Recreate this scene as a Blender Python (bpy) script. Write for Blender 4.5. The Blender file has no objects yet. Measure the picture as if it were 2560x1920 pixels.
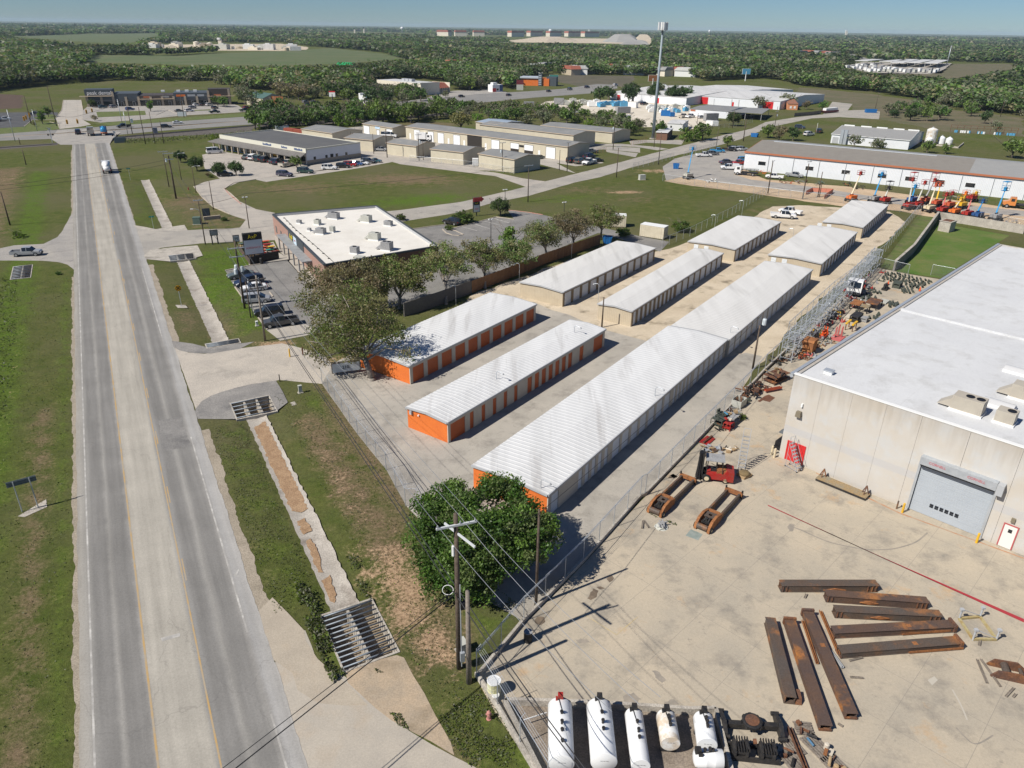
import bpy, math, random
import numpy as np
from mathutils import Vector, Matrix
R_=math.radians; PI=math.pi
random.seed(7); rng=np.random.default_rng(7)
SC=bpy.context.scene; COL=SC.collection
# ---------------- camera, sky, sun, exposure
cam=bpy.data.cameras.new('camera'); cam.sensor_width=36; cam.sensor_fit='HORIZONTAL'; cam.lens=25.945
cam.clip_start=.5; cam.clip_end=60000
co=bpy.data.objects.new('camera',cam); COL.objects.link(co); SC.camera=co
co.matrix_world=Matrix(((.9999,-.0142,0,0),(.00618,.43531,-.90026,0),(.01278,.90017,.43535,40),(0,0,0,1)))
SUN_AZ=R_(210); SUN_EL=R_(45.4)
w=bpy.data.worlds.new('World'); SC.world=w; w.use_nodes=True
nt=w.node_tree; bg=nt.nodes['Background']; sky=nt.nodes.new('ShaderNodeTexSky')
sky.sky_type='NISHITA'; sky.sun_disc=False; sky.sun_elevation=SUN_EL; sky.sun_rotation=PI/2-SUN_AZ
sky.altitude=1500; sky.air_density=1.0; sky.dust_density=.0; sky.ozone_density=5.0
tn=nt.nodes.new('ShaderNodeMix'); tn.data_type='RGBA'; tn.blend_type='MULTIPLY'; tn.inputs[0].default_value=1; tn.inputs[7].default_value=(.75,.94,1.16,1)
nt.links.new(sky.outputs[0],tn.inputs[6]); nt.links.new(tn.outputs[2],bg.inputs[0]); bg.inputs[1].default_value=.05
sl=bpy.data.lights.new('sun','SUN'); sl.energy=4.9; sl.angle=R_(.5); sl.color=(1,.95,.87)
so=bpy.data.objects.new('sun',sl); COL.objects.link(so)
so.rotation_euler=Vector((-math.cos(SUN_EL)*math.cos(SUN_AZ),-math.cos(SUN_EL)*math.sin(SUN_AZ),-math.sin(SUN_EL))).to_track_quat('-Z','Y').to_euler()
SC.view_settings.view_transform='Standard'; SC.view_settings.look='None'; SC.view_settings.exposure=.22; SC.view_settings.gamma=1
SC.cycles.max_bounces=5; SC.cycles.diffuse_bounces=2; SC.cycles.glossy_bounces=2; SC.cycles.transparent_max_bounces=12; SC.cycles.volume_bounces=0
# ---------------- materials
MT={}
def nodes(name):
 m=bpy.data.materials.new(name); m.use_nodes=True; t=m.node_tree
 return m,t,t.nodes['Principled BSDF']
def N(t,ty,**k):
 n=t.nodes.new(ty)
 for a,b in k.items(): setattr(n,a,b)
 return n
def mth(t,op,a,b=None,c=None):
 n=N(t,'ShaderNodeMath',operation=op)
 for i,x in enumerate((a,b,c)):
  if x is None: continue
  if isinstance(x,(int,float)): n.inputs[i].default_value=x
  else: t.links.new(x,n.inputs[i])
 return n.outputs[0]
def noise(t,scale,detail=4,rough=.6,vec=None,dist=0):
 n=N(t,'ShaderNodeTexNoise'); n.inputs['Scale'].default_value=scale; n.inputs['Detail'].default_value=detail
 n.inputs['Roughness'].default_value=rough; n.inputs['Distortion'].default_value=dist
 t.links.new(vec if vec else pos(t),n.inputs['Vector']); return n.outputs['Fac']
def pos(t):
 for n in t.nodes:
  if n.type=='NEW_GEOMETRY': return n.outputs['Position']
 return N(t,'ShaderNodeNewGeometry').outputs['Position']
def ramp(t,f,a,b,ca=None,cb=None):
 n=N(t,'ShaderNodeMapRange'); n.inputs[1].default_value=a; n.inputs[2].default_value=b; t.links.new(f,n.inputs[0]); return n.outputs[0]
def mix(t,f,a,b,mode='MIX'):
 n=N(t,'ShaderNodeMix',data_type='RGBA',blend_type=mode)
 for i,x in ((0,f),(6,a),(7,b)):
  if isinstance(x,(int,float)): n.inputs[i].default_value=x
  elif isinstance(x,tuple): n.inputs[i].default_value=(*x,1)
  else: t.links.new(x,n.inputs[i])
 return n.outputs[2]
def bump(t,b,f,strength=.3,dist=.02):
 n=N(t,'ShaderNodeBump'); n.inputs['Strength'].default_value=strength; n.inputs['Distance'].default_value=dist
 t.links.new(f,n.inputs['Height']); t.links.new(n.outputs[0],b.inputs['Normal'])
def rotpos(t,deg,sx=1,sy=1,obj=False):
 v=N(t,'ShaderNodeTexCoord').outputs['Object'] if obj else pos(t)
 m=N(t,'ShaderNodeMapping'); m.inputs['Rotation'].default_value[2]=R_(-deg); m.inputs['Scale'].default_value=(sx,sy,1)
 t.links.new(v,m.inputs[0]); return m.outputs[0]
def M(name,col,rough=.7,col2=None,sc=1.,lo=.4,hi=.65,metal=0,spec=.3,bmp=0,grain=0,col3=None,sc3=.3,stretch=None):
 """plain weathered surface: two colours mixed by noise in metres, optional stains (col3) and grain"""
 m,t,b=nodes(name)
 c=col; vec=None
 if stretch: vec=rotpos(t,stretch[0],stretch[1],stretch[2])
 if col2: c=mix(t,ramp(t,noise(t,sc,5,.65,vec),lo,hi),col,col2)
 if col3: c=mix(t,ramp(t,noise(t,sc3,4,.6,vec),.55,.72),c,col3)
 if grain: c=mix(t,grain,c,mix(t,ramp(t,noise(t,9,2),.3,.7),(.25,.25,.25),(1.,1.,1.)),'OVERLAY')
 if isinstance(c,tuple): b.inputs['Base Color'].default_value=(*c,1)
 else: t.links.new(c,b.inputs['Base Color'])
 b.inputs['Roughness'].default_value=rough; b.inputs['Metallic'].default_value=metal; b.inputs['Specular IOR Level'].default_value=spec
 if bmp: bump(t,b,noise(t,12,4),bmp,.01)
 MT[name]=m; return m
def paint(name,col,rough=.35):
 m,t,b=nodes(name); b.inputs['Base Color'].default_value=(*col,1); b.inputs['Roughness'].default_value=rough
 b.inputs['Specular IOR Level'].default_value=.5; b.inputs['Coat Weight'].default_value=.3
 f=ramp(t,noise(t,1.3,3),.35,.7); t.links.new(mix(t,mth(t,'MULTIPLY',f,.10),col,(.3,.27,.23)),b.inputs['Base Color'])
 MT[name]=m; return m
# ---------------- mesh helpers
class MB:
 def __init__(s): s.v=[];s.f=[];s.m=[];s.u=None
 def add(s,vs,fs,mi=0):
  o=len(s.v); s.v+= [tuple(p) for p in vs]; s.f+=[tuple(i+o for i in f) for f in fs]; s.m+=[mi]*len(fs); return s
 def box(s,c,d,rz=0,mi=0,top=1.):
  x,y,z=d[0]/2,d[1]/2,d[2]/2; cs,sn=math.cos(rz),math.sin(rz); vs=[]
  for k,q in ((-z,1),(z,top)):
   for a,b in ((-x,-y),(x,-y),(x,y),(-x,y)):
    a*=q;b*=q
    vs.append((c[0]+a*cs-b*sn,c[1]+a*sn+b*cs,c[2]+k))
  return s.add(vs,[(3,2,1,0),(4,5,6,7),(0,1,5,4),(1,2,6,5),(2,3,7,6),(3,0,4,7)],mi)
 def b2(s,x0,x1,y0,y1,z0,z1,mi=0): return s.box(((x0+x1)/2,(y0+y1)/2,(z0+z1)/2),(x1-x0,y1-y0,z1-z0),0,mi)
 def beam(s,p,q,w,h,mi=0):
  p=Vector(p);q=Vector(q);d=(q-p).normalized(); a=Vector((0,0,1)) if abs(d.z)<.95 else Vector((1,0,0))
  sd=d.cross(a).normalized()*w/2; up=sd.cross(d).normalized()*h/2
  vs=[e+i*sd+j*up for e in (p,q) for i,j in ((-1,-1),(1,-1),(1,1),(-1,1))]
  return s.add(vs,[(3,2,1,0),(4,5,6,7),(0,1,5,4),(1,2,6,5),(2,3,7,6),(3,0,4,7)],mi)
 def tube(s,p,q,r,r2=None,n=8,mi=0,cap=True):
  r2=r if r2 is None else r2; p=Vector(p);q=Vector(q);d=q-p
  if d.length<1e-6: return s
  d.normalize(); a=Vector((0,0,1)) if abs(d.z)<.9 else Vector((1,0,0)); u=d.cross(a).normalized(); v=d.cross(u)
  vs=[]
  for e,rr in ((p,r),(q,r2)):
   for i in range(n):
    t=2*PI*i/n; vs.append(e+(u*math.cos(t)+v*math.sin(t))*rr)
  fs=[(i,(i+1)%n,n+(i+1)%n,n+i) for i in range(n)]
  if cap: fs+=[tuple(range(n-1,-1,-1)),tuple(range(n,2*n))]
  return s.add(vs,fs,mi)
 def path(s,pts,r,n=5,mi=0,r2=None):
  for i in range(len(pts)-1):
   a=r if r2 is None else r+(r2-r)*i/(len(pts)-1); b=r if r2 is None else r+(r2-r)*(i+1)/(len(pts)-1)
   s.tube(pts[i],pts[i+1],a,b,n,mi,True)
  return s
 def lathe(s,c,prof,n=16,mi=0,axis='z',rz=0):
  vs=[];cs,sn=math.cos(rz),math.sin(rz)
  for r,h in prof:
   for i in range(n):
    t=2*PI*i/n; x,y=r*math.cos(t),r*math.sin(t)
    if axis=='z': p=(x,y,h)
    else: p=(h*cs-x*sn, h*sn+x*cs, y)
    vs.append((c[0]+p[0],c[1]+p[1],c[2]+p[2]))
  k=len(prof); fs=[(j*n+i,j*n+(i+1)%n,(j+1)*n+(i+1)%n,(j+1)*n+i) for j in range(k-1) for i in range(n)]
  fs+=[tuple(range(n-1,-1,-1)),tuple((k-1)*n+i for i in range(n))]
  return s.add(vs,fs,mi)
 def prism(s,poly,z0,z1,mi=0,ax='z',y0=0,y1=0):
  n=len(poly)
  if ax=='z': vs=[(x,y,z0) for x,y in poly]+[(x,y,z1) for x,y in poly]
  else: vs=[(x,z0,z) for x,z in poly]+[(x,z1,z) for x,z in poly]       # profile in x,z extruded along y
  return s.add(vs,[tuple(range(n-1,-1,-1)),tuple(range(n,2*n))]+[(i,(i+1)%n,n+(i+1)%n,n+i) for i in range(n)],mi)
 def build(s,name,mats,parent=None,smooth=False,fix=True):
  me=bpy.data.meshes.new(name); me.from_pydata(s.v,[],s.f)
  for m in (mats if isinstance(mats,(list,tuple)) else [mats]): me.materials.append(MT[m] if isinstance(m,str) else m)
  if len(set(s.m))>1: me.polygons.foreach_set('material_index',s.m)
  if fix and len(s.f)<6000:
   import bmesh
   bm=bmesh.new(); bm.from_mesh(me); bmesh.ops.recalc_face_normals(bm,faces=bm.faces); bm.to_mesh(me); bm.free()
  if smooth: me.polygons.foreach_set('use_smooth',[True]*len(s.f))
  me.update()
  o=bpy.data.objects.new(name,me); COL.objects.link(o)
  if parent: o.parent=parent
  return o
def tag(o,label,cat,group=None):
 o['label']=label; o['category']=cat
 if group: o['group']=group
 return o
def T(name,label,cat,loc=(0,0,0),rz=0,group=None):
 o=bpy.data.objects.new(name,None); COL.objects.link(o); o.empty_display_size=.5
 o.location=(loc[0],loc[1],loc[2] if len(loc)>2 else 0); o.rotation_euler=(0,0,rz); return tag(o,label,cat,group)
KIDS={}
def kids(o):
 if o.name not in KIDS: KIDS[o.name]=[c for c in bpy.data.objects if c.parent==o]
 return KIDS[o.name]
def clone(src,loc,rz=0,label=None,group=None,mats=None,scale=1):
 """copy of a thing with copies of its parts and their sub-parts; mats swaps materials by old name"""
 def one(o,par):
  c=o.copy(); COL.objects.link(c)
  if par: c.parent=par
  if mats and o.type=='MESH':
   for i,s in enumerate(c.material_slots):
    k=o.data.materials[i].name if o.data.materials[i] else ''
    if k in mats: s.link='OBJECT'; s.material=MT[mats[k]]
  for ch in kids(o): one(ch,c)
  return c
 c=one(src,None); c.location=(loc[0],loc[1],loc[2] if len(loc)>2 else 0); c.rotation_euler=(0,0,rz)
 if scale!=1: c.scale=(scale,)*3 if isinstance(scale,(int,float)) else scale
 if label: c['label']=label
 if group: c['group']=group
 return c
def struct(o): o['kind']='structure'; return o
def stuff(o,label=None,cat=None):
 o['kind']='stuff'
 if label: tag(o,label,cat)
 return o
# ---------------- road frame: u across the road, v along it
OX,OY=-79.54,130.45; DR=(-.4785,.8781); NR=(.8781,.4785); RA=math.atan2(NR[1],NR[0])
def rd(u,v): return (OX+NR[0]*u+DR[0]*v, OY+NR[1]*u+DR[1]*v)
def to_uv(x,y): return (x-OX)*NR[0]+(y-OY)*NR[1],(x-OX)*DR[0]+(y-OY)*DR[1]
def wob(pts,step,amp,seed=0,closed=True):
 """break a polygon's edges into wobbly ones"""
 r=random.Random(seed+int(amp*1000)+len(pts)); out=[]; n=len(pts)
 for i in range(n if closed else n-1):
  a=pts[i];b=pts[(i+1)%n]; d=math.hypot(b[0]-a[0],b[1]-a[1]); k=max(1,min(200,int(d/step)))
  for j in range(k):
   t=j/k; q=amp if j else 0
   out.append((a[0]+(b[0]-a[0])*t+r.uniform(-q,q),a[1]+(b[1]-a[1])*t+r.uniform(-q,q)))
 return out
def sheet(name,pts,z,mat,amp=0,step=1.5,kind='structure',parent=None):
 import bmesh
 if amp: pts=wob(pts,step,amp)
 bm=bmesh.new(); vs=[bm.verts.new((p[0],p[1],z)) for p in pts]; f=bm.faces.new(vs)
 bmesh.ops.triangulate(bm,faces=[f],ngon_method='EAR_CLIP')
 for f in bm.faces:
  if f.normal.z<0: f.normal_flip()
 me=bpy.data.meshes.new(name); bm.to_mesh(me); bm.free(); me.materials.append(MT[mat])
 o=bpy.data.objects.new(name,me); COL.objects.link(o); o.parent=parent
 if kind=='structure': struct(o)
 return o
# ---------------- ground materials
def grass():
 m,t,b=nodes('grass')
 at=N(t,'ShaderNodeAttribute',attribute_name='g'); sp=N(t,'ShaderNodeSeparateColor'); t.links.new(at.outputs['Color'],sp.inputs[0])
 dry,lush,dirt=sp.outputs
 big=noise(t,.035,5,.6); mid=noise(t,.45,5,.65); fine=noise(t,3.2,5,.75); vf=noise(t,14,3,.7)
 c=mix(t,ramp(t,mid,.35,.66),(.066,.088,.018),(.112,.116,.036))
 c=mix(t,ramp(t,big,.42,.62),c,(.112,.108,.048))
 c=mix(t,mth(t,'MULTIPLY',ramp(t,mth(t,'ADD',mth(t,'ADD',lush,mth(t,'MULTIPLY',mth(t,'SUBTRACT',mid,.5),1.6)),-.1),.25,.75),.9),c,mix(t,ramp(t,fine,.35,.65),(.056,.112,.010),(.105,.158,.018)))
 c=mix(t,ramp(t,mth(t,'ADD',dry,mth(t,'ADD',mth(t,'MULTIPLY',mth(t,'SUBTRACT',mid,.5),1.5),mth(t,'MULTIPLY',mth(t,'SUBTRACT',fine,.5),.9))),.35,.85),c,mix(t,ramp(t,fine,.3,.7),(.135,.098,.056),(.215,.160,.096)))
 c=mix(t,ramp(t,mth(t,'ADD',dirt,mth(t,'ADD',mth(t,'MULTIPLY',mth(t,'SUBTRACT',mid,.5),1.2),mth(t,'MULTIPLY',mth(t,'SUBTRACT',fine,.5),1.3))),.45,.75),c,mix(t,ramp(t,fine,.3,.7),(.30,.19,.115),(.42,.30,.19)))
 c=mix(t,.55,c,mix(t,ramp(t,mth(t,'ADD',mth(t,'MULTIPLY',fine,.5),mth(t,'MULTIPLY',vf,.5)),.36,.64),(.12,.12,.12),(.92,.92,.92)),'OVERLAY')
 t.links.new(c,b.inputs['Base Color']); b.inputs['Roughness'].default_value=.9; b.inputs['Specular IOR Level'].default_value=.1
 bump(t,b,mth(t,'ADD',mth(t,'MULTIPLY',fine,.5),mth(t,'MULTIPLY',vf,.6)),.9,.12); MT['grass']=m
grass()
def roadmat():
 m,t,b=nodes('road')
 uv=N(t,'ShaderNodeUVMap'); sp=N(t,'ShaderNodeSeparateXYZ'); t.links.new(uv.outputs[0],sp.inputs[0]); u=sp.outputs[0]
 wv=mth(t,'ADD',u,mth(t,'MULTIPLY',mth(t,'SUBTRACT',noise(t,.5,3),.5),.35))
 r=N(t,'ShaderNodeValToRGB'); t.links.new(mth(t,'DIVIDE',mth(t,'ADD',wv,1),13),r.inputs[0])
 cr=r.color_ramp; A=(.27,.258,.238); D=(.208,.200,.186); W=(.28,.268,.245); Cn=(.375,.348,.298)
 st=[(-1,(.30,.275,.235)),(-.45,(.33,.31,.275)),(.15,(.26,.25,.23)),(.45,D),(1.35,D),(1.65,W),(1.95,D),(3.0,D),(3.2,A),(3.5,Cn),(6.3,Cn),(6.6,(.27,.262,.245)),(7.1,D),(7.9,D),(8.3,W),(8.75,D),(9.6,D),(9.95,A),(10.3,(.33,.32,.305)),(11.2,(.36,.345,.32))]
 while len(cr.elements)<len(st): cr.elements.new(.5)
 for e,(x,c) in zip(cr.elements,st): e.position=(x+1)/13; e.color=(*c,1)
 c=r.outputs[0]
 st2=N(t,'ShaderNodeMapping'); st2.inputs['Scale'].default_value=(1.4,.05,1); t.links.new(uv.outputs[0],st2.inputs[0])
 c=mix(t,.24,c,mix(t,ramp(t,noise(t,1.,5,.6,st2.outputs[0]),.3,.7),(.2,.2,.2),(.8,.8,.8)),'OVERLAY')
 c=mix(t,.14,c,mix(t,ramp(t,noise(t,.25,5),.35,.65),(.25,.25,.25),(.75,.75,.75)),'OVERLAY')
 c=mix(t,.16,c,mix(t,ramp(t,noise(t,7,4,.8),.3,.7),(.1,.1,.1),(.9,.9,.9)),'OVERLAY')
 vo=N(t,'ShaderNodeTexVoronoi',feature='DISTANCE_TO_EDGE'); vo.inputs['Scale'].default_value=1
 mp=N(t,'ShaderNodeMapping'); mp.inputs['Scale'].default_value=(.12,.035,1); t.links.new(uv.outputs[0],mp.inputs[0])
 ad=N(t,'ShaderNodeVectorMath',operation='ADD'); t.links.new(mp.outputs[0],ad.inputs[0])
 nn=N(t,'ShaderNodeTexNoise'); nn.inputs['Scale'].default_value=.8; t.links.new(pos(t),nn.inputs['Vector'])
 sc=N(t,'ShaderNodeVectorMath',operation='SCALE'); sc.inputs[3].default_value=.12; t.links.new(nn.outputs['Color'],sc.inputs[0]); t.links.new(sc.outputs[0],ad.inputs[1])
 t.links.new(ad.outputs[0],vo.inputs['Vector'])
 c=mix(t,mth(t,'MULTIPLY',ramp(t,vo.outputs['Distance'],.004,.0),.22),c,(.09,.085,.08))
 t.links.new(c,b.inputs['Base Color']); b.inputs['Roughness'].default_value=.85; b.inputs['Specular IOR Level'].default_value=.2; MT['road']=m
roadmat()
def slabs(name,c1,c2,stain,deg,sp,off=(0,0),jw=.03,jcol=(.16,.145,.125),rust=None,dark=.5,jfade=1.,patchy=0):
 """concrete: joints on a rotated square grid, blotches, stains and rust"""
 m,t,b=nodes(name); v=rotpos(t,deg); s=N(t,'ShaderNodeSeparateXYZ'); t.links.new(v,s.inputs[0])
 c=mix(t,ramp(t,noise(t,.16,6,.62),.36,.66),c1,c2)
 c=mix(t,mth(t,'MULTIPLY',ramp(t,noise(t,.33,6,.7),.50,.70),dark),c,stain)
 c=mix(t,mth(t,'MULTIPLY',ramp(t,noise(t,1.7,5,.7),.60,.72),dark*.8),c,stain)
 if rust: c=mix(t,mth(t,'MULTIPLY',ramp(t,noise(t,.21,5,.7),.60,.74),.75),c,rust)
 f=None
 for i,(a,o) in enumerate(((s.outputs[0],off[0]),(s.outputs[1],off[1]))):
  q=mth(t,'ABSOLUTE',mth(t,'SUBTRACT',mth(t,'FRACT',mth(t,'ADD',mth(t,'DIVIDE',a,sp),o)),.5))
  q=ramp(t,q,.5-jw/sp,.5-jw/sp*.3); f=q if f is None else mth(t,'MAXIMUM',f,q)
 if patchy:
  wn=N(t,'ShaderNodeTexWhiteNoise'); fl=N(t,'ShaderNodeVectorMath',operation='FLOOR'); dv=N(t,'ShaderNodeVectorMath',operation='SCALE'); dv.inputs[3].default_value=1/sp
  t.links.new(v,dv.inputs[0]); t.links.new(dv.outputs[0],fl.inputs[0]); t.links.new(fl.outputs[0],wn.inputs['Vector'])
  c=mix(t,patchy,c,mix(t,wn.outputs['Value'],(.36,.36,.36),(.62,.62,.62)),'OVERLAY')
 c=mix(t,mth(t,'MULTIPLY',f,jfade),c,jcol)
 c=mix(t,.13,c,mix(t,ramp(t,noise(t,6,5,.8),.3,.7),(.1,.1,.1),(.9,.9,.9)),'OVERLAY')
 t.links.new(c,b.inputs['Base Color']); b.inputs['Roughness'].default_value=.85; b.inputs['Specular IOR Level'].default_value=.2; MT[name]=m
slabs('yard_concrete',(.475,.405,.305),(.385,.34,.27),(.225,.205,.175),-44.5,4.6,(.3,.12),.022,(.24,.22,.19),rust=(.50,.31,.15),dark=.8,jfade=.75)
slabs("lot_concrete",(.42,.385,.33),(.34,.315,.275),(.19,.175,.155),55.2,6.1,(.2,.4),.022,(.25,.235,.21),dark=.7,jfade=.5,patchy=.12)
slabs('light_concrete',(.45,.41,.355),(.38,.35,.305),(.28,.25,.22),28.6,5,(.1,.1),.03,dark=.4)
slabs('warehouse_roof',(.60,.605,.605),(.55,.555,.56),(.42,.415,.40),-44.5,7.3,(.3,.12),.03,(.53,.53,.525),dark=.6)
slabs('flat_roof',(.72,.69,.63),(.66,.63,.57),(.52,.48,.42),-26,3.1,(.3,.12),.03,(.66,.63,.57),dark=.35)
M('asphalt',(.175,.168,.158),.9,(.225,.215,.20),.25,grain=.4,col3=(.13,.125,.12))
M('asphalt_dark',(.07,.07,.073),.9,(.10,.10,.10),.2,grain=.3)
M('asphalt_light',(.33,.305,.27),.9,(.27,.255,.235),.18,grain=.35,col3=(.22,.205,.19))
M('street',(.36,.33,.285),.9,(.29,.27,.24),.12,grain=.3,col3=(.24,.225,.205))
M('highway',(.23,.22,.205),.9,(.19,.185,.175),.1,grain=.3)
M('caliche',(.50,.425,.32),.95,(.42,.35,.255),.16,grain=.45,col3=(.20,.165,.115),bmp=.2)
M('sand',(.50,.375,.25),.95,(.42,.31,.20),.2,grain=.4,col3=(.32,.25,.17))
M('gravel_white',(.62,.55,.45),.95,(.52,.46,.37),.1,grain=.3)
M('dirt_edge',(.31,.265,.205),.95,(.24,.205,.155),.5,grain=.45)
M('apron',(.20,.19,.178),.9,(.26,.245,.225),.35,grain=.35,col3=(.15,.145,.138))
M('channel',(.40,.365,.315),.9,(.31,.28,.24),.4,grain=.35,col3=(.22,.19,.16))
M('mud',(.26,.165,.095),.95,(.33,.22,.13),1.2,grain=.5)
M('plowed',(.075,.050,.036),.95,(.10,.068,.048),.3,grain=.5)
M('ballast',(.085,.075,.066),.95,(.12,.105,.095),1.,grain=.5)
M('line_white',(.55,.53,.49),.8,(.34,.325,.30),.9,.35,.55)
M('line_yellow',(.46,.30,.12),.8,(.37,.31,.23),.6,.38,.6)
M('line_red',(.36,.035,.045),.7)
M('line_yellow_pale',(.52,.40,.20),.8,(.44,.38,.28),1.,.4,.6)
M('kerb',(.52,.45,.36),.85,(.40,.35,.29),.8)
M('kerb_red',(.42,.16,.12),.8,(.45,.33,.27),1)
M('turf',(.08,.112,.026),.95,(.125,.132,.048),.5,grain=.5,col3=(.10,.09,.05),bmp=.2)
M('turf_lush',(.065,.125,.016),.95,(.125,.14,.042),.12,grain=.5,bmp=.2)
M('field_green',(.085,.115,.042),.95,(.12,.13,.062),.02,grain=.2)
M('field_tan',(.135,.112,.068),.95,(.095,.095,.045),.06,grain=.4,col3=(.08,.09,.035),sc3=.15)
M('field_brown',(.115,.098,.068),.95,(.085,.08,.05),.05,grain=.3)
M('lot_light',(.40,.36,.31),.9,(.34,.31,.27),.2,grain=.3,col3=(.27,.25,.225))
M('entrance',(.43,.385,.325),.9,(.36,.325,.28),.22,grain=.35,col3=(.28,.255,.22),bmp=.1)
M('pale_dust',(.42,.375,.31),.95,(.36,.325,.275),.3,grain=.12,col3=(.40,.33,.25),sc3=.2)
M('dust_tan',(.405,.35,.275),.95,(.36,.31,.245),.35,grain=.15,col3=(.40,.32,.23),sc3=.2)
M('mud_pale',(.40,.31,.215),.95,(.33,.27,.20),.5,grain=.22,col3=(.24,.19,.13))
M('line_rust',(.42,.20,.10),.8,(.40,.33,.25),1.2)
M('rail_dark',(.035,.032,.03),.6)
M('steel_plate',(.22,.26,.235),.6,(.30,.33,.30),1.5)
M('stain',(.13,.10,.075),.8,(.22,.17,.12),1.5)
M('tank_floor',(.19,.155,.12),.9,(.27,.225,.18),.5,grain=.4,col3=(.12,.10,.085))
M('tyre_mark',(.25,.225,.19),.85,(.33,.29,.24),1.5)
M('pale_mark',(.47,.43,.36),.85)
M('stain_soft',(.27,.24,.20),.85,(.36,.31,.25),1.2)
M('rust_plate',(.16,.075,.045),.8,(.11,.05,.032),1.5)
M('galv_pipe',(.25,.285,.32),.5,(.20,.225,.25),2,metal=.3)
M('old_concrete',(.42,.385,.33),.9,(.32,.29,.25),.7,grain=.4,col3=(.22,.2,.17))
M('pit_floor',(.20,.16,.11),.95,(.28,.23,.17),.8,grain=.5)
# ---------------- ground sheet: a grid in the road frame, with pits and ditch cut in
PITS=[(15.3,19.1,-114.7,-108.9),(15.2,19.45,-74.1,-69.85),(15.1,19.4,-5.3,-1.4),(15.2,19.4,-51.4,-49.9),(-10.2,-7.4,-5.3,2.9)]
DV=(-108.9,-1.4)
def lines(lo,hi,step,exact,outer):
 a=list(np.arange(lo,hi+.01,step))
 a=[x for x in a if all(abs(x-e)>step*.3 for e in exact)]+list(exact)+list(outer)
 return np.array(sorted(set(round(float(x),3) for x in a)))
far=[30000*(.5**k) for k in range(8)]
us=lines(-60,340,2,[15.0,15.1,15.2,15.3,16.2,17.2,18.2,19.1,19.4,19.45,-10.2,-7.4,11.6,23.],[-60-f for f in far]+[340+f for f in far])
vs_=lines(-150,340,2,sorted({e for p in PITS for e in p[2:]}),[-150-f for f in far]+[340+f for f in far])
U,Vv=np.meshgrid(us,vs_); X=OX+NR[0]*U+DR[0]*Vv; Y=OY+NR[1]*U+DR[1]*Vv; Z=np.zeros_like(U)
def ditch(u,v):
 d=np.clip(1-np.abs(u-17.2)/4.2,0,1); d=d*d*(3-2*d)
 inr=((v<-1)&(v>-50.5))|((v<-69.5)&(v>-109.2))|((v>14)&(v<90))
 e=np.minimum.reduce([np.abs(v+1.4),np.abs(v+49.9),np.abs(v+74.1),np.abs(v+108.9)])
 return np.where(inr,-.35*d,0)
Z=ditch(U,Vv)
near=(np.hypot(X,Y)<400)
Z+=np.where(near&(U>12)&(np.hypot(X,Y)<90),0,0)
rc=np.hypot(X,Y)
def blob(x,y,rx,ry,deg,p=1.):
 c,s=math.cos(R_(deg)),math.sin(R_(deg)); a=((X-x)*c+(Y-y)*s)/rx; b=(-(X-x)*s+(Y-y)*c)/ry
 return np.clip(1.25-np.sqrt(a*a+b*b),0,1)*p
def band(u0,u1,v0,v1,p=1.,f=2.):
 return np.clip(np.minimum.reduce([(U-u0)/f+.5,(u1-U)/f+.5,(Vv-v0)/f/2+.5,(v1-Vv)/f/2+.5]),0,1)*p
dry=np.full_like(U,.16); lush=np.full_like(U,.10); dirt=np.zeros_like(U)
dry=np.maximum(dry,band(20.2,24.6,-107,-76,.78,3)); dirt=np.maximum(dirt,band(19.5,23.8,-119,-102,.68,3)); dirt=np.maximum(dirt,band(20.5,24.2,-102,-82,.40,3)); dirt=np.maximum(dirt,band(19.5,22,-127,-112,.5,3))
dirt=np.maximum(dirt,band(20,22.5,-80,-76,.55,2)); lush=np.maximum(lush,band(22.5,26.2,-86,-70,.55,2)); dry=np.maximum(dry,band(25.6,26.6,-100,-68,.8,1))
lush=np.maximum(lush,band(19,32,-49,0,.75,3)); lush=np.maximum(lush,band(11.5,15.8,-108,-74,.45,1)); dry=np.maximum(dry,band(11.2,13.5,-108,-90,.5,2)); dry=np.maximum(dry,band(12,16,-46,-30,.5,3))
lush=np.maximum(lush,band(19,24.5,-132,-121,.5,2)); lush=np.maximum(lush,band(14.6,16,-116,-104,.5,1)); lush=np.maximum(lush,band(22,30,-117,-104,.4,2))
dry=np.maximum(dry,band(20,36,12,60,.5,5)); lush=np.maximum(lush,band(12,16,14,80,.45,2))
lush=np.maximum(lush,band(-12,-6,-110,110,.75,4)); lush=np.maximum(lush,band(-2.5,-1,-140,-6,.5,1)); dry=np.maximum(dry,band(-5,-2.5,-140,-60,.62,2)); dry=np.maximum(dry,band(-30,-13,14,120,.75,5)); dirt=np.maximum(dirt,band(-8.5,-6.5,-75,-15,.33,2)); dirt=np.maximum(dirt,band(-26,-20,10,45,.5,4))
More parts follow.
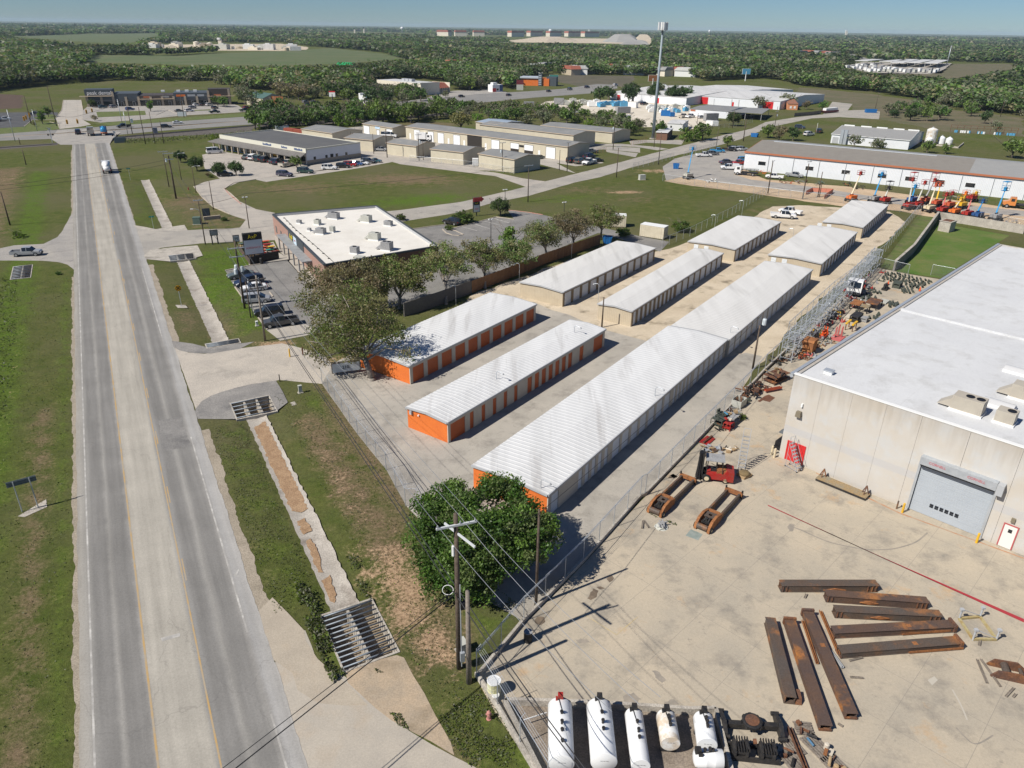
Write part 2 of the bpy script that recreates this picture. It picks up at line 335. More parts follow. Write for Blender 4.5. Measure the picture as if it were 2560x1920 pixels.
for a in [("l",*(-24.7,188.5),22,9,20,.8),("l",*(-21.4,194.1),20,7,15,.7),("d",*(-31.4,217.7),24,13,0,.8),("d",*(-58.9,202.9),22,14,0,.62),("d",*(19.1,205.5),16,8,0,.5),("e",*(30.1,203.3),7,3,10,.9),("l",*(12.5,193.7),22,8,20,.55),("l",*(59.3,191.1),30,6,20,.35),
("d",*(31.9,194.1),14,6,10,.5),("l",*(16,172.5),14,8,0,.5),("d",*(-80.9,184.9),10,14,28,.7),("l",*(-83.7,167.3),6,10,118,.45),("d",*(67.4,183.5),16,7,20,.6),("e",*(69.3,184.9),10,4,20,.45),("l",*(-152,236),9,16,30,.3),("e",*(-140.7,209.5),8,16,28,.4),
("l",*(-1.92,42.32),5,4,40,.6),("d",*(-6.04,45.91),5,4,40,.6),("e",*(-8.15,45.87),3,6,28,.75),("e",*(-9.48,47.39),4,3,28,.8),("e",*(-8.61,44.89),3.2,5,28,.7),("e",*(-7.72,41.92),2.5,5,28,.75),("e",*(-5.02,38.31),1.5,3,28,.7),("d",*(-5.23,40.45),4,6,28,.8),("l",*(-2.49,32.95),3,5,28,.6),("d",*(-3.19,31.57),3,4,28,.5),
("d",*(59.5,210.8),14,4,10,.6),("e",*(44.6,237.4),12,5,10,.7),("d",*(191.6,476.7),60,30,0,.8),("d",*(233.9,401.1),70,30,0,.8),("d",*(196.5,390.8),50,20,0,.7),("l",*(204.1,331.5),40,22,0,.35),("d",*(-246.5,547.3),70,25,0,.45),("e",*(-252,586.9),30,8,0,.8),("e",*(-261.6,437.2),20,12,0,.7),("d",*(-285.2,472.4),40,40,0,.8),("d",*(-38.9,351.8),25,12,0,.7),("l",*(-23.7,339.6),20,8,0,.6),
("d",*(.7,129.3),5,22,-35,.2),("e",*(-3,122.2),4,10,-35,.5),("e",*(-21.32,87.52),8,5,0,.8),("e",*(-32.84,94.43),6,2,10,.8),("d",*(-42.45,100.22),4,8,28,.5),("l",*(-49.5,117.2),5,14,28,.8),("l",*(-56.5,139.2),8,6,28,.7),("e",*(35.84,96.93),3,3,0,.4)]:
 ch,x,y,rx,ry,dg,p=a; arr={'d':dry,'l':lush,'e':dirt}[ch]; np.maximum(arr,blob(x,y,rx,ry,dg,p),out=arr)
farf=np.clip((rc-420)/400,0,1); dry[:]=dry*(1-farf)+.18*farf; lush[:]=lush*(1-farf)+.42*farf
nu,nv=len(us),len(vs_)
idx=np.arange(nu*nv).reshape(nv,nu); uc=(us[:-1]+us[1:])/2; vc=(vs_[:-1]+vs_[1:])/2
keep=np.ones((nv-1,nu-1),bool)
for a,b_,c_,d_ in PITS: keep&=~((uc[None,:]>a)&(uc[None,:]<b_)&(vc[:,None]>c_)&(vc[:,None]<d_))
qs=np.stack([idx[:-1,:-1],idx[:-1,1:],idx[1:,1:],idx[1:,:-1]],-1)[keep]
me=bpy.data.meshes.new('ground'); me.vertices.add(nu*nv); me.vertices.foreach_set('co',np.stack([X,Y,Z],-1).ravel())
me.loops.add(len(qs)*4); me.loops.foreach_set('vertex_index',qs.ravel()); me.polygons.add(len(qs)); me.polygons.foreach_set('loop_start',np.arange(len(qs))*4); me.polygons.foreach_set('loop_total',np.full(len(qs),4))
ca=me.color_attributes.new('g','FLOAT_COLOR','POINT'); ca.data.foreach_set('color',np.stack([dry,lush,dirt,np.ones_like(dry)],-1).ravel()); me.update(); me.validate()
me.materials.append(MT['grass']); go=bpy.data.objects.new('ground',me); COL.objects.link(go); struct(go)
# ---------------- main road
def strip(name,u0,u1,v0,v1,z,mat,amp=0,n=None):
 k=n or max(2,int((v1-v0)/.45)); mb=MB(); r=random.Random(name)
 p0=r.uniform(0,9); wb=lambda v: amp*(.55*math.sin(v*.31+p0)+.5*math.sin(v*.83+2*p0)+.35*math.sin(v*2.1+p0)+r.uniform(-.55,.55))
 L_=[(u0+wb(v0+(v1-v0)*i/k),v0+(v1-v0)*i/k) for i in range(k+1)]; R2=[(u1+wb(50+v0+(v1-v0)*i/k),v0+(v1-v0)*i/k) for i in range(k+1)]
 for p in L_+R2: mb.v.append((*rd(*p),z))
 mb.f=[(i,k+1+i,k+2+i,i+1) for i in range(k)]; mb.m=[0]*k
 o=mb.build(name,mat,None,False,False); me=o.data; uvl=me.uv_layers.new(name='UVMap'); uvs=L_+R2
 for lp in me.loops: uvl.data[lp.index].uv=uvs[lp.vertex_index]
 return struct(o)
strip('road_shoulder',-1.1,-.3,-150,-8,.012,'dirt_edge',.12); strip('road_shoulder',-1.1,-.3,14,150,.012,'dirt_edge',.12); strip('road_shoulder',10.9,12.0,-108,-75,.012,'dirt_edge',.16); strip('road_shoulder',10.9,12.0,-48,-6,.012,'dirt_edge',.14); strip('road_shoulder',10.6,11.3,12,158,.012,'dirt_edge',.12)
strip('road',-.75,11.2,-160,165,.03,'road',.06)
strip('road_marking',-.06,.07,-160,162,.034,'line_white'); strip('road_marking',3.27,3.40,-160,-1,.034,'line_yellow'); pass
strip('road_marking',3.27,3.38,-1,160,.034,'line_yellow'); strip('road_marking',6.58,6.69,-160,0,.034,'line_yellow'); strip('road_marking',10.0,10.13,-108,-76,.034,'line_white'); strip('road_marking',10.0,10.12,-44,-8,.034,'line_white'); strip('road_marking',6.3,6.4,13,160,.034,'line_yellow'); strip('road_marking',10.0,10.13,-160,-116,.034,'line_white')
for v0 in range(-100,160,12):
 if not -10<v0<12: strip('road_marking',6.78,6.88,v0,v0+3,.034,'line_yellow',0,2)
strip('road_patch',7.3,9.7,-78,-70.6,.032,'asphalt_dark' if 0 else 'asphalt',.12)
sheet('road_marking',[rd(*p) for p in ((4.5,-106.1),(5.7,-106.15),(5.72,-105.8),(4.45,-105.7))],.036,'line_white')
sheet('road_marking',[rd(*p) for p in ((10.25,-101.2),(10.7,-100.5),(10.8,-100.6),(10.45,-101.2),(10.85,-101.5),(10.8,-101.6))],.036,'line_white')
# ---------------- sheets from survey points
sheet('highway',[(-206.2,294.5),(-200.4,299.4),(-187.8,312.8),(-165,336),(-124.8,374.4),(-56.2,478.6),(-23.3,522.2),(14.8,555.6),(33.2,577.1),(64.5,633.9),(79,628.2),(75.5,591.3),(54.8,543.1),(10.5,498.5),(-27.7,450.6),(-39,437.7),(-114.6,342.3),(-145.3,315.3),(-155.7,301.8),(-153.5,291),(-172.2,289.1),(-189.4,281.8),(-195,277.5)],.026,'highway')
sheet('junction',[(-174.2,288.1),(-162.9,274.1),(-146.1,275.7),(-152.9,291.9),(-158.4,310.2),(-176.2,317.5),(-186.4,314.4)],.028,'asphalt_light')
sheet('road_marking',[(-195,290.7),(-150.2,326.4),(-119.3,357.2),(-119.5,357.8),(-150.5,327.2),(-195.3,291.2)],.031,'line_yellow')
sheet('plaza_drive',[(-253.7,440.1),(-244.5,441.5),(-215.8,389.3),(-195.1,349.9),(-182.1,332.3),(-182.8,325.5),(-186.9,316.5),(-202,341.7),(-209.1,353.3),(-225.6,387.9)],.03,'light_concrete')
sheet('plaza_parking',[(-213.3,383.3),(-223.2,408.2),(-154.8,429.6),(-149.9,423.4),(-134.9,392.2),(-146.8,381.2),(-158.8,372.4),(-170.2,352.4),(-182,340.1),(-195.2,349.3)],.02,'asphalt_light')
sheet('parking_island',[(-205.3,381.8),(-185.2,389.9),(-176.4,371.8),(-193,359.3)],.06,'turf')
sheet('parking_island',[(-164.4,396),(-156.6,401.1),(-154.9,396.5),(-162.9,392.2)],.06,'turf')
sheet('parking_lot',[(-255.3,369),(-247.2,373.6),(-224.9,378.2),(-221.3,377.1),(-205.6,347.4),(-215.5,346.2),(-211,336.1),(-204.9,322.4),(-211.5,316.9),(-219.4,314.5)],.02,'asphalt_dark')
sheet('parking_island',[(-220.6,354.9),(-220.2,369.9),(-213.7,361.8),(-206.1,347.4),(-212.1,346.6)],.05,'turf')
sheet('verge',[(-218.2,312.7),(-211.1,316.4),(-205.1,322.9),(-210.9,336.8),(-203.5,338.7),(-195.8,332.2),(-187.7,318.1),(-188.8,310.4),(-200.7,299.8),(-206.7,295.3)],.02,'turf')
sheet('plowed_field',[(-329.8,456.5),(-309.6,472.4),(-292.1,466.2),(-248.2,393.6),(-256.4,388.1),(-277.3,380.9)],.02,'plowed',1.2,4)
sheet('verge',[(-183.5,337),(-170.2,350.8),(-155.5,364.2),(-130,391),(-125.2,375.7),(-165.6,337.1),(-174.2,331.4)],.018,'turf',.3)
sheet('street',[(-85.4,163),(-81.8,157.8),(-76.1,155.1),(-70,155.9),(-59.5,158.6),(-67,155.4),(-53,162),(-41.6,170.8),(-27.5,177.9),(-13.6,188),(3.1,208.9),(9.1,217.9),(18.5,230.4),(28.3,243.8),(41.3,262.4),(56.3,283.8),(67.1,298.4),(89,329),(107,351.9),(121.3,378.9),(145.4,404.4),(164.7,419.9),(200.4,500),(207.8,486.7),(187.7,444.5),(199.1,448.4),(204.1,440.1),(185.5,399.4),(168,407.5),(151.3,399.2),(119.4,360.9),(94.9,321.2),(91.9,315.2),(76.8,294.2),(56.4,269.1),(36.5,242.2),(25.6,225.5),(16.9,216),(4.1,197.2),(-4.8,188.3),(-13.8,175.9),(-25.2,166.5),(-39,159.2),(-49.1,148.9),(-63.2,145.6),(-63.9,145),(-66.8,143.6),(-69.5,141.9),(-70.1,137.6),(-69,133.3)],.022,'street',.12,3)
sheet('street_left',[(-86.7,143.3),(-78.3,126.8),(-79.2,127.8),(-81.3,130),(-83.9,131.5),(-87.2,132.2),(-94.7,131.9),(-105.2,130.9),(-110.6,138.6),(-99.9,140),(-98.5,142.3),(-93.5,143.6),(-93.7,148.9),(-95.2,153.2),(-98.1,160.2),(-102.4,170.5),(-98.4,164.3)],.024,'asphalt_light',.04)
sheet('strip_lot',[(-105.2,256.2),(-102.9,264.9),(-96.5,260.6),(-64.9,238.1),(-53.9,258.6),(-56,267.3),(-43.1,255.6),(-38.2,252.7),(-5.3,230),(2.3,221.6),(8.8,217.4),(3.1,208.6),(-5.8,224.5),(-36.8,243.1),(-40.1,247.5),(-49.1,234),(-69.8,210.6),(-74.3,214.4),(-77,210.4),(-78,200.8),(-68.8,185.3),(-61.8,176.7),(-56.3,173.2),(-51.5,157),(-59.5,158),(-60.7,166),(-66.1,170.9),(-72.8,178.5),(-79.7,189.5),(-86.9,202.6),(-86.6,209.2),(-84.2,214.6),(-85.7,216.9),(-94.7,230.7)],.026,'lot_light',.05)
sheet('parking_slab',[(-74.3,214.4),(-69.8,210.6),(-49.1,234),(-40,247),(-45.6,244.8),(-58.5,229.8),(-69.5,219)],.03,'light_concrete')
sheet('workshop_yard',[(-80.9,291.5),(-87.4,316.3),(-67.2,340.8),(-45.9,324.5),(-48.2,343),(-14.9,289.4),(10,303.8),(25.9,287.8),(24.2,266.8),(29.3,251.3),(19.5,244.1),(13.5,249.9),(18.6,231.3),(11.7,241.4),(6.4,249.3),(.8,230.8),(-26.4,239.3),(-51.1,255.4),(-79.8,288.7)],.018,'light_concrete')
sheet('driveway',[(27.4,290.7),(46.6,287),(44.8,274.9),(33.3,281.7),(26.4,279.7)],.02,'street')
sheet('restaurant_parking',[(-51.7,127.7),(-48.5,130.9),(-42.2,135.3),(-35.2,121.3),(-29.5,112.6),(-24.4,100.92),(-32.56,95.54),(-36.04,99.95),(-39.8,106.7),(-46.5,117.9)],.024,'asphalt')
sheet('parking_slab',[(-35.55,99.29),(-30.97,102.33),(-27.83,98.66),(-32.58,95.62)],.028,'light_concrete')
sheet('restaurant_walk',[(-42.2,135.3),(-42,134),(-35,120.7),(-28,110.1),(-27.2,112.7),(-37.4,130.1),(-50.2,152.7),(-48.9,148.4),(-45.3,139.7)],.03,'light_concrete')
sheet('patio',[(-51.2,138.2),(-52.2,142.5),(-49,147.6),(-45.5,139.6),(-42.2,135.5),(-46.7,132.2),(-48.4,130.7)],.032,'light_concrete')
sheet('rear_parking',[(-25,157.9),(-15.3,164.2),(-13.6,161.2),(-4.3,172.3),(0,169.8),(-1.7,179.9),(6.7,175),(19.6,163.4),(27,156.2),(32.5,152.1),(29.2,144.4),(19.5,157.6),(18.2,158.5),(-7.4,122.9),(-15.1,113.3),(-19.7,109.5),(-24.3,138.6)],.024,'asphalt')
for a in ([(-11.8,162.5),(-8.2,158.9),(-8,159.1),(-11.6,162.7)],[(-9.3,165.2),(-5.4,160.9),(-5.3,161.1),(-9.1,165.4)],[(-6.9,167.7),(-2.9,164),(-2.7,164.2),(-6.7,167.9)],[(-4.8,170.7),(-1.3,166.4),(-1.1,166.6),(-4.6,170.9)]): sheet('road_marking',a,.03,'line_white')
for a in ([(-41.5,109.8),(-37.1,111.8),(-37,111.5),(-41.4,109.5)],[(-37.8,104),(-34.3,106.3),(-34.3,106),(-37.7,103.6)],[(-40.4,108.4),(-36.2,111.3),(-36.2,111.1),(-40.3,108.2)]): sheet('road_marking',a,.03,'line_white')
sheet('entrance_drive',[(-46.51,93.15),(-43.65,90.97),(-41.25,90.64),(-37.22,92.65),(-32.03,94.62),(-25.7,91.36),(-23.33,87.45),(-23.47,81.97),(-29.08,82.9),(-29.44,82.59),(-31.99,81.64),(-33.79,80.4),(-35.9,78.22),(-36.29,74.82),(-39.9,81.38)],.022,'entrance',.06)
sheet('apron',[(-36.31,74.88),(-36.36,76.79),(-35.88,78.16),(-34.99,79.28),(-33.76,80.34),(-31.96,81.57),(-29.4,82.69),(-27.74,79.77),(-26.28,76.89),(-27.04,74.45),(-28.87,78.44),(-32.77,76.44),(-30.83,72.61),(-35.13,72.54),(-36.02,73.95)],.036,'apron',.04)
sheet('apron',[(-70.3,136.4),(-70.7,140.2),(-68,142.1),(-63.1,144.1),(-59.3,137),(-60.3,135.3),(-61.6,138.3),(-65.8,136.7),(-63.7,132.8),(-68.8,134.1)],.036,'old_concrete',.03)
sheet('apron',[(-47.51,94.93),(-44.2,94.01),(-41.94,93.11),(-42.16,93.91),(-38.57,95.84),(-37.94,94.76),(-29.45,69.2),(-35.8,94.32),(-37.15,92.44),(-40.46,90.67),(-42.9,90.71),(-45.02,91.53),(-46.34,92.74)],.036,'apron',.03) if 0 else sheet('apron',[(-47.51,94.93),(-44.2,94.01),(-41.91,92.9),(-41.26,92.84),(-37.79,94.33),(-36.03,95.05),(-37.18,92.52),(-40.48,90.75),(-42.93,90.79),(-45.05,91.61),(-46.34,92.74)],.036,'apron',.03)
sheet('apron',[(-83,159.6),(-80.2,158.3),(-76.8,156.4),(-72.4,160.6),(-69.8,155.9),(-72.4,155),(-76.1,155),(-78.9,155.6),(-81.8,157.8)],.034,'old_concrete',.03)
sheet('road_apron',[(-16.24,37.21),(-15.99,40),(-14.91,40.76),(-13.22,37.6),(-11.09,36.53),(-8.6,34),(-6.08,32.24),(-3.19,30.52),(-1.93,29.86),(.7,27.9),(-1.9,23.04),(-12.23,22.9)],.018,'pale_dust',.08)
sheet('verge_dirt',[(-19.42,39.69),(-18.31,44.13),(-16.7,42.53),(-15,40.76),(-13.33,38.05),(-11.38,36.31),(-10.57,35.69),(-9.12,34.19),(-12.43,34.33),(-14.75,36.79),(-16.36,37.88)],.024,'dust_tan',.5)
sheet('verge_dirt',[(-11.2,37.08),(-7.87,38.49),(-7.31,38.27),(-6.49,36.73),(-5.56,35.26),(-4.63,33.49),(-3.5,31.56),(-3.19,30.6),(-6,32.24),(-8.6,34),(-10.8,36.01)],.022,'mud_pale',.22)
sheet('storage_lot',[(-23.47,81.97),(-23.69,87.79),(-20.86,92.68),(-8.96,108.96),(3.4,113.3),(5.85,109.81),(8.78,107.5),(12.62,102.16),(18.54,97.75),(28.76,91.72),(32.16,93.65),(34.09,92.51),(28.11,81.7),(30.83,84.89),(20.44,69.29),(13.74,59.95),(12.23,58),(6.42,49.17),(2.72,43.83),(1.16,41.92),(-2.45,44.71),(-6.14,51.56),(-9.57,56.4),(-12.43,62.59),(-16.68,69.61)],.02,'lot_concrete',.1,3)
sheet('gravel_lot',[(-8.99,109.45),(-7,116.3),(17.1,145.4),(28.1,144.4),(28.2,144.3),(33.8,149),(41.2,157),(44.8,163.3),(58.5,177.9),(65.3,188),(72.5,189.9),(83.4,187.2),(92.9,183.8),(91.7,172.7),(78.7,154.2),(40.52,101.82),(28.07,81.55),(33.69,91.7),(28.19,90.73),(11.83,100.62),(8.73,106.78),(3.3,112.2)],.017,'caliche',.5,2.5)
sheet('concrete_yard',[(-2.13,36.53),(1.12,41.7),(2.72,43.71),(6.41,49.03),(12.18,57.64),(13.71,59.76),(20.39,69.05),(30.74,84.57),(27.71,80.21),(39.13,95.41),(50.2,111.7),(64.8,130.6),(68.7,135.3),(73,131.3),(77.7,128.1)]+[(95,130),(110,60),(60,-20),(5,-10)]+[(2.19,28),(1.52,29.84),(-1.06,34.28)],.016,'yard_concrete')
sheet('yard_marking',[(24.09,57.3),(31.89,49.71),(39.15,42.94),(38.92,42.56),(31.73,49.7),(24.14,57.47)],.022,'line_red')
sheet('yard_marking',[(28.14,61.26),(36.15,56.58),(43.69,50.29),(43.62,50.19),(35.98,56.47),(28.1,61.12)],.02,'line_rust') if 0 else sheet('yard_marking',[(30.71,63.22),(36.1,56.48),(43.64,50.22),(43.56,50.08),(35.93,56.37),(30.66,63.07)],.022,'line_rust')
for a in ([(5.86,42.7),(7.89,40.8),(7.87,40.69),(5.8,42.64)],[(7.88,40.74),(9.75,42.63),(9.81,42.61),(7.89,40.64)]): sheet('yard_marking',a,.022,'line_yellow_pale')
sheet('equipment_yard',[(43.7,220.5),(49,234.7),(60.2,251.8),(69.9,256.1),(73.3,242.9),(75.1,225.1),(95.7,216),(129.5,189),(135.4,185.4),(121.3,164),(115.2,170),(99.5,179.5),(96.1,184.9),(84.2,188.5),(67.9,201.5),(62.5,205.7),(50.4,213.9)],.016,'sand',.4,3)
sheet('equipment_lot',[(47.7,245.6),(54.9,262.7),(64.6,274.5),(77.5,286.1),(86.3,287),(73.3,242.9),(67.4,233.2),(70.3,224.8),(85.3,214.7),(95.5,203.8),(110.4,196),(128.2,186.9),(134.1,183.5),(129.8,176.8),(124.3,180.6),(102.9,189.9),(82.1,205.9),(65.8,215.8),(56.9,220.5),(50.9,228.3),(44.4,221.4)],.022,'asphalt_light',.1,3)
sheet('gravel_yard',[(18.5,474.9),(31.3,485.6),(58.3,489.9),(89.1,486),(98.1,433.3),(93.6,389.1),(89.3,357.4),(78.3,346.8),(72,355.4),(55.8,351.1),(51.3,383.7),(36.1,411.5),(27.5,423.4),(10,434.8)],.016,'gravel_white',.4,4)
sheet('tower_compound',[(52.6,309.1),(67.9,310.7),(64.1,296.9),(51.3,301.1),(44.2,293.8),(45.2,305.9)],.016,'street',.2)
sheet('track_drive',[(27.1,295.6),(40.6,296.9),(52.9,290.1),(56.9,285),(52,281.3),(45.2,289.4),(27.7,291)],.02,'street')
sheet('track_drive',[(33,281.6),(43.8,273.3),(41.6,264.3),(32.9,275.3)],.02,'street')
sheet('dealer_lot',[(-55.7,478.7),(-53.2,504.5),(-43.7,544.9),(-18.6,569.5),(-6.1,539.4),(-8.3,515.8),(-27.6,487.9),(-39,471.1)],.02,'asphalt_light',.2)
sheet('ballast_bed',[(-154.2,295),(-145,307.3),(-114.8,336.5),(-115,341.1),(-53.7,380.6),(-28.3,411),(-27.6,401.7),(-52.1,368.6),(-111.4,330.1),(-108.1,315.6),(-139.7,295.4),(-151.6,289.7)],.016,'ballast',.25)
sheet('ballast_bed',[(-180.3,267.4),(-166.3,278.9),(-163.4,273.7),(-176.4,261.3),(-185.3,255.3),(-189,260.7)],.016,'ballast',.2)
for a in ([(-153.1,293.4),(-114.4,335.1),(-113.8,339.8),(-113.5,338.7),(-114,334),(-152.5,292.3)],[(-154.1,295.5),(-115.1,337.3),(-114.6,342.1),(-114.3,341.2),(-114.7,336.2),(-153.7,294.6)],[(-187.9,259),(-165.4,276.4),(-164.9,275.5),(-187.3,258.2)]): sheet('railway_rail',a,.12,'rail_dark')
sheet('far_field',[(-1364.5,2188),(-1480.4,2814),(-1454.2,3292.2),(-1239,2852.9),(-837.1,1774.1),(-784.5,1607.6),(-997.4,1803.8)],.02,'field_green',6,30)
sheet('far_field',[(-488,878.4),(-557.5,1067.8),(-452,1072.2),(-434.1,1186.4),(-384.5,1312.3),(-349.6,1524.8),(-218.4,1283),(-131.8,1141),(-171.6,1004.9),(-200.3,917.3),(-252,846.6),(-263.7,843.1),(-364.1,841)],.02,'field_green',3,15)
sheet('plant_ground',[(-715.3,1560.3),(-529.2,1812.5),(-404.4,1571.3),(-366,1411.9),(-388.1,1324.8),(-537.7,1279.1)],.03,'caliche',3,12)
sheet('far_field',[(370.2,837.5),(417.7,826.6),(422.3,776.1),(638.9,1028.9),(736.1,1204),(633.9,1171.7),(469.3,885.9)],.02,'field_tan',2,12)
sheet('storage_yard_far',[(410.5,1012.2),(511.5,1195.7),(645,1196.1),(532.8,999.4),(449.5,868.8),(387.5,877.6)],.03,'street',1,10)
sheet('meadow',[(224.2,629.1),(256,570.7),(260.9,520.4),(252.9,456.5),(270.8,417.6),(220.7,336.5),(194.6,350.9),(185,400.7),(190.7,446.3),(208.2,487.4),(201.1,503.6),(193.8,551.2)],.014,'field_tan',1.2,6)
sheet('far_field',[(38,752.1),(110.8,753.4),(88.4,602.8),(72.3,613),(51.3,595.6),(35,648.7)],.02,'field_brown',1.5,8)
sheet('quarry_ground',[(-27.1,2684.1),(71.6,3422.6),(407.7,3573.9),(535,3174),(386.8,2331.7),(292.3,2391.3),(125.4,2403.7),(-5.4,2364.1)],.04,'caliche',8,30)
sheet('highway_far',[(605.7,1503.5),(682.7,1645.7),(575.6,1313.9),(540.9,1251.6),(572.5,1355.8),(515.7,1267.1)],.03,'highway',1,8)
sheet('turf',[(69.5,135.9),(99.3,182),(102,179.4),(70.9,134.1)],.012,'turf')
sheet('turf_basin',[(71.1,133),(100.7,175.7),(101.3,169.8),(109.4,161.6),(77.4,129.4)],.012,'turf_lush')
sheet('slab',[(-44.06,54.02),(-43.05,56.7),(-42.29,55.52),(-43.39,53.94)],.03,'old_concrete',.02)
sheet('slab',[(-53.1,109.5),(-51.5,109.5),(-50.6,108.2),(-52.1,108.1)],.03,'old_concrete',.02)
sheet('slab',[(-25.97,76.81),(-25.56,77.13),(-25.06,76.31),(-25.53,75.99)],.03,'old_concrete')
sheet('yard_patch',[(15.41,52.61),(16.09,53.56),(16.99,52.85),(16.38,51.97)],.022,'steel_plate')
for a in ([(15.54,61.79),(16.2,62.59),(16.6,62.07),(16.12,61.8)],[(15.86,62.3),(16.24,62.61),(16.58,62.12),(16.18,61.72)],[(1.94,42.06),(2.16,42.48),(2.67,42.42),(2.75,41.93),(2.34,41.58),(1.99,41.78)],[(12.31,34.35),(12.73,34.47),(13.12,34.36),(12.85,34.22),(12.41,34.23)],[(6.11,44.51),(6.65,45.66),(7.07,45.41),(6.82,44.65),(6.36,44.33)],[(6.93,45.8),(7.29,45.93),(7.62,45.68),(7.17,45.54)],[(7.84,46.86),(8.33,47.27),(8.47,46.88),(8.05,46.4)]): sheet('oil_stain',wob(a,.25,.06),.0215,'stain')
sheet('scrap_plate',[(29.42,78.89),(30.81,80.4),(31.37,80.73),(31.57,80.35),(31.88,79.89),(30.85,78.71),(30.15,79.14),(29.66,78.67)],.03,'rust_plate')
sheet('tank_floor',[(-.18,34.35),(1.07,34.31),(11.89,33.86),(13.5,33.94),(13.27,29.02),(2.36,28.34)],.02,'tank_floor',0)
def arc(P_,w_):
 q=[Vector((*p,0)) for p in P_]; c=[]
 for i in range(len(q)-1):
  for k in range(8): c.append(q[i].lerp(q[i+1],k/8))
 for _ in range(6): c=[c[0]]+[(c[i-1]+c[i]*2+c[i+1])/4 for i in range(1,len(c)-1)]+[c[-1]]
 a=[];b=[]
 for i in range(1,len(c)-1): d=(c[i+1]-c[i-1]).normalized(); s=Vector((-d.y,d.x,0))*w_/2; a.append((c[i]+s)[:2]); b.append((c[i]-s)[:2])
 return a+b[::-1]
sheet('skid_mark',arc([(24.96,54.3),(25.84,53.74),(27.74,51.9),(30.57,50.97),(33.02,51.12),(35.43,52.08),(37.68,54.01)],.14),.0205,'tyre_mark')
sheet('skid_mark',arc([(30.11,36.35),(30,34.85),(29.68,33.33)],.1),.0205,'pale_mark'); sheet('skid_mark',arc([(28.67,33.31),(29.11,31.7),(31.34,32.87)],.1),.0205,'tyre_mark')
for a in ([(24.83,54.1),(25.36,54.6),(25.65,54.41),(25.18,53.53),(24.79,53.43)],[(4.5,35.13),(4.8,35.47),(5.19,34.82),(4.9,34.49),(4.55,34.53)],[(7.66,35.19),(8.43,35.54),(8.89,34.99),(8.3,34.6),(7.68,34.64)],[(10.3,34.8),(11.06,35.03),(11.33,34.6),(10.59,34.42)],[(9.92,37.41),(10.47,37.3),(10.81,36.6),(10.49,36.37),(10.1,36.82)],[(4.86,40.21),(5.66,40.35),(5.92,39.97),(5.13,39.82)]): sheet('oil_stain',wob(a,.2,.1),.0202,'stain_soft')
sheet('pale_patch',[(28.81,36.93),(29.44,37.28),(29.53,36.95),(28.9,36.49)],.0202,'pale_mark')
def kerb(name,pts,w=.18,h=.14,mat='kerb',label=None,closed=False):
 mb=MB(); q=list(pts)+([pts[0]] if closed else [])
 for a,b in zip(q[:-1],q[1:]): mb.beam((a[0],a[1],h/2),(b[0],b[1],h/2),w,h)
 return struct(mb.build(name,mat))
for a in ([(-25,157.9),(-15.3,164.2)],[(-15.7,159.9),(-14.6,156.6),(-13.1,154.9),(-11.7,154.5),(-10.8,155.4),(-12.7,158.6),(-13.8,159.5)],[(-13.7,160),(-4.3,172.1),(0,170)],[(-86.9,202.6),(-79.7,189.5),(-72.8,178.5),(-66.1,171)],[(-68.8,185.3),(-74,194.2),(-77.7,200.1),(-78.2,208.2),(-73.7,214.1)],[(-51.7,127.7),(-48.5,130.9),(-45.7,132.8)],[(-46.8,118.5),(-43.1,112.1)],[(-41.6,115.6),(-39.4,113.3),(-39.1,114.1),(-40.3,116.2)],[(-39.8,106.7),(-35.62,99.63)],[(-196.8,352.3),(-186.3,353.6)],[(-177.1,372.4),(-171.5,371.8),(-176.2,396.3),(-166.6,381.1),(-163.8,378.9)],[(-244.5,441.5),(-215.8,389.3)],[(-253.7,440.1),(-225.6,387.9),(-209.1,353.3)],[(-204.9,322.4),(-211,336.1),(-215.5,346.2),(-206.1,347.4)],[(-204.1,339.8),(-195.8,332.2),(-187.7,318.1)]): kerb('kerb',a)
for a in ([(-1.7,179.5),(3.4,177.3),(6.7,175)],[(-78,200.8),(-74,193.2),(-67.1,181.9)]): kerb('kerb',a,.18,.14,'kerb_red')
# ---------------- drainage channel and culverts
def chan(v0,v1):
 mb=MB(); k=int(v1-v0)*2; r=random.Random(3)
 rows=[]
 for i in range(k+1):
  v=v0+(v1-v0)*i/k
  rows.append([(16.1+r.uniform(-.09,.09),v,-.30),(16.45,v,-.36),(17.2,v,-.42),(17.95,v,-.36),(18.3+r.uniform(-.09,.09),v,-.26)])
 for rw in rows:
  for u,v,z in rw: mb.v.append((*rd(u,v),z+.10))
 for i in range(k):
  for j in range(4): a=i*5+j; mb.f.append((a,a+1,a+6,a+5)); mb.m.append(0)
 return struct(mb.build('drainage_channel','channel',None,True,False))
chan(-108.9,-74.3); chan(-49.9,-5.3); chan(14,84)
for pts in ([(16.5,-94),(16.5,-76.5),(17.9,-75.5),(17.95,-94.3),(17.2,-94.6)],[(16.6,-98),(16.55,-95.8),(17.3,-95.6),(17.4,-97.8)],[(16.4,-103.5),(16.5,-99.2),(17.0,-98.8),(17.1,-101),(16.8,-103.7)],[(16.3,-107.2),(16.35,-104.6),(17.2,-104.2),(17.0,-106.4),(16.6,-107.6)]):
 sheet('channel_mud',[rd(*p) for p in wob(pts,.3,.12)],-.245,'mud')
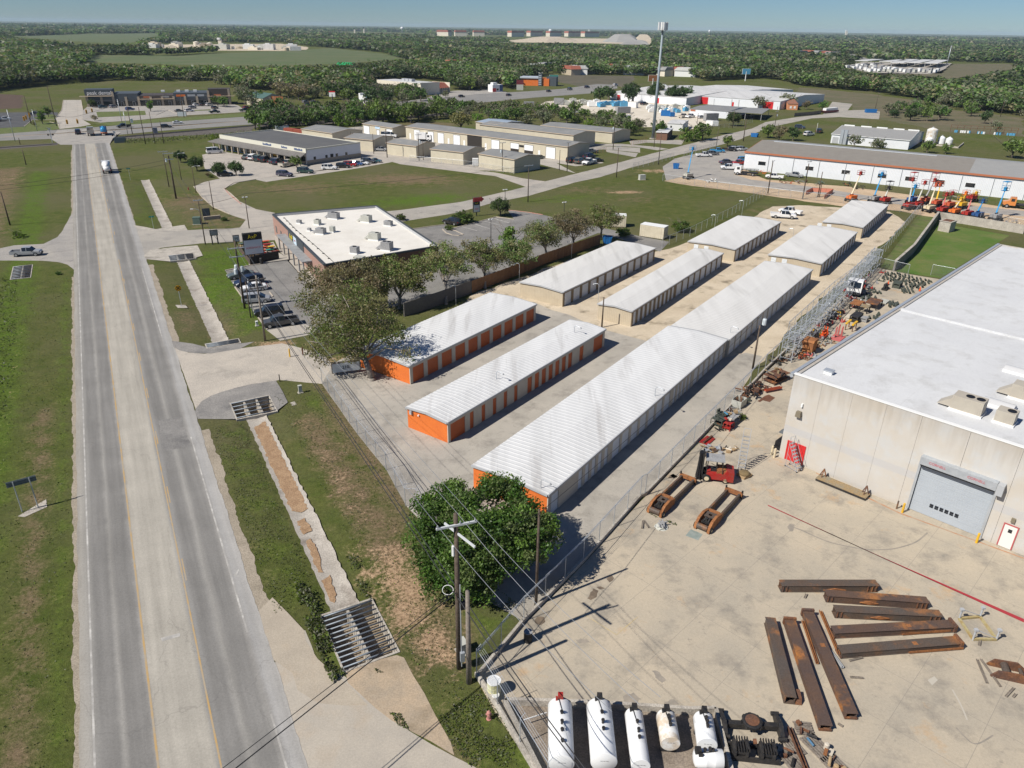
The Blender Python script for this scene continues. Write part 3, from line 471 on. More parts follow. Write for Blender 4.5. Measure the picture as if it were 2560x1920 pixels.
def culvert(p,bays,nb,label,depth=1.25,r=.06):
 u0,u1,v0,v1=p
 t=T('culvert_grate',label,'culvert',(*rd((u0+u1)/2,(v0+v1)/2),0),RA)
 W,D=(u1-u0)/2,(v1-v0)/2; mb=MB(); e=.02
 for a,b,c,d in ((-W-.16,-W-e,-D-.2,D+.2),(W+e,W+.16,-D-.2,D+.2),(-W,W,D+e,D+.2),(-W,W,-D-.2,-D-e)): mb.b2(a,b,c,d,-depth,.06)
 mb.b2(-W-.1,W+.1,-D-.1,D+.1,-depth-.12,-depth)
 for i in range(1,bays): x=-W+2*W*i/bays; mb.b2(x-.1,x+.1,-D,D,-depth,-.05)
 mb.build('box',['old_concrete'],t);
 fl=MB(); fl.b2(-W,W,-D,D,-depth,-depth+.03); fl.build('silt',['pit_floor'],t)
 for i in range(nb):
  y=D-.1-(2*D-.35)*i/(nb-1); q=MB(); q.tube((-W-.05,y,.05),(W+.05,y-.0,.05),r,None,8); q.build('pipe','galv_pipe',t,True)
 return t
culvert(PITS[0],2,12,'large culvert grate of galvanised pipes at the road verge, two bays, nearest the camera')
culvert(PITS[1],3,5,'three bay pipe culvert grate beside the storage entrance, facing the muddy channel')
culvert(PITS[2],3,5,'three bay culvert grate in the grey apron beside the side street')
culvert(PITS[3],3,4,'shallow culvert grate on the far side of the storage entrance',.8)
culvert(PITS[4],2,9,'two bay culvert grate in the left verge below the waiting silver pickup')
# ---------------- building materials
def ribbed(name,col,col2,sp=.3,rough=.5,metal=0,vert=True,stain=None,st=.35):
 """painted sheet metal: upright (or flat) ribs every sp metres along the object's own x and y"""
 m,t,b=nodes(name)
 v=N(t,'ShaderNodeTexCoord').outputs['Object']; s=N(t,'ShaderNodeSeparateXYZ'); t.links.new(v,s.inputs[0])
 a=mth(t,'ADD',s.outputs[0],s.outputs[1]) if vert else s.outputs[2]
 f=mth(t,'ABSOLUTE',mth(t,'SUBTRACT',mth(t,'FRACT',mth(t,'DIVIDE',a,sp)),.5)); g=ramp(t,f,.34,.44)
 c=mix(t,ramp(t,noise(t,.5,4),.35,.7),col,col2)
 if stain: c=mix(t,mth(t,'MULTIPLY',ramp(t,noise(t,1,5,.7,rotpos(t,0,.8,.8)),.5,.72),st),c,stain)
 c=mix(t,mth(t,'MULTIPLY',g,.22),c,(col[0]*.45,col[1]*.45,col[2]*.45))
 t.links.new(c,b.inputs['Base Color']); b.inputs['Roughness'].default_value=rough; b.inputs['Metallic'].default_value=metal; b.inputs['Specular IOR Level'].default_value=.35
 bump(t,b,f,.5,.03); MT[name]=m
ribbed('wall_tan',(.50,.43,.32),(.46,.39,.285),.3,stain=(.36,.29,.21))
ribbed('wall_tan_shop',(.56,.51,.39),(.52,.47,.36),.35,stain=(.42,.36,.27))
ribbed('wall_white',(.74,.755,.78),(.70,.715,.735),.4)
ribbed('door_white',(.70,.73,.75),(.64,.67,.69),.22,vert=False,stain=(.5,.5,.48))
ribbed('door_orange',(.52,.125,.035),(.46,.105,.03),.22,vert=False,stain=(.36,.11,.05))
ribbed('door_grey',(.42,.455,.49),(.39,.425,.46),.13,vert=False)
ribbed('door_clean',(.80,.81,.82),(.76,.77,.78),.5,vert=False)
M('paint_orange',(.66,.165,.032),.6,(.60,.145,.03),.6,grain=.15)
M('block_cream',(.56,.51,.43),.85,(.50,.455,.38),.5,grain=.2)
M('roof_white',(.65,.65,.64),.45,(.58,.58,.57),.3,col3=(.47,.46,.445),sc3=.35,stretch=(55.2,1.7,.16))
M('roof_aged',(.63,.62,.595),.5,(.56,.55,.525),.25,col3=(.45,.44,.415),sc3=.3,stretch=(55.2,1.3,.16))
M('roof_grey',(.235,.235,.225),.6,(.205,.205,.20),.2,grain=.2,col3=(.28,.27,.25))
M('roof_blue',(.30,.36,.43),.5)
M('roof_charcoal',(.105,.105,.105),.8,(.125,.125,.12),.15,grain=.2)
ribbed('roof_metal_tan',(.25,.225,.19),(.28,.255,.215),.9,.5,stain=(.20,.175,.145))
ribbed('roof_metal_grey',(.33,.325,.305),(.30,.295,.28),.9,.5)
M('trim_rust',(.42,.15,.075),.6); M('trim_white',(.75,.75,.73),.6); M('trim_grey',(.40,.41,.42),.5); M('trim_tan',(.50,.40,.29),.7)
M('galv',(.50,.53,.56),.4,(.42,.45,.48),2,metal=.4)
M('dark',(.02,.02,.022),.6); M('black_paint',(.016,.016,.018),.45); M('interior',(.035,.03,.026),.9)
m,t,b=nodes('glass_dark'); b.inputs['Base Color'].default_value=(.018,.022,.026,1); b.inputs['Roughness'].default_value=.08; b.inputs['Specular IOR Level'].default_value=.7; MT['glass_dark']=m
def tiltwall():
 m,t,b=nodes('tilt_wall'); v=rotpos(t,0,1,1,True); s=N(t,'ShaderNodeSeparateXYZ'); t.links.new(v,s.inputs[0])
 c=mix(t,ramp(t,noise(t,.28,5,.6),.36,.64),(.50,.455,.39),(.52,.50,.465))
 c=mix(t,mth(t,'MULTIPLY',ramp(t,noise(t,.5,6,.65),.52,.62),.6),c,(.50,.505,.50))
 mp=N(t,'ShaderNodeMapping'); mp.inputs['Scale'].default_value=(2.2,2.2,.16); t.links.new(v,mp.inputs[0])
 top=ramp(t,mth(t,'ADD',s.outputs[2],mth(t,'MULTIPLY',mth(t,'SUBTRACT',noise(t,1,5,.6,mp.outputs[0]),.5),5.5)),7.2,10.2)
 c=mix(t,mth(t,'MULTIPLY',top,.45),c,(.25,.21,.16))
 bd=mth(t,'MULTIPLY',ramp(t,s.outputs[2],3.1,3.2),ramp(t,s.outputs[2],3.95,3.85)); c=mix(t,mth(t,'MULTIPLY',bd,.5),c,(.43,.43,.44))
 bs=ramp(t,mth(t,'ADD',s.outputs[2],mth(t,'MULTIPLY',noise(t,2,3),.4)),.75,.1); c=mix(t,mth(t,'MULTIPLY',bs,.4),c,(.36,.30,.22))
 t.links.new(c,b.inputs['Base Color']); b.inputs['Roughness'].default_value=.85; MT['tilt_wall']=m
tiltwall()
def brick(name,c1,c2,mo,sc=3.2):
 m,t,b=nodes(name); n=N(t,'ShaderNodeTexBrick'); n.inputs['Scale'].default_value=sc
 n.inputs['Color1'].default_value=(*c1,1); n.inputs['Color2'].default_value=(*c2,1); n.inputs['Mortar'].default_value=(*mo,1)
 v=N(t,'ShaderNodeTexCoord').outputs['Object']; s=N(t,'ShaderNodeSeparateXYZ'); t.links.new(v,s.inputs[0]); k=N(t,'ShaderNodeCombineXYZ')
 t.links.new(mth(t,'ADD',s.outputs[0],s.outputs[1]),k.inputs[0]); t.links.new(s.outputs[2],k.inputs[1]); t.links.new(k.outputs[0],n.inputs[0])
 t.links.new(n.outputs[0],b.inputs['Base Color']); b.inputs['Roughness'].default_value=.9; MT[name]=m
brick('brick_red',(.36,.20,.155),(.30,.165,.125),(.33,.25,.21)); brick('brick_brown',(.17,.085,.05),(.20,.10,.06),(.16,.11,.08)); brick('stone',(.38,.31,.23),(.46,.39,.30),(.33,.28,.22),1.6); brick('cmu',(.115,.105,.095),(.135,.125,.11),(.09,.085,.08),1.2)
# ---------------- generic buildings; local frame: origin front-left ground corner, x along the front, y into the depth
def frame_pt(f,s,L,W,off):
 return {'r':(s,-off),'l':(s,W+off),'f':(-off,s),'b':(L+off,s)}[f]
def panel(t,name,f,s0,s1,z0,z1,mat,L,W,th=.05,ribs=0,frame=None,rec=0):
 mb=MB(); o=th/2-rec
 def bx(a,b,c,d,k,mi=0):
  p=frame_pt(f,(a+b)/2,L,W,k); dim=(b-a,th,d-c) if f in 'rl' else (th,b-a,d-c); mb.box((p[0],p[1],(c+d)/2),dim,0,mi)
 bx(s0,s1,z0,z1,o)
 if ribs:
  n=int((z1-z0)/ribs)
  for i in range(n): bx(s0+.02,s1-.02,z0+(i+.25)*ribs,z0+(i+.6)*ribs,o+.022)
 if frame:
  for a,b,c,d in ((s0-.1,s0,z0,z1+.1),(s1,s1+.1,z0,z1+.1),(s0,s1,z1,z1+.1)): bx(a,b,c,d,o+.006,1)
 return mb.build(name,[mat]+([frame] if frame else []),t)
def gable_shell(t,L,W,h,rise,wall,roof,ov=.15,ribs=0,trim=None,flat=False,front=None,th=.07,back=None):
 mb=MB(); pr=[(0,0),(0,h),(W/2,h+rise),(W,h),(W,0)]
 for i,x in enumerate((0,L)): mb.add([(x,y,z) for y,z in pr],[(0,1,2,3,4)],{0:1 if front else 0,1:2 if back else 0}[i])
 mb.add([(0,0,0),(L,0,0),(L,0,h),(0,0,h)],[(0,1,2,3)]); mb.add([(0,W,0),(L,W,0),(L,W,h),(0,W,h)],[(0,1,2,3)])
 mats=[wall,front or wall,back or wall]
 mb.build('wall',mats,t,fix=False)
 rb=MB(); sl=rise/(W/2)
 for sg in (0,1):
  y0,y1=(-ov,W/2) if sg==0 else (W+ov,W/2); z0,z1=h-ov*sl,h+rise; dz=.004
  v=[(-ov,y0,z0+dz),(L+ov,y0,z0+dz),(L+ov,y1,z1+dz),(-ov,y1,z1+dz)]; v+=[(x,y,z+th) for x,y,z in v]
  rb.add(v,[(3,2,1,0),(4,5,6,7),(0,1,5,4),(1,2,6,5),(2,3,7,6),(3,0,4,7)])
  if ribs:
   n=int((L+2*ov)/ribs)
   for i in range(n):
    x=-ov+(i+.5)*ribs; w_=.13
    rb.add([(x-w_,y0,z0+th+.003),(x+w_,y0,z0+th+.003),(x+w_,y1,z1+th+.003),(x-w_,y1,z1+th+.003),(x-.03,y0,z0+th+.028),(x+.03,y0,z0+th+.028),(x+.03,y1,z1+th+.028),(x-.03,y1,z1+th+.028)],[(4,5,6,7),(0,1,5,4),(1,2,6,5),(3,0,4,7),(2,3,7,6)])
 r=rb.build('roof',roof,t)
 if trim:
  tb=MB(); q_=.5 if trim=='trim_rust' else .2; tb.beam((-ov,-ov-.07,h+.02),(L+ov,-ov-.07,h+.02),.12,q_)
  for x in (-ov-.06,L+ov+.06):
   tb.beam((x,-ov,h),(x,W/2,h+rise),.1,.2); tb.beam((x,W+ov,h),(x,W/2,h+rise),.1,.2)
  tb.build('trim',trim,t)
 return r
# ---------------- storage rows
M('pilaster_tan',(.24,.185,.12),.8,(.20,.155,.10),.8)
M('pilaster',(.50,.455,.385),.85,(.45,.41,.34),.8)
def storage(Rp,h,label,wall,roof,front,doors,dmat,gdoors=(),rise=.24,pil='pilaster',ribs=.62,dh=2.1):
 x,y,a,L,W=Rp
 t=T('storage_building',label,'storage building',(x,y),a,'long low storage buildings')
 gable_shell(t,L,W,h,rise,wall,roof,.12,ribs,'trim_grey',front=front)
 mb=MB(); e=0
 for s0,s1 in doors:
  s0*=L;s1*=L
  panel(t,'roll_door','r',s0,s1,.03,dh,dmat,L,W,.04,.22)
  if s0-e>.12: mb.b2(e,s0,-.11,-.002,0,h-.12)
  e=s1
 mb.b2(e,L,-.11,-.002,0,h-.12); mb.b2(0,L,-.10,-.003,dh+.01,h-.13)
 mb.build('door_surround',pil,t)
 for s0,s1 in gdoors: panel(t,'roll_door','f',s0,s1,.03,dh,'door_white',L,W,.06,.22)
 return t
def ser(a,b,n,gap=.2):
 w=(b-a)/n; return [(a+i*w+w*gap/2,a+(i+1)*w-w*gap/2) for i in range(n)]
SO1=storage((-12.64,82.23,.96,27.87,8.56),2.5,'orange ended storage building with ten wide orange doors under the brown tree','block_cream','roof_white','paint_orange',ser(.005,.995,10,.26),'door_orange')
SO2=storage((-6.77,68.04,.95,33.44,5.69),2.5,'orange ended storage building with many narrow orange doors, beside the long white one','block_cream','roof_white','paint_orange',[(.012,.085)]+[(.11+i*.062,.13+i*.062) for i in range(5)]+[(.44+i*.046,.468+i*.046) for i in range(7)]+[(.80,.83),(.91,.985)],'door_orange')
SL=storage((3.29,54.99,.97,44.84,8.3),2.5,'longest orange ended storage building with pale grey doors behind the dark oak','block_cream','roof_white','paint_orange',[(.012,.04)]+ser(.115,.26,5,.42)+ser(.27,.60,7,.24)+ser(.61,.74,5,.45)+ser(.75,.99,6,.26),'door_white')
ST1=storage((7.8,111.2,.95,32.64,8.19),2.45,'tan storage building with twelve wide white doors beside the wooden fence','wall_tan','roof_aged','wall_tan',ser(.005,.995,12,.25),'door_white',pil='pilaster_tan')
ST2=storage((17.52,102.92,.98,38.43,5.52),2.45,'narrow tan storage building in the middle of the dirt lot behind the leaning pole','wall_tan','roof_aged','wall_tan',ser(.005,.42,10,.42)+ser(.43,.995,8,.2),'door_white',pil='pilaster_tan')
ST3=storage((29.15,92.33,.96,39.92,8.25),2.5,'wide tan storage building with large grey white roof just beyond the longest one','block_cream','roof_aged','block_cream',ser(.005,.995,17,.14),'door_white',dh=2.25)
SB1=storage((42.1,137.9,.96,27.6,9.43),2.45,'tan storage building with two white gable doors nearest the chain link field fence','wall_tan','roof_aged','wall_tan',ser(.005,.995,11,.28),'door_white',((7.3,8.2),(5.2,6.1)),pil='pilaster_tan')
SB2=storage((55.3,129.2,.97,28.17,9.49),2.45,'tan storage building with two white gable doors between the two back rows','wall_tan','roof_aged','wall_tan',ser(.005,.995,11,.28),'door_white',((8.0,8.9),(6.0,6.9)),pil='pilaster_tan')
SB3=storage((74.4,156.9,.97,27.88,8.18),2.45,'farthest tan storage building, close to the parked boom lifts','wall_tan','roof_aged','wall_tan',ser(.005,.995,11,.28),'door_white',((8.3,9.2),(6.3,7.2)),pil='pilaster_tan')
mb=MB(); mb.b2(-.25,-.02,4.9,5.2,1.9,2.35); mb.build('meter_box','trim_grey',SO2)
mb=MB(); mb.b2(-.18,-.02,3.9,4.05,2.0,2.15); mb.build('wall_light','trim_white',SO2)
# ---------------- big tilt-wall warehouse
WA=R_(-44.6); WX,WY=27.9,66.2; WH=9.5; WL,WW=46.,72.
def wl(x,y): c,s=math.cos(WA),math.sin(WA); return (WX+x*c-y*s,WY+x*s+y*c)
t=T('warehouse','huge concrete panel warehouse with a white flat roof and grey roller door','warehouse',(WX,WY),WA); WT=t
mb=MB(); JT=[0,2.84,5.8,8.9,11.95,15.85,19.8,23.,26.,29.,32.,35.,38.,41.,WL]
for x0,x1 in zip(JT[:-1],JT[1:]):
 if x0 in (11.95,15.85): mb.b2(x0+.012,x1-.012,0,.3,5.75,WH)
 else: mb.b2(x0+.007,x1-.007,0,.3,0,WH)
mb.b2(11.962,12.75,0,.3,0,5.75); mb.b2(19.0,19.788,0,.3,0,5.75)
for i in range(15): mb.b2(0,.3,.31+i*4.78,.31+(i+1)*4.78-.025,0,WH)
mb.b2(.3,WL,WW-.3,WW,0,WH); mb.b2(WL-.3,WL,.3,WW-.3,0,WH)
mb.b2(.02,WL-.02,.05,.28,.02,6.0) if 0 else None
mb.build('wall',['tilt_wall'],t)
mb=MB(); mb.b2(12.3,19.4,.32,.6,0,6.2); mb.build('door_recess','interior',t)
mb=MB(); mb.b2(.3,WL-.3,.3,WW-.3,WH-.55,WH-.12); mb.b2(.3,WL-.3,27.5,28.0,WH-.12,WH+.10); mb.build('roof',['warehouse_roof'],t)
mb=MB(); mb.b2(-.06,WL,-.06,.36,WH+.003,WH+.09); mb.build('coping','trim_white',t)
mb=MB(); mb.tube((-.26,-.1,WH-.2),(-.26,WW,WH-.2),.2,None,8); mb.b2(-.42,-.05,-.1,WW,WH-.02,WH+.06); mb.build('gutter','galv',t)
mb=MB()
for k in range(50):
 z=.05+k*.105; mb.b2(12.95,18.85,.10+(.015 if k%2 else 0),.16,z,z+.1)
d=mb.build('roller_door','door_grey',t)
mb=MB()
for i in range(6):
 for k in range(5): mb.b2(14.5+i*.42,14.8+i*.42,.07,.098,1.0+k*.08,1.045+k*.08)
mb.build('door_vent','dark',d)
mb=MB(); mb.b2(12.85,18.95,-.6,-.003,5.2,5.95); mb.build('door_hood','galv',t)
mb=MB(); mb.b2(12.95,18.85,-.5,-.02,5.02,5.195); mb.build('door_gap','dark',t)
mb=MB(); mb.b2(18.98,19.5,-.7,-.003,4.9,5.9); mb.build('door_motor','trim_grey',t)
for x in (12.74,18.86): mb=MB(); mb.b2(x,x+.2,-.12,-.003,0,5.15); mb.build('door_track','galv',t)
mb=MB(); mb.b2(.75,2.5,-.04,-.003,.1,2.2); q=mb.build('double_door',paint('paint_red',(.58,.012,.016)),t)
mb=MB(); mb.b2(.65,.75,-.07,-.003,.1,2.3); mb.b2(2.5,2.6,-.07,-.003,.1,2.3); mb.b2(.75,2.5,-.07,-.003,2.2,2.3); mb.build('door_frame','paint_red',t)
mb=MB(); mb.b2(20.35,21.3,-.05,-.003,.08,2.3); q=mb.build('side_door',M('door_ivory',(.72,.69,.64),.6),t)
mb=MB(); mb.b2(20.7,21.0,-.06,-.051,1.6,1.95); mb.build('door_window','glass_dark',q)
mb=MB(); mb.b2(20.25,20.35,-.07,-.003,.08,2.4); mb.b2(21.3,21.4,-.07,-.003,.08,2.4); mb.b2(20.35,21.3,-.07,-.003,2.3,2.4); mb.build('door_frame',M('frame_red',(.42,.10,.10),.6),t)
mb=MB(); mb.box((1.25,-.22,5.6),(.55,.4,.6),0,0,.8); mb.build('wall_light',M('lamp_bronze',(.20,.17,.12),.5),t)
mb=MB(); mb.b2(1.3,1.45,-.2,-.003,6.4,6.75); mb.build('camera','trim_white',t)
mb=MB(); mb.b2(20.65,20.95,-.2,-.003,2.7,3.1); mb.build('door_lamp','lamp_bronze',t)
def text(body,size,mat,parent,loc,rot,name='lettering',ext=.01,align='CENTER'):
 c=bpy.data.curves.new(name,'FONT'); c.body=body; c.size=size; c.extrude=ext; c.align_x=align; c.align_y='CENTER'; c.materials.append(MT[mat])
 q=bpy.data.objects.new(name,c); me=bpy.data.meshes.new_from_object(q); bpy.data.objects.remove(q); bpy.data.curves.remove(c)
 if not me.materials: me.materials.append(MT[mat])
 o=bpy.data.objects.new(name,me); COL.objects.link(o); o.parent=parent; o.location=loc; o.rotation_euler=rot; return o
M('letter_red',(.50,.10,.12),.6); M('letter_white',(.85,.85,.85),.5); M('letter_black',(.02,.02,.02),.6); M('letter_yellow',(.75,.60,.02),.5)
for x in (14.3,17.4): text('CORNELL',.32,'letter_red',t,(x,-.615,5.6),(PI/2,0,0))
def rtu(x,y,z,rz,dx,dy,dz,fans,label,hood=True,mat='hvac_tan',grp='rooftop air conditioners'):
 t=T('air_conditioner',label,'air conditioner',(x,y,z),rz,grp)
 mb=MB(); mb.b2(-dx/2-.1,dx/2+.1,-dy/2-.1,dy/2+.1,0,.18); mb.build('curb','trim_white',t)
 mb=MB(); mb.b2(-dx/2,dx/2,-dy/2,dy/2,.18,.18+dz)
 for k in range(int(dx/.16)): mb.b2(-dx/2+.06+k*.16,-dx/2+.12+k*.16,-dy/2-.015,-dy/2,.3,.1+dz)
 if hood: mb.prism([(-dx/2-.9*dz,.2),(-dx/2,.2),(-dx/2,.18+dz*.75)],-dy/2*.8,dy/2*.8,ax='y')
 mb.build('cabinet',mat,t)
 for i in range(fans):
  fb=MB(); fx=dx/2-.45-i*.85 if dx>1.4 else 0; fb.lathe((fx,0,.18+dz),[(.36,0),(.36,.05),(.30,.05),(.30,.015)],16); fb.build('fan','black_paint',t)
 return t
M('hvac_tan',(.44,.40,.33),.6,(.40,.36,.30),1); M('hvac_grey',(.30,.30,.30),.6,(.24,.24,.24),1.2,grain=.3); M('hvac_pale',(.48,.48,.43),.6,(.42,.42,.37),1)
rz=WH-.12
x,y=(41.01,59.06); rtu(x,y,rz,WA,2.5,1.5,1.25,2,'large tan air conditioner with two fans on the white warehouse roof')
x,y=(43.2,57.05); rtu(x,y,rz,WA,1.5,1.3,1.0,1,'smaller tan air conditioner with one fan on the white warehouse roof',False)
x,y=(47.87,61.57); rtu(x,y,rz,WA,2.5,1.5,1.25,2,'tan air conditioner cut by the right picture edge on the white warehouse roof')
def skylight(x,y,rz_,L,label):
 t=T('skylight',label,'skylight',(x,y,rz),rz_,'domed skylights on the warehouse roof')
 mb=MB(); mb.b2(-L/2,L/2,-.65,.65,0,.25); mb.build('curb','trim_white',t)
 mb=MB(); n=8
 pr=[(-.6+1.2*i/n,.25+.32*math.sin(PI*i/n)) for i in range(n+1)]
 for i in range(n): (a,za),(b,zb)=pr[i],pr[i+1]; mb.add([(-L/2+.05,a,za),(L/2-.05,a,za),(L/2-.05,b,zb),(-L/2+.05,b,zb)],[(0,1,2,3)])
 for x_ in (-L/2+.05,L/2-.05): mb.add([(x_,a,z) for a,z in pr],[tuple(range(n+1))])
 mb.build('dome',M('dome',(.50,.50,.50),.2),t,True)
x,y=(44.49,60.1); skylight(x,y,WA,2.6,'domed skylight between the two tan air conditioners')
x,y=(51.02,67.24); skylight(x,y,WA,3.2,'domed skylight cut by the picture edge above the air conditioners')
x,y=(31.47,66.72); t=T('roof_vent','small square white vent near the warehouse roof corner','vent',(x,y,rz),WA); mb=MB(); mb.b2(-.4,.4,-.3,.3,0,.3); mb.build('base','trim_white',t); mb=MB(); mb.b2(-.45,.45,-.35,.35,.3,.42); mb.build('cap','galv',t)
# ---------------- restaurant with flat white roof
RP=[(-50.4,153.8,4.3),(-31.3,118.4,4.3),(-13.8,130.9,4.3),(-30.5,163.3,4.3)]; RH=4.0
t=T('restaurant','single storey brick restaurant with flat white roof and dark parapet','restaurant',(RP[1][0],RP[1][1])); RT=t
rp=[(p[0]-RP[1][0],p[1]-RP[1][1]) for p in RP]
def wallrun(mb,a,b,z0,z1,th,mi=0): mb.beam((a[0],a[1],(z0+z1)/2),(b[0],b[1],(z0+z1)/2),th,z1-z0,mi)
mb=MB(); n4=len(rp)
for i in range(n4): wallrun(mb,rp[i],rp[(i+1)%n4],0,RH,.3,0 if i==0 else 1)
mb.build('wall',['brick_red','brick_brown'],t)
cx_=sum(p[0] for p in rp)/4; cy_=sum(p[1] for p in rp)/4
ins=[(p[0]+(cx_-p[0])*.012,p[1]+(cy_-p[1])*.012) for p in rp]
mb=MB(); mb.prism(ins,RH-.5,RH-.25); mb.build('roof','flat_roof',t)
mb=MB()
for i in range(n4): wallrun(mb,rp[i],rp[(i+1)%n4],RH+.002,RH+.3,.38)
mb.build('parapet',M('parapet_dark',(.06,.068,.075),.6),t)
mb=MB()
for i in (2,3):
 a,b=rp[i],rp[(i+1)%n4]; v=Vector((cx_-(a[0]+b[0])/2,cy_-(a[1]+b[1])/2)).normalized()*.22
 wallrun(mb,(a[0]+v.x,a[1]+v.y),(b[0]+v.x,b[1]+v.y),RH-.25,RH+.2,.08)
mb.build('parapet_lining','trim_grey',t)
A0,A1=Vector((*rp[0],0)),Vector((*rp[1],0)); fd=(A1-A0).normalized(); fl=(A1-A0).length; fn=Vector((fd.y,-fd.x,0))
if fn.dot(Vector((cx_,cy_,0))-A0)>0: fn=-fn
def fp(s,o,z): p=A0+fd*(fl*s)+fn*o; return (p.x,p.y,z)
FA=math.atan2(fd.y,fd.x)
def fbox(mb,s0,s1,o0,o1,z0,z1,mi=0):
 a=fp((s0+s1)/2,(o0+o1)/2,(z0+z1)/2); return mb.box(a,(fl*(s1-s0),o1-o0,z1-z0),FA,mi)
mb=MB(); fbox(mb,.36,.66,.16,.24,2.2,RH+.45); mb.build('sign_panel','parapet_dark',t)
mb=MB(); fbox(mb,.28,.80,.16,1.9,2.55,2.75)
for s in (.3,.4,.5,.6,.7,.79): fbox(mb,s,s+.01,1.6,1.8,0,2.55)
mb.build('awning',M('awning_grey',(.30,.31,.31),.6,(.24,.24,.24),1),t)
for s0,s1 in ((.05,.08),(.16,.19),(.24,.27),(.68,.71),(.84,.88)):
 mb=MB(); fbox(mb,s0,s1,.16,.2,.9,2.3); mb.build('window','glass_dark',t)
ta=FA if math.cos(FA)>0 else FA+PI
text('AxP',1.5,'letter_yellow',t,fp(.42,.27,3.3),(PI/2,0,ta)); mb=MB(); fbox(mb,.47,.53,.25,.28,2.4,4.1); mb.build('poster',M('poster_white',(.70,.74,.76),.6,(.25,.45,.60),3),t); text('AXE',.5,'letter_red',t,fp(.5,.30,3.4),(PI/2,0,ta))
t['label']='single storey brick restaurant with flat white roof and dark parapet'
HV=[("j 915 290",1.0,.8,.7,0,'hvac_grey'),("j 1085 290",1.3,1.2,1.1,1,'hvac_pale'),("j 1238 235",2.5,1.5,1.4,2,'hvac_grey'),("j 1535 270",2.2,1.7,1.5,1,'hvac_pale'),("j 1735 305",1.8,1.3,1.0,1,'hvac_grey'),("j 1115 380",2.0,1.4,1.2,1,'hvac_grey'),("j 1225 360",1.0,1.0,1.2,0,'hvac_pale'),("j 1610 440",2.3,1.6,1.5,1,'hvac_pale'),("j 1725 530",2.1,1.7,1.7,2,'hvac_grey'),("j 1430 570",1.6,1.3,1.3,1,'hvac_grey'),("j 1010 355",.7,.7,.5,0,'hvac_grey'),("j 1470 620",2.0,1.3,.6,0,'hvac_pale')]
HVL=['small dark box at the left of the flat restaurant roof','pale upright air conditioner left of centre on the flat restaurant roof','long dark air conditioner nearest the far edge of the restaurant roof','pale air conditioner near the far right of the restaurant roof','low dark air conditioner closest to the right edge of the restaurant roof','dark air conditioner in the left middle of the restaurant roof','slim pale air conditioner beside the dark left middle one on the restaurant','pale air conditioner in the middle right of the restaurant roof','largest dark air conditioner in the right front of the restaurant roof','dark air conditioner at the near edge of the restaurant roof','smallest dark box beside the left middle unit on the restaurant roof','low pale unit half hidden by the brown tree on the restaurant roof']
HVP=[(-43.4,148),(-39.5,147.3),(-37.4,152.6),(-30.2,150.2),(-25.3,147.3),(-37.1,140.1),(-35.2,141.5),(-26.1,136.3),(-22.7,129.4),(-28,127),(-39.9,142.2),(-26.4,123)]
for (q,dx,dy,dz,f,mt),lb,p in zip(HV,HVL,HVP): rtu(p[0],p[1],RH-.25,R_(-20),dx*.85,dy*.85,dz*.8,f,lb,dx>1.9,mt)
mb=MB()
pts=[Vector((p[0],p[1],RH-.12)) for p in [(-47.7,152.3,3.8),(-42.4,142.1,3.8),(-36.8,132.5,3.8),(-30.1,120.4,3.8)]]
mb.path(pts,.05,5)
for i in range(3):
 for k in range(4): q=pts[i].lerp(pts[i+1],k/4); mb.box((q.x,q.y,RH-.2),(.35,.2,.1),.8)
tag(mb.build('roof_pipe','black_paint'),'black pipe on blocks running along the restaurant roof front','pipe')
# ---------------- beige workshops
def shed(name,Rp,h,rise,label,wall='wall_tan_shop',roof='roof_grey',doors=(),trim='trim_tan',group='beige metal workshops',cat='workshop',ribs=0,base=None):
 x,y,a,L,W=Rp; t=T(name,label,cat,(x,y),a,group); gable_shell(t,L,W,h,rise,wall,roof,.2,ribs,trim)
 for d in doors:
  f,s0,s1,z0,z1,mt=d[:6]; s0*=L if f in 'rl' else W; s1*=L if f in 'rl' else W
  panel(t,d[6] if len(d)>6 else 'roll_door',f,s0,s1,z0,z1,mt,L,W,.07,frame='dark' if mt=='door_clean' else None)
 if base:
  mb=MB(); mb.b2(-.05,L+.05,-.05,-.003,0,base); mb.b2(L+.003,L+.05,-.05,W,0,base); mb.build('base_course','stone',t)
 return t
shed('workshop',(-11.5,240.5,-.76,15.56,11.7),4.0,.9,'beige workshop at the road corner beside the small red and white sign')
shed('workshop',(-27.6,249.6,-.53,12.79,12.78),3.9,.9,'beige workshop second from the road corner, beside the white box')
shed('workshop',(-44.1,263,-.58,13.13,10.08),3.8,.9,'beige workshop beside the tall leaning pole and the parked pickup')
shed('workshop',(-60.8,274,-.46,12.17,12.43),3.8,.9,'beige workshop just behind the strip mall, a pickup at its side')
shed('workshop',(-83.1,300.4,-.69,18.93,14.45),3.4,.9,'beige workshop next to the rust red container')
shed('workshop',(-62.5,317.4,-.75,19.47,9.41),3.7,.8,'beige workshop with a blue and white sign above its door',doors=(('r',.03,.22,0,3.,'door_clean'),('r',.8,.98,0,3.,'door_clean'),('r',.47,.56,0,2.1,'door_clean','door'),('r',.42,.58,2.5,3.4,'sign_blue','sign')) if M('sign_blue',(.65,.72,.78),.6,(.2,.42,.62),1.5) else ())
def fr(a,b,z=3.6,m='door_clean',n='roll_door'): return ('r',(a-57)/1488.*.985+.012,(b-57)/1488.*.985+.012,0,z,m,n)
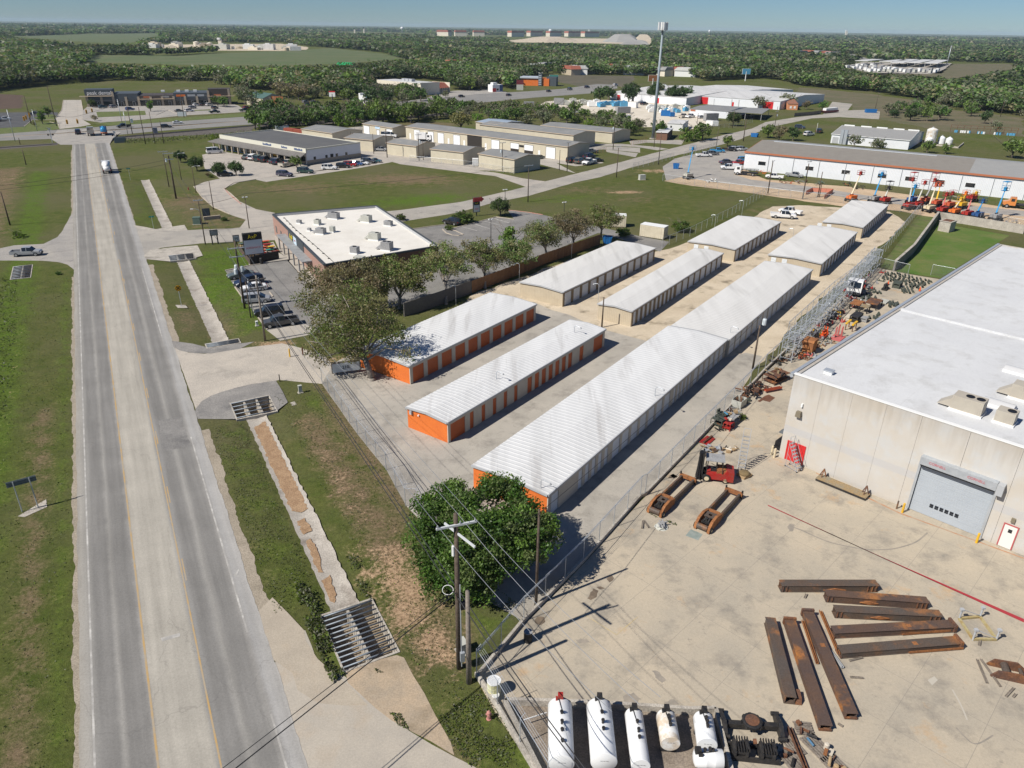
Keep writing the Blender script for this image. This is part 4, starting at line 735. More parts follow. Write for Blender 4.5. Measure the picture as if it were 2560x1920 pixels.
t=shed('workshop',(-43.1,303.9,-.68,77.76,12.97),4.4,.8,'longest beige workshop with a row of white doors and an open bay',doors=[fr(130,190),fr(278,335),fr(380,440),fr(538,602),fr(902,972),fr(1378,1452),('r',(1077-57)/1488,(1147-57)/1488,1.6,3.4,'door_clean','roll_door'),('r',(1195-57)/1488,(1268-57)/1488,1.6,3.4,'door_clean','roll_door'),('r',(1077-57)/1488,(1147-57)/1488,0,1.6,'interior','opening'),('r',(1195-57)/1488,(1268-57)/1488,0,1.6,'interior','opening'),('r',(682-57)/1488,(818-57)/1488,.02,4.2,'interior','opening'),('r',(1152-57)/1488,(1190-57)/1488,2.4,3.1,'dark','sign')]+[fr(a,a+18,2.1,'trim_white','door') for a in (480,635,840,1312,78)])
shed('workshop',(-14.3,309.2,-.68,45.46,14.32),4.9,.8,'beige workshop just behind the longest one, mostly its roof in view')
shed('workshop',(-16.2,315.6,-.76,12.81,14.69),5.2,.7,'small workshop with a blue grey roof end behind the longest one',roof='roof_blue')
shed('workshop',(10.4,318.5,-.66,33.97,13.81),3.9,.7,'beige workshop with three white doors beside the thicket',doors=(('r',.08,.17,0,3.,'door_clean'),('r',.315,.41,0,3.,'door_clean'),('r',.56,.66,0,3.,'door_clean'),('r',.248,.253,0,3.8,'trim_tan','downpipe'),('r',.495,.5,0,3.8,'trim_tan','downpipe'),('r',.745,.75,0,3.8,'trim_tan','downpipe')))
x,y,a,L,W=(-103.4,269.4,-.67,48.26,22.04)
t=T('strip_mall','low strip mall with a charcoal roof, cream parapet and shingled canopy','strip mall',(x,y),a); H=4.9
mb=MB(); mb.b2(0,L,0,W,0,H-.5); mb.build('wall','wall_white',t)
mb=MB(); mb.b2(.3,L-.3,.3,W-.3,H-.49,H-.3); mb.build('roof','roof_charcoal',t)
mb=MB(); mb.b2(-.05,L+.05,-.1,.3,H-1.3,H); mb.b2(L-.3,L+.05,.31,W,H-.498,H-.05); mb.b2(0,.3,.31,W,H-.498,H-.05); mb.b2(.31,L-.31,W-.3,W,H-.498,H-.1); mb.build('parapet',M('parapet_cream',(.62,.60,.50),.7),t)
mb=MB(); z0,z1=2.7,H-1.25; v=[(-3,-3.2,z0),(L+1,-3.2,z0),(L+.1,-.105,z1),(-.5,-.105,z1)]; v+=[(p[0],p[1],p[2]-.25) for p in v]; mb.add(v,[(0,1,2,3),(7,6,5,4),(0,4,5,1),(1,5,6,2),(3,7,4,0)]); mb.build('canopy',M('shingle',(.16,.15,.14),.9,(.135,.125,.115),.5,grain=.4),t)
for i in range(14): mb=MB(); mb.b2(i*L/13-.2,i*L/13+.2,-3.0,-2.6,0,2.72); mb.build('column','stone',t)
for i in range(13):
 mb=MB(); mb.b2((i+.15)*L/13,(i+.85)*L/13,-.05,-.003,.2,2.5); mb.build('shop_window','glass_dark',t)
mb=MB(); mb.b2(8.2*L/13,8.8*L/13,-.09,-.055,.9,2.3); mb.build('poster',M('poster_yellow',(.75,.42,.03),.6),t)
mb=MB(); mb.b2(L+.003,L+.06,0,W,0,1.3); mb.build('base_course','stone',t)
for s in (.12,.33,.52,.70): panel(t,'window','b',W*s,W*s+.9,1.2,2.2,'glass_dark',L,W,.03)
panel(t,'door','b',W*.33+2,W*.33+3.2,.1,2.3,'dark',L,W,.05)
for s,wd in ((.53,5),(.74,3.2),(.88,4.4)): text({5:'HEALTH',3.2:'NAILS',4.4:'CLINIC'}[wd],.9,'letter_black',t,(L*s,-.13,H-.6),(PI/2,0,0)) if 0 else None
M('sign_navy',(.06,.10,.22),.5)
for s,wd in ((.53,4.6),(.74,3.0),(.88,4.2)):
 mb=MB(); r=random.Random(int(s*100)); xx=L*s
 while xx<L*s+wd: w_=r.uniform(.25,.5); mb.b2(xx,xx+w_,-.16,-.103,H-.9,H-.25-r.choice((0,.2))); xx+=w_+.15
 mb.build('sign_letters','sign_navy',t)
x,y,a,L,W=(72.9,242.7,-.59,88.74,16.89); W=34
t=T('metal_building','very long white metal building with grey roof and rust coloured eave trim','metal building',(x,y),a)
gable_shell(t,L,W,5.4,1.8,'wall_white','roof_metal_grey',.25,0,'trim_rust')
sl=1.8/17
mb=MB(); mb.add([(-.25,-.25,5.4-.25*sl+.082),(62,-.25,5.4-.25*sl+.082),(62,17,7.282),(-.25,17,7.282)],[(0,1,2,3)]); mb.build('roof_panel','roof_metal_tan',t)
mb=MB(); mb.b2(4,52,15.6,16.1,7.2,7.36); mb.build('ridge_vent',M('vent_pale',(.48,.51,.54),.5),t)
for k in range(1,14):
 mb=MB(); mb.tube((k*7.6,-.12,0),(k*7.6,-.12,5.3),.07,None,6); mb.build('downpipe','trim_grey',t)
for s in (4.5,19.,29.5,39.5,46.8,54.5,62.): panel(t,'window','r',s,s+2.3,1.9,3.0,'glass_dark',L,W,.05,frame='trim_white')
panel(t,'roll_door','r',93.5,100,0,5,'door_clean',L,W,.06,frame='trim_grey'); panel(t,'door','r',31,32.2,0,2.2,'trim_white',L,W,.05); panel(t,'door','r',102,103.2,0,2.2,'trim_white',L,W,.05)
t=shed('industrial_shed',(125.6,307.7,-.61,28.25,32.42),3.4,1.9,'grey roofed white industrial shed behind the long metal building','wall_white','roof_metal_grey',trim='trim_white',group=None,cat='shed',doors=(('r',.02,.1,.1,2.4,'trim_grey','door'),))
x,y,a,L,W=(125.6,307.7,-.61,28.25,32.42)
for s in (.12,.17): mb=MB(); mb.b2(L*s,L*s+1.2,-1.2,-.25,0,5.4); mb.build('duct','galv',t)
for s in (.02,.25,.46,.68,.87): mb=MB(); mb.b2(L*s,L*s+4,W*.5-.35,W*.5+.35,5.25,5.7); mb.build('ridge_vent','trim_white',t)
shed('industrial_shed',(105.7,476,-.68,54.47,73.67),4.4,1.5,'long white warehouse with red doors and pale roof beyond the tower','wall_white','roof_aged',trim=None,group=None,cat='shed',doors=(('r',.11,.2,.1,4,'paint_red','door'),('r',.27,.275,0,3.5,'trim_grey','downpipe'),('r',.47,.48,0,3.8,'trim_grey','downpipe'),('r',.55,.56,0,3.8,'trim_grey','downpipe'),('r',.48,.50,0,2.3,'paint_red','door'),('r',.82,.93,.1,3.9,'paint_red','door')))
shed('industrial_shed',(113.6,537.4,-1.03,41.12,59.76),4.6,1.0,'pale flat roofed hall with a grey gable behind the long white warehouse','trim_white','roof_aged',trim=None,group=None,cat='shed')
shed('industrial_shed',(58.8,494.5,-.72,53.67,97.13),4.2,1.6,'pale roofed shed half hidden by the row of round trees','wall_white','roof_aged',trim=None,group=None,cat='shed',doors=(('r',.1,.14,0,3,'paint_red','door'),('r',.3,.33,0,3,'glass_dark','window'),('r',.62,.66,0,3,'paint_red','door')))
shed('industrial_shed',(89.2,402.6,-.58,20.2,28.84),3.4,.6,'white office shed with a grey roof beside the gravel yard','wall_white','roof_grey',trim=None,group=None,cat='shed',doors=(('r',.02,.15,2.4,3.2,'trim_rust','sign'),('r',.6,.66,0,2.2,'trim_grey','door')))
x,y,a,L,W=(106.1,391.5,-.43,16.43,27.61); t=T('carport','grey roofed open carport at the end of the white office shed','carport',(x,y),a); mb=MB(); mb.b2(0,L,0,W,3.2,3.45); mb.build('roof','roof_grey',t); mb=MB(); [mb.b2(i,i+.2,j,j+.2,0,3.2) for i in (.3,L/2,L-.5) for j in (.3,W-.5)]; mb.build('post','trim_grey',t)
shed('office_hut',(66.5,341.1,-.35,6.73,16.65),2.9,.3,'low white hut beside the gravel yard gate','trim_white','roof_aged',trim=None,group=None,cat='hut',doors=(('r',.2,.3,1.2,2,'glass_dark','window'),))
shed('equipment_hut',(56.3,309.5,-.32,4.32,15.89),3.0,.1,'small brown brick hut at the foot of the phone mast','brick_brown','roof_white',trim='trim_white',group=None,cat='hut')
shed('cottage',(152.9,442.4,-.12,5.38,25.36),3.2,1.6,'orange walled cottage with a rusty roof by the white warehouse end','cottage_orange','rust_roof',trim=None,group=None,cat='house',doors=(('r',.2,.4,.8,2,'trim_white','window'),('r',.6,.8,.8,2,'trim_white','window'))) if M('cottage_orange',(.60,.26,.13),.8) and M('rust_roof',(.30,.12,.07),.8,(.24,.15,.11),.5) else 0
def plaza():
 x,y,a,L,W=(-220.6,405.6,.33,69.97,12.02); W=17
 t=T('shopping_plaza','charcoal shopping plaza with stone piers and glass shopfronts beyond the highway','shopping plaza',(x,y),a)
 M('plaza_grey',(.075,.088,.10),.6); M('plaza_brown',(.075,.062,.055),.6); M('plaza_mid',(.16,.16,.16),.7)
 segs=[(-.02,.165,8.3,'plaza_grey',.165),(.165,.335,6.2,'plaza_grey',0),(.335,.58,5.1,'plaza_brown',0),(.58,.83,6.2,'plaza_grey',0),(.83,.99,8.0,'plaza_brown',0)]
 for s0,s1,h,mt,_ in segs:
  mb=MB(); mb.b2(L*s0+.03,L*s1-.03,0,W if h<7 else 9,3.3,h); mb.build('wall',mt,t)
  mb=MB(); mb.b2(L*s0+.03,L*s1-.03,.4,W,0,3.29); mb.build('shopfront','glass_dark',t)
  mb=MB(); mb.b2(L*s0+.05,L*s1-.05,.2,.39,2.5,3.29); mb.build('transom','plaza_mid',t)
 for s in (-.01,.085,.165,.25,.335,.42,.50,.58,.66,.745,.83,.98): mb=MB(); mb.b2(L*s-.55,L*s+.55,-.35,.35,0,7.2 if s in(.165,.83) else (8. if s>.9 else 4.6 if s not in (-.01,) else 5)); mb.build('pier','stone',t)
 mb=MB(); mb.b2(L*-.055,L*.16,-1.6,.02,5.0,5.25); mb.b2(L*.335,L*.58,-1.2,.02,3.3,3.5); mb.b2(L*.82,L*1.02,-1.2,.02,4.3,4.5); mb.build('canopy','trim_tan',t)
 for s in (.05,.21,.29,.38,.46,.54,.62,.70,.79): mb=MB(); mb.b2(L*s,L*s+1.3,.33,.41,0,2.3); mb.b2(L*s+.1,L*s+1.2,.31,.34,.1,2.2,1); mb.build('door',['trim_white','glass_dark'],t)
 text('peak dental',2.5,'letter_white',t,(L*.078,-.02,6.6),(PI/2,0,0))
 for s,w_,mt in ((.37,.045,'trim_rust'),(.50,.05,'hvac_grey'),(.60,.065,'paint_orange'),(.68,.055,'trim_grey'),(.75,.05,'trim_grey'),(.87,.05,'trim_rust')):
  mb=MB(); mb.b2(L*s,L*(s+w_),-.06,-.003,4.0 if s<.58 else 4.4,4.8 if s<.58 else 5.4); mb.build('sign',mt,t)
 for s in (.49,.6,.66,.72): mb=MB(); mb.b2(L*s,L*s+1.8,7,9,6.2,7.1); mb.build('roof_unit','trim_white',t)
plaza()
def villa():
 x,y,a,L,W=(-93.7,534.1,-.74,44.77,29.66)
 t=T('office_building','cream two storey office building rising out of the trees by the highway','office building',(x,y),a); M('stucco',(.70,.64,.52),.8,(.64,.58,.47),.3)
 mb=MB(); mb.b2(0,L,1.6,16,0,7.0); mb.b2(0,L,0,1.58,4.8,7.02); mb.b2(L-.02,L+.02,-.4,16.3,6.4,7.4)
 for i in range(9): mb.b2(L*i/8-.35,L*i/8+.35,0,1.0,0,4.8)
 mb.build('wall','stucco',t)
 mb=MB(); mb.b2(.3,L-.3,.3,15.7,7.03,7.1); mb.build('roof','roof_aged',t)
 for i in range(8): mb=MB(); mb.b2(L*(i+.2)/8,L*(i+.8)/8,1.52,1.597,.6,4.4); mb.build('window','glass_dark',t)
 for s in (.42,.5,.58): mb=MB(); mb.b2(L*s,L*s+3,6,9,7.1,8.6); mb.build('roof_unit','trim_grey',t)
 x,y,a,L,W=(-56.3,510.5,1.04,22.76,13.89)
 t=T('office_building','low wing with a red tiled mansard roof beside the cream office building','office building',(x,y),a)
 mb=MB(); mb.b2(0,L,1.2,14,0,3.4)
 for i in range(10): mb.b2(L*i/9-.3,L*i/9+.3,0,.6,0,3.2)
 mb.b2(-.4,-.02,-.4,14,0,6.3); mb.b2(L+.02,L+.4,-.4,14,0,6.3)
 mb.build('wall','stucco',t)
 mb=MB(); v=[(0,-.3,3.2),(L,-.3,3.2),(L,4,6.2),(0,4,6.2)]; mb.add(v,[(0,1,2,3)]); mb.b2(0,L,4,14,3.41,6.15); mb.build('roof',M('tile_red',(.33,.11,.07),.8,(.27,.09,.06),.6,grain=.3),t)
 for i in range(9): mb=MB(); mb.b2(L*(i+.2)/9,L*(i+.8)/9,1.15,1.197,.4,2.9); mb.build('window','glass_dark',t)
villa()
def diner():
 x,y,a,L,W=(3.8,606.3,-.18,21.37,34.14); W=12
 t=T('restaurant','bright orange roadside restaurant with a dark tower and pale metal roof','restaurant',(x,y),a)
 mb=MB(); mb.b2(0,L,0,W,0,5.2); mb.build('wall','paint_orange',t)
 mb=MB(); mb.b2(-1,L*.62,-.8,W+.5,5.21,6.2); mb.build('roof',M('roof_pale',(.46,.50,.55),.5),t)
 mb=MB(); mb.b2(L*.62,L*.74,-1.2,3,0,8.6); mb.b2(L*.9,L*1.25,.5,W-1,0,6.3); mb.build('tower','plaza_grey',t)
 mb=MB(); [mb.b2(L*.63,L*.73,-1.26,-1.205,1+i*1.2,1.5+i*1.2) for i in range(6)]; mb.build('tower_band','roof_pale',t)
 x,y,a,L,W=(-16,537.6,.58,8.09,18.35); t=T('drive_through','small white drive through hut with red and blue trim by the highway','hut',(x,y),a)
 mb=MB(); mb.b2(0,L,0,6,0,4.6); mb.b2(L*.1,L*.5,.6,4,4.6,6); mb.build('wall','trim_white',t); mb=MB(); mb.b2(-.05,L*.35,-.05,-.003,.2,2.5); mb.build('panel','paint_red',t); mb=MB(); mb.b2(L*.7,L+.05,-.05,-.003,.5,4.6); mb.build('panel','sign_navy',t); mb=MB(); mb.b2(L*.4,L*.6,-.05,-.003,1,2.2); mb.build('window','glass_dark',t)
 x,y,a,L,W=(-88.3,442.5,-.59,8.31,15.36); W=5; t=T('kiosk','white drive through kiosk with a blue corner standing in front of the thicket','hut',(x,y),a)
 mb=MB(); mb.b2(0,L,0,W,0,4.6); mb.b2(0,1.2,0,W,4.6,5.6); mb.build('wall','trim_white',t); mb=MB(); mb.b2(L*.68,L+.06,-.06,-.003,2,4.2); mb.b2(L+.003,L+.06,0,W,2,4.2); mb.build('panel',M('panel_blue',(.10,.32,.50),.5),t); mb=MB(); mb.b2(L*.45,L*.6,-.05,-.003,.6,2.2); mb.build('window','glass_dark',t)
 x,y,a,L,W=(-147,428.9,-.74,17.17,23.92); t=shed('green_roofed_bar',(x,y,a,L,12),4.2,2.2,'bar with a broad dark green roof beside the plaza','wall_tan_shop','roof_green',trim=None,group=None,cat='restaurant',doors=(('r',.3,.5,.5,2.5,'glass_dark','window'),)) if M('roof_green',(.07,.13,.115),.6) else 0
 x,y,a,L,W=(-134.2,421.8,-.28,10.65,15.88); t=T('timber_screen','tall rust brown timber screen of a restaurant yard beyond the highway','fence',(x,y),a); mb=MB(); [mb.b2(i*L/12,(i+.92)*L/12,0,.2,0,5.2) for i in range(12)]; mb.build('board',M('timber_rust',(.33,.13,.045),.8,(.24,.09,.035),.8),t)
 x,y,a,L,W=(-176.3,778.9,-.33,17.62,61.24); shed('house',(x,y,a,L,14),4,3,'house with a vivid green metal roof among the trees','wall_tan_shop','roof_vivid',trim=None,group=None,cat='house') if M('roof_vivid',(.02,.30,.10),.5) else 0
 x,y,a,L,W=(-220.1,723.1,-.45,19.35,36.52); shed('house',(x,y,a,L,8),3.6,.4,'long white trailer house in the trees left of the green roof','trim_white','roof_aged',trim=None,group=None,cat='house')
diner()
# ---------------- vegetation
def leafmat():
 m,t,b=nodes('leaves'); out=t.nodes['Material Output']; t.nodes.remove(b)
 at=N(t,'ShaderNodeAttribute',attribute_name='lc'); oi=N(t,'ShaderNodeObjectInfo')
 hs=N(t,'ShaderNodeHueSaturation'); t.links.new(at.outputs['Color'],hs.inputs['Color'])
 t.links.new(mth(t,'ADD',.478,mth(t,'MULTIPLY',oi.outputs['Random'],.036)),hs.inputs['Hue']); t.links.new(mth(t,'ADD',.78,mth(t,'MULTIPLY',mth(t,'FRACT',mth(t,'MULTIPLY',oi.outputs['Random'],7.3)),.45)),hs.inputs['Value'])
 d=N(t,'ShaderNodeBsdfDiffuse'); tr=N(t,'ShaderNodeBsdfTranslucent'); gl=N(t,'ShaderNodeBsdfGlossy'); gl.inputs['Roughness'].default_value=.45
 t.links.new(hs.outputs[0],d.inputs[0]); t.links.new(mix(t,1.,hs.outputs[0],(1.15,1.2,.6),'MULTIPLY'),tr.inputs[0])
 a=N(t,'ShaderNodeMixShader'); a.inputs[0].default_value=.30; t.links.new(d.outputs[0],a.inputs[1]); t.links.new(tr.outputs[0],a.inputs[2])
 c=N(t,'ShaderNodeMixShader'); c.inputs[0].default_value=.018; t.links.new(a.outputs[0],c.inputs[1]); t.links.new(gl.outputs[0],c.inputs[2])
 t.links.new(c.outputs[0],out.inputs[0]); MT['leaves']=m
leafmat()
M('bark',(.115,.095,.075),.95,(.17,.145,.12),2.,grain=.5); M('bark_grey',(.20,.175,.15),.95,(.27,.24,.205),2,grain=.4)
def quads_mesh(name,c,size,cols,rg,elong=1.3,flat=.0):
 """one small face per leaf clump at points c (n,3)"""
 n=len(c); a=rg.normal(size=(n,3));
 if flat: a[:,2]+=np.sign(a[:,2])*flat
 a/=np.linalg.norm(a,axis=1,keepdims=True); r=rg.normal(size=(n,3)); u=np.cross(a,r); u/=np.linalg.norm(u,axis=1,keepdims=True)+1e-9; v=np.cross(a,u)
 s=(size*np.clip(rg.normal(1,.3,n),.4,1.8))[:,None]
 P_=np.stack([c-u*s*elong,c-v*s*.75+a*s*.2,c+u*s*elong,c+v*s*.75-a*s*.15],1).reshape(-1,3)
 me=bpy.data.meshes.new(name); me.vertices.add(4*n); me.vertices.foreach_set('co',P_.ravel()); me.loops.add(4*n); me.loops.foreach_set('vertex_index',np.arange(4*n)); me.polygons.add(n); me.polygons.foreach_set('loop_start',np.arange(n)*4); me.polygons.foreach_set('loop_total',np.full(n,4))
 ca=me.color_attributes.new('lc','FLOAT_COLOR','POINT'); ca.data.foreach_set('color',np.repeat(np.concatenate([cols,np.ones((n,1))],1),4,0).ravel()); me.update(); me.materials.append(MT['leaves']); return me
PAL={'oak':((.046,.090,.016),(.078,.126,.024),(.034,.064,.013),(.066,.102,.026),(.082,.104,.036)),'pecan':((.120,.128,.052),(.095,.138,.042),(.140,.128,.064),(.085,.128,.034),(.122,.118,.062)),
 'green':((.060,.105,.022),(.080,.125,.028),(.048,.085,.020),(.072,.105,.035)),'dark':((.034,.058,.020),(.046,.074,.024),(.028,.048,.018)),'grey':((.098,.104,.064),(.084,.098,.054),(.112,.112,.074),(.076,.096,.048)),'brown':((.135,.118,.064),(.115,.115,.058),(.15,.122,.075)),'lime':((.095,.145,.022),(.080,.125,.02),(.070,.105,.022)),'gold':((.145,.135,.045),(.12,.12,.05),(.16,.14,.06))}
def crown_pts(ells,ncl,per,cr,pal,rg,shell=.5):
 """clumps through the volume of several ellipsoids (x,y,z,rx,ry,rz): leaf points and colours"""
 w_=np.array([e[3]*e[4]*e[5] for e in ells])**.75; w_/=w_.sum(); pts=[];cl=[]; P_=np.array(PAL[pal])*(1.55 if pal in('oak','pecan','brown') else 1.85)
 for _ in range(ncl):
  e=ells[rg.choice(len(ells),p=w_)]; d=rg.normal(size=3); d/=np.linalg.norm(d); rr=rg.uniform(shell**2,1)**.5
  c=np.array(e[:3])+d*rr*np.array(e[3:])*rg.uniform(.88,1.08)
  k=max(3,int(per*rg.uniform(.5,1.5))); q=rg.normal(size=(k,3)); q/=np.linalg.norm(q,axis=1,keepdims=True)+1e-9; q*=rg.uniform(.2,1,(k,1))**.6*cr*rg.uniform(.65,1.35)*np.array([1,1,.72]); p=c+q
  b=P_[rg.integers(len(P_))]*rg.uniform(.82,1.2)
  pts.append(p); cl.append(b[None]*rg.uniform(.75,1.3,(k,1)))
 return np.concatenate(pts),np.concatenate(cl)
def limbs(mb,base,ells,r0,rg,n=9,twigs=4,fork=.28):
 """tapered trunk, limbs to the crown's parts, then twigs"""
 b=Vector(base); top=Vector((sum(e[0] for e in ells)/len(ells),sum(e[1] for e in ells)/len(ells),max(e[2] for e in ells)))
 f=b.lerp(top,fork); f.z=b.z+(top.z-b.z)*fork; mb.tube(b-Vector((0,0,.2)),b+Vector((0,0,.35)),r0*1.5,r0*1.05,8); mb.tube(b+Vector((0,0,.34)),f,r0*1.05,r0*.8,8)
 for i in range(n):
  e=ells[i%len(ells)]; d=Vector(rg.normal(size=3)).normalized(); tip=Vector(e[:3])+Vector((d.x*e[3],d.y*e[4],abs(d.z)*e[5]*.6))*.7
  m_=f.lerp(tip,.5)+Vector((rg.normal()*.4,rg.normal()*.4,.5)); st=f if i%2 else b.lerp(f,.8)
  mb.path([st,st.lerp(m_,.55),m_,tip],r0*.45,5,0,r0*.10)
  for _ in range(twigs):
   q=m_.lerp(tip,rg.uniform(0,.9)); dd=Vector(rg.normal(size=3)).normalized()*rg.uniform(.8,1.8); dd.z=abs(dd.z)*.6; mb.tube(q,q+dd,r0*.11,r0*.03,4)
def big_tree(name,label,cat,base,ells,ncl,per,cr,leaf,pal,r0,seed,bark='bark',group=None,n=10,twigs=6,shell=.45,fork=.28):
 rg=np.random.default_rng(seed); bx,by=base[:2]; ells=[(e[0]-bx,e[1]-by,*e[2:]) for e in ells]
 t=T(name,label,cat,(bx,by,0),0,group); mb=MB(); limbs(mb,(0,0,0),ells,r0,rg,n,twigs,fork); mb.build('trunk',bark,t,True,False)
 p,c=crown_pts(ells,ncl,per,cr,pal,rg,shell); me=quads_mesh('crown',p,leaf,c,rg); o=bpy.data.objects.new('crown',me); COL.objects.link(o); o.parent=t; return t
def EL(pts,rs): return [(p[0],p[1],p[2],r,r,r*.8) for p,r in zip(pts,rs)]
oe=EL([(-3.46,48.3,5.4),(.77,49.26,5),(-5.89,48.6,4.6),(-2.62,45.45,5),(.08,46.19,5),(2.54,47.73,4.2),(-3.07,44.16,3.4),(-1.25,51.02,5.6),(-6,46.59,3.2),(-4.79,51.62,4.8),(.13,51.35,5.4),(-1.6,45.14,4),(1.21,46.01,4),(-5.15,44.67,2.4),(-2.89,43.69,2.2)],[1.7,1.6,2.2,2.6,2.2,1.7,2.4,1.4,1.9,1.5,1.2,2.5,2.,1.9,1.8])
big_tree('oak_tree','dense dark green oak overhanging the front of the longest storage building','tree',(-2.04,47.46),oe,900,105,.78,.082,'oak',.34,11,group=None,n=13,twigs=6,shell=.3)
PG='brown leaved trees along the storage fence'
big_tree('pecan_tree','largest sparse brown green tree, spreading over the first orange storage building','tree',(-17.53,83.28),EL([(-22.81,86.6,6.5),(-17.58,85.73,7.5),(-23.46,84.02,5),(-15.1,84.92,5.5),(-21.2,91.63,8),(-19.99,83.5,6),(-12.9,83.17,3.6),(-23.53,83.48,3),(-28,95.29,6),(-19.45,83.38,4)],[3,3,2.4,2.2,3,2.6,1.2,1.3,2.,1.8]),400,40,1.05,.095,'pecan',.40,12,'bark_grey',PG,14,9,.35,.35)
big_tree('pecan_tree','sparse brown tree standing behind the restaurant wall, above its front corner','tree',(-24.7,115),EL([(-26.54,105.87,6),(-30.5,108.3,5),(-22.9,108.2,6),(-24.76,100.94,5),(-27.85,103.72,4),(-20.98,106.09,5)],[3,2.4,3,2.6,2,2.4]),260,44,1.0,.105,'brown',.30,13,'bark_grey',PG,12,9,.35,.35)
big_tree('pecan_tree','leafy green brown tree at the end of the restaurant back wall','tree',(-17.8,109.3),EL([(-17.3,108.9,5),(-14.6,110.3,6),(-19.3,111.2,6),(-15.68,108.85,4),(-19.64,107.68,4.5)],[2.6,2.6,2.4,2,2.]),260,46,.95,.105,'pecan',.26,14,'bark_grey',PG,11,8,.35,.35)
FT=[("k 240 1145","k 240 720 @6",3.9,'tree beside the dark block wall, first of the row along the storage fence'),("k 600 1000","k 590 650 @6",3.4,'tall brown tree where block wall meets wooden fence'),("k 885 870","k 880 640 @5",2.9,'smaller tree behind the brown fence, next to the green sapling'),("k 1180 750","k 1120 480 @6",3.7,'well leafed tree over the middle of the brown wooden fence'),("k 1425 650","k 1390 400 @6",3.9,'broadest brown tree near the far end of the wooden fence'),("k 1665 530","k 1690 330 @6",3.2,'last tree of the fence row, beside the cream containers')]
FB=[(-10.7,111.6),(-4.8,119.8),(.4,128),(6.5,136.5),(12.1,144.3),(18.4,154.8)]
FC=[(-11.2,118.8,5.5),(-5.1,123.7,5.5),(.3,128.3,4.5),(5.1,136.9,5.5),(11.1,144,5.5),(18.2,150.9,5.5)]
for i,(b_,c_,q) in enumerate(zip(FB,FC,FT)):
 rg=np.random.default_rng(40+i); r=q[2]*1.14; es=[(c_[0],c_[1],c_[2],r*.8,r*.8,r*.62)]
 for k in range(5): an=k*1.257+i; es.append((c_[0]+math.cos(an)*r*.6,c_[1]+math.sin(an)*r*.6,c_[2]-rg.uniform(-.4,1.4),r*.5,r*.5,r*.42))
 big_tree('pecan_tree',q[3],'tree',b_,es,190,46,.85,.10,('pecan','pecan','pecan','pecan','brown','pecan')[i],.22,60+i,'bark_grey',PG,11,8,.35,.42)
def proto(pal,seed,ncl=46,per=14,shape='round',leaf=.05):
 rg=np.random.default_rng(seed); t=bpy.data.objects.new('tree',None); COL.objects.link(t)
 if shape=='round': es=[(0,0,.62,.42,.42,.30)]+[(math.cos(k*1.25)*.26,math.sin(k*1.25)*.26,.55+rg.uniform(-.16,.12),.27,.27,.22) for k in range(5)]
 elif shape=='tall': es=[(0,0,.6,.24,.24,.38),(.05,0,.45,.3,.3,.22),(-.05,.05,.75,.2,.2,.22)]
 else: es=[(0,0,.38,.55,.55,.36)]+[(math.cos(k*1.25)*.38,math.sin(k*1.25)*.38,.32+rg.uniform(-.1,.12),.3,.3,.28) for k in range(5)]
 mb=MB(); limbs(mb,(0,0,0),es,.028,rg,6,0,.3); mb.build('trunk','bark',t,True,False)
 p,c=crown_pts(es,ncl,per,.13,pal,rg,.35); p[:,2]=np.maximum(p[:,2],.03); me=quads_mesh('crown',p,leaf,c,rg); o=bpy.data.objects.new('crown',me); COL.objects.link(o); o.parent=t
 return t
PR={}
for i,(k,pal,shp,n,per,lf) in enumerate((('g1','green','round',60,16,.042),('g2','green','round',52,16,.045),('l1','lime','bush',50,15,.045),('d1','dark','round',60,16,.042),('y1','grey','round',42,13,.042),('y2','grey','bush',46,14,.045),('b1','brown','round',46,14,.04),('t1','green','tall',46,15,.038),('s1','lime','bush',40,12,.06),('u1','dark','round',140,30,.026),('u2','oak','bush',110,26,.03),('o1','gold','round',80,18,.03))): PR[k]=proto(pal,100+i,n,per,shp,lf)
USED=set()
def plant(k,x,y,h,label,cat='tree',group=None,name=None,wd=1.,rz=None):
 s=(h*wd,h*wd,h); rz=random.uniform(0,6.28) if rz is None else rz
 if k in USED: o=clone(PR[k],(x,y),rz,None,None,None,s)
 else: o=PR[k]; USED.add(k); kids(o); o.location=(x,y,0); o.rotation_euler=(0,0,rz); o.scale=s
 o.name=name or ('shrub' if cat=='shrub' else 'tree'); tag(o,label,cat);
 if 'group' in o.keys(): del o['group']
 if group: o['group']=group
 return o
def inpoly(x,y,P_):
 c=np.zeros(np.shape(x),bool); n=len(P_)
 for i in range(n):
  (x0,y0),(x1,y1)=P_[i][:2],P_[(i+1)%n][:2]
  if y0==y1: continue
  c^=((y0>y)!=(y1>y))&(x<(x1-x0)*(y-y0)/(y1-y0)+x0)
 return c
def scatter(P_,sp,rg,nmax=None):
 P_=np.array([p[:2] for p in P_]); lo=P_.min(0); hi=P_.max(0); n=int((hi-lo).prod()/(sp*sp)*2.2)+20; out=[]; cell={}
 for q in rg.uniform(lo,hi,(n,2)):
  if not inpoly(q[0],q[1],P_): continue
  k=(int(q[0]//sp),int(q[1]//sp))
  if any((q[0]-a)**2+(q[1]-b)**2<sp*sp for i in (-1,0,1) for j in (-1,0,1) for a,b in cell.get((k[0]+i,k[1]+j),())): continue
  cell.setdefault(k,[]).append(q); out.append(q)
 return np.array(out)
def belt(P_,sp,h0,h1,kinds,label,group,seed,cat='tree',wd=1.):
 rg=np.random.default_rng(seed)
 for x,y in scatter(P_,sp,rg): plant(kinds[rg.integers(len(kinds))],x,y,rg.uniform(h0,h1),label,cat,group,None,wd*rg.uniform(.85,1.25))
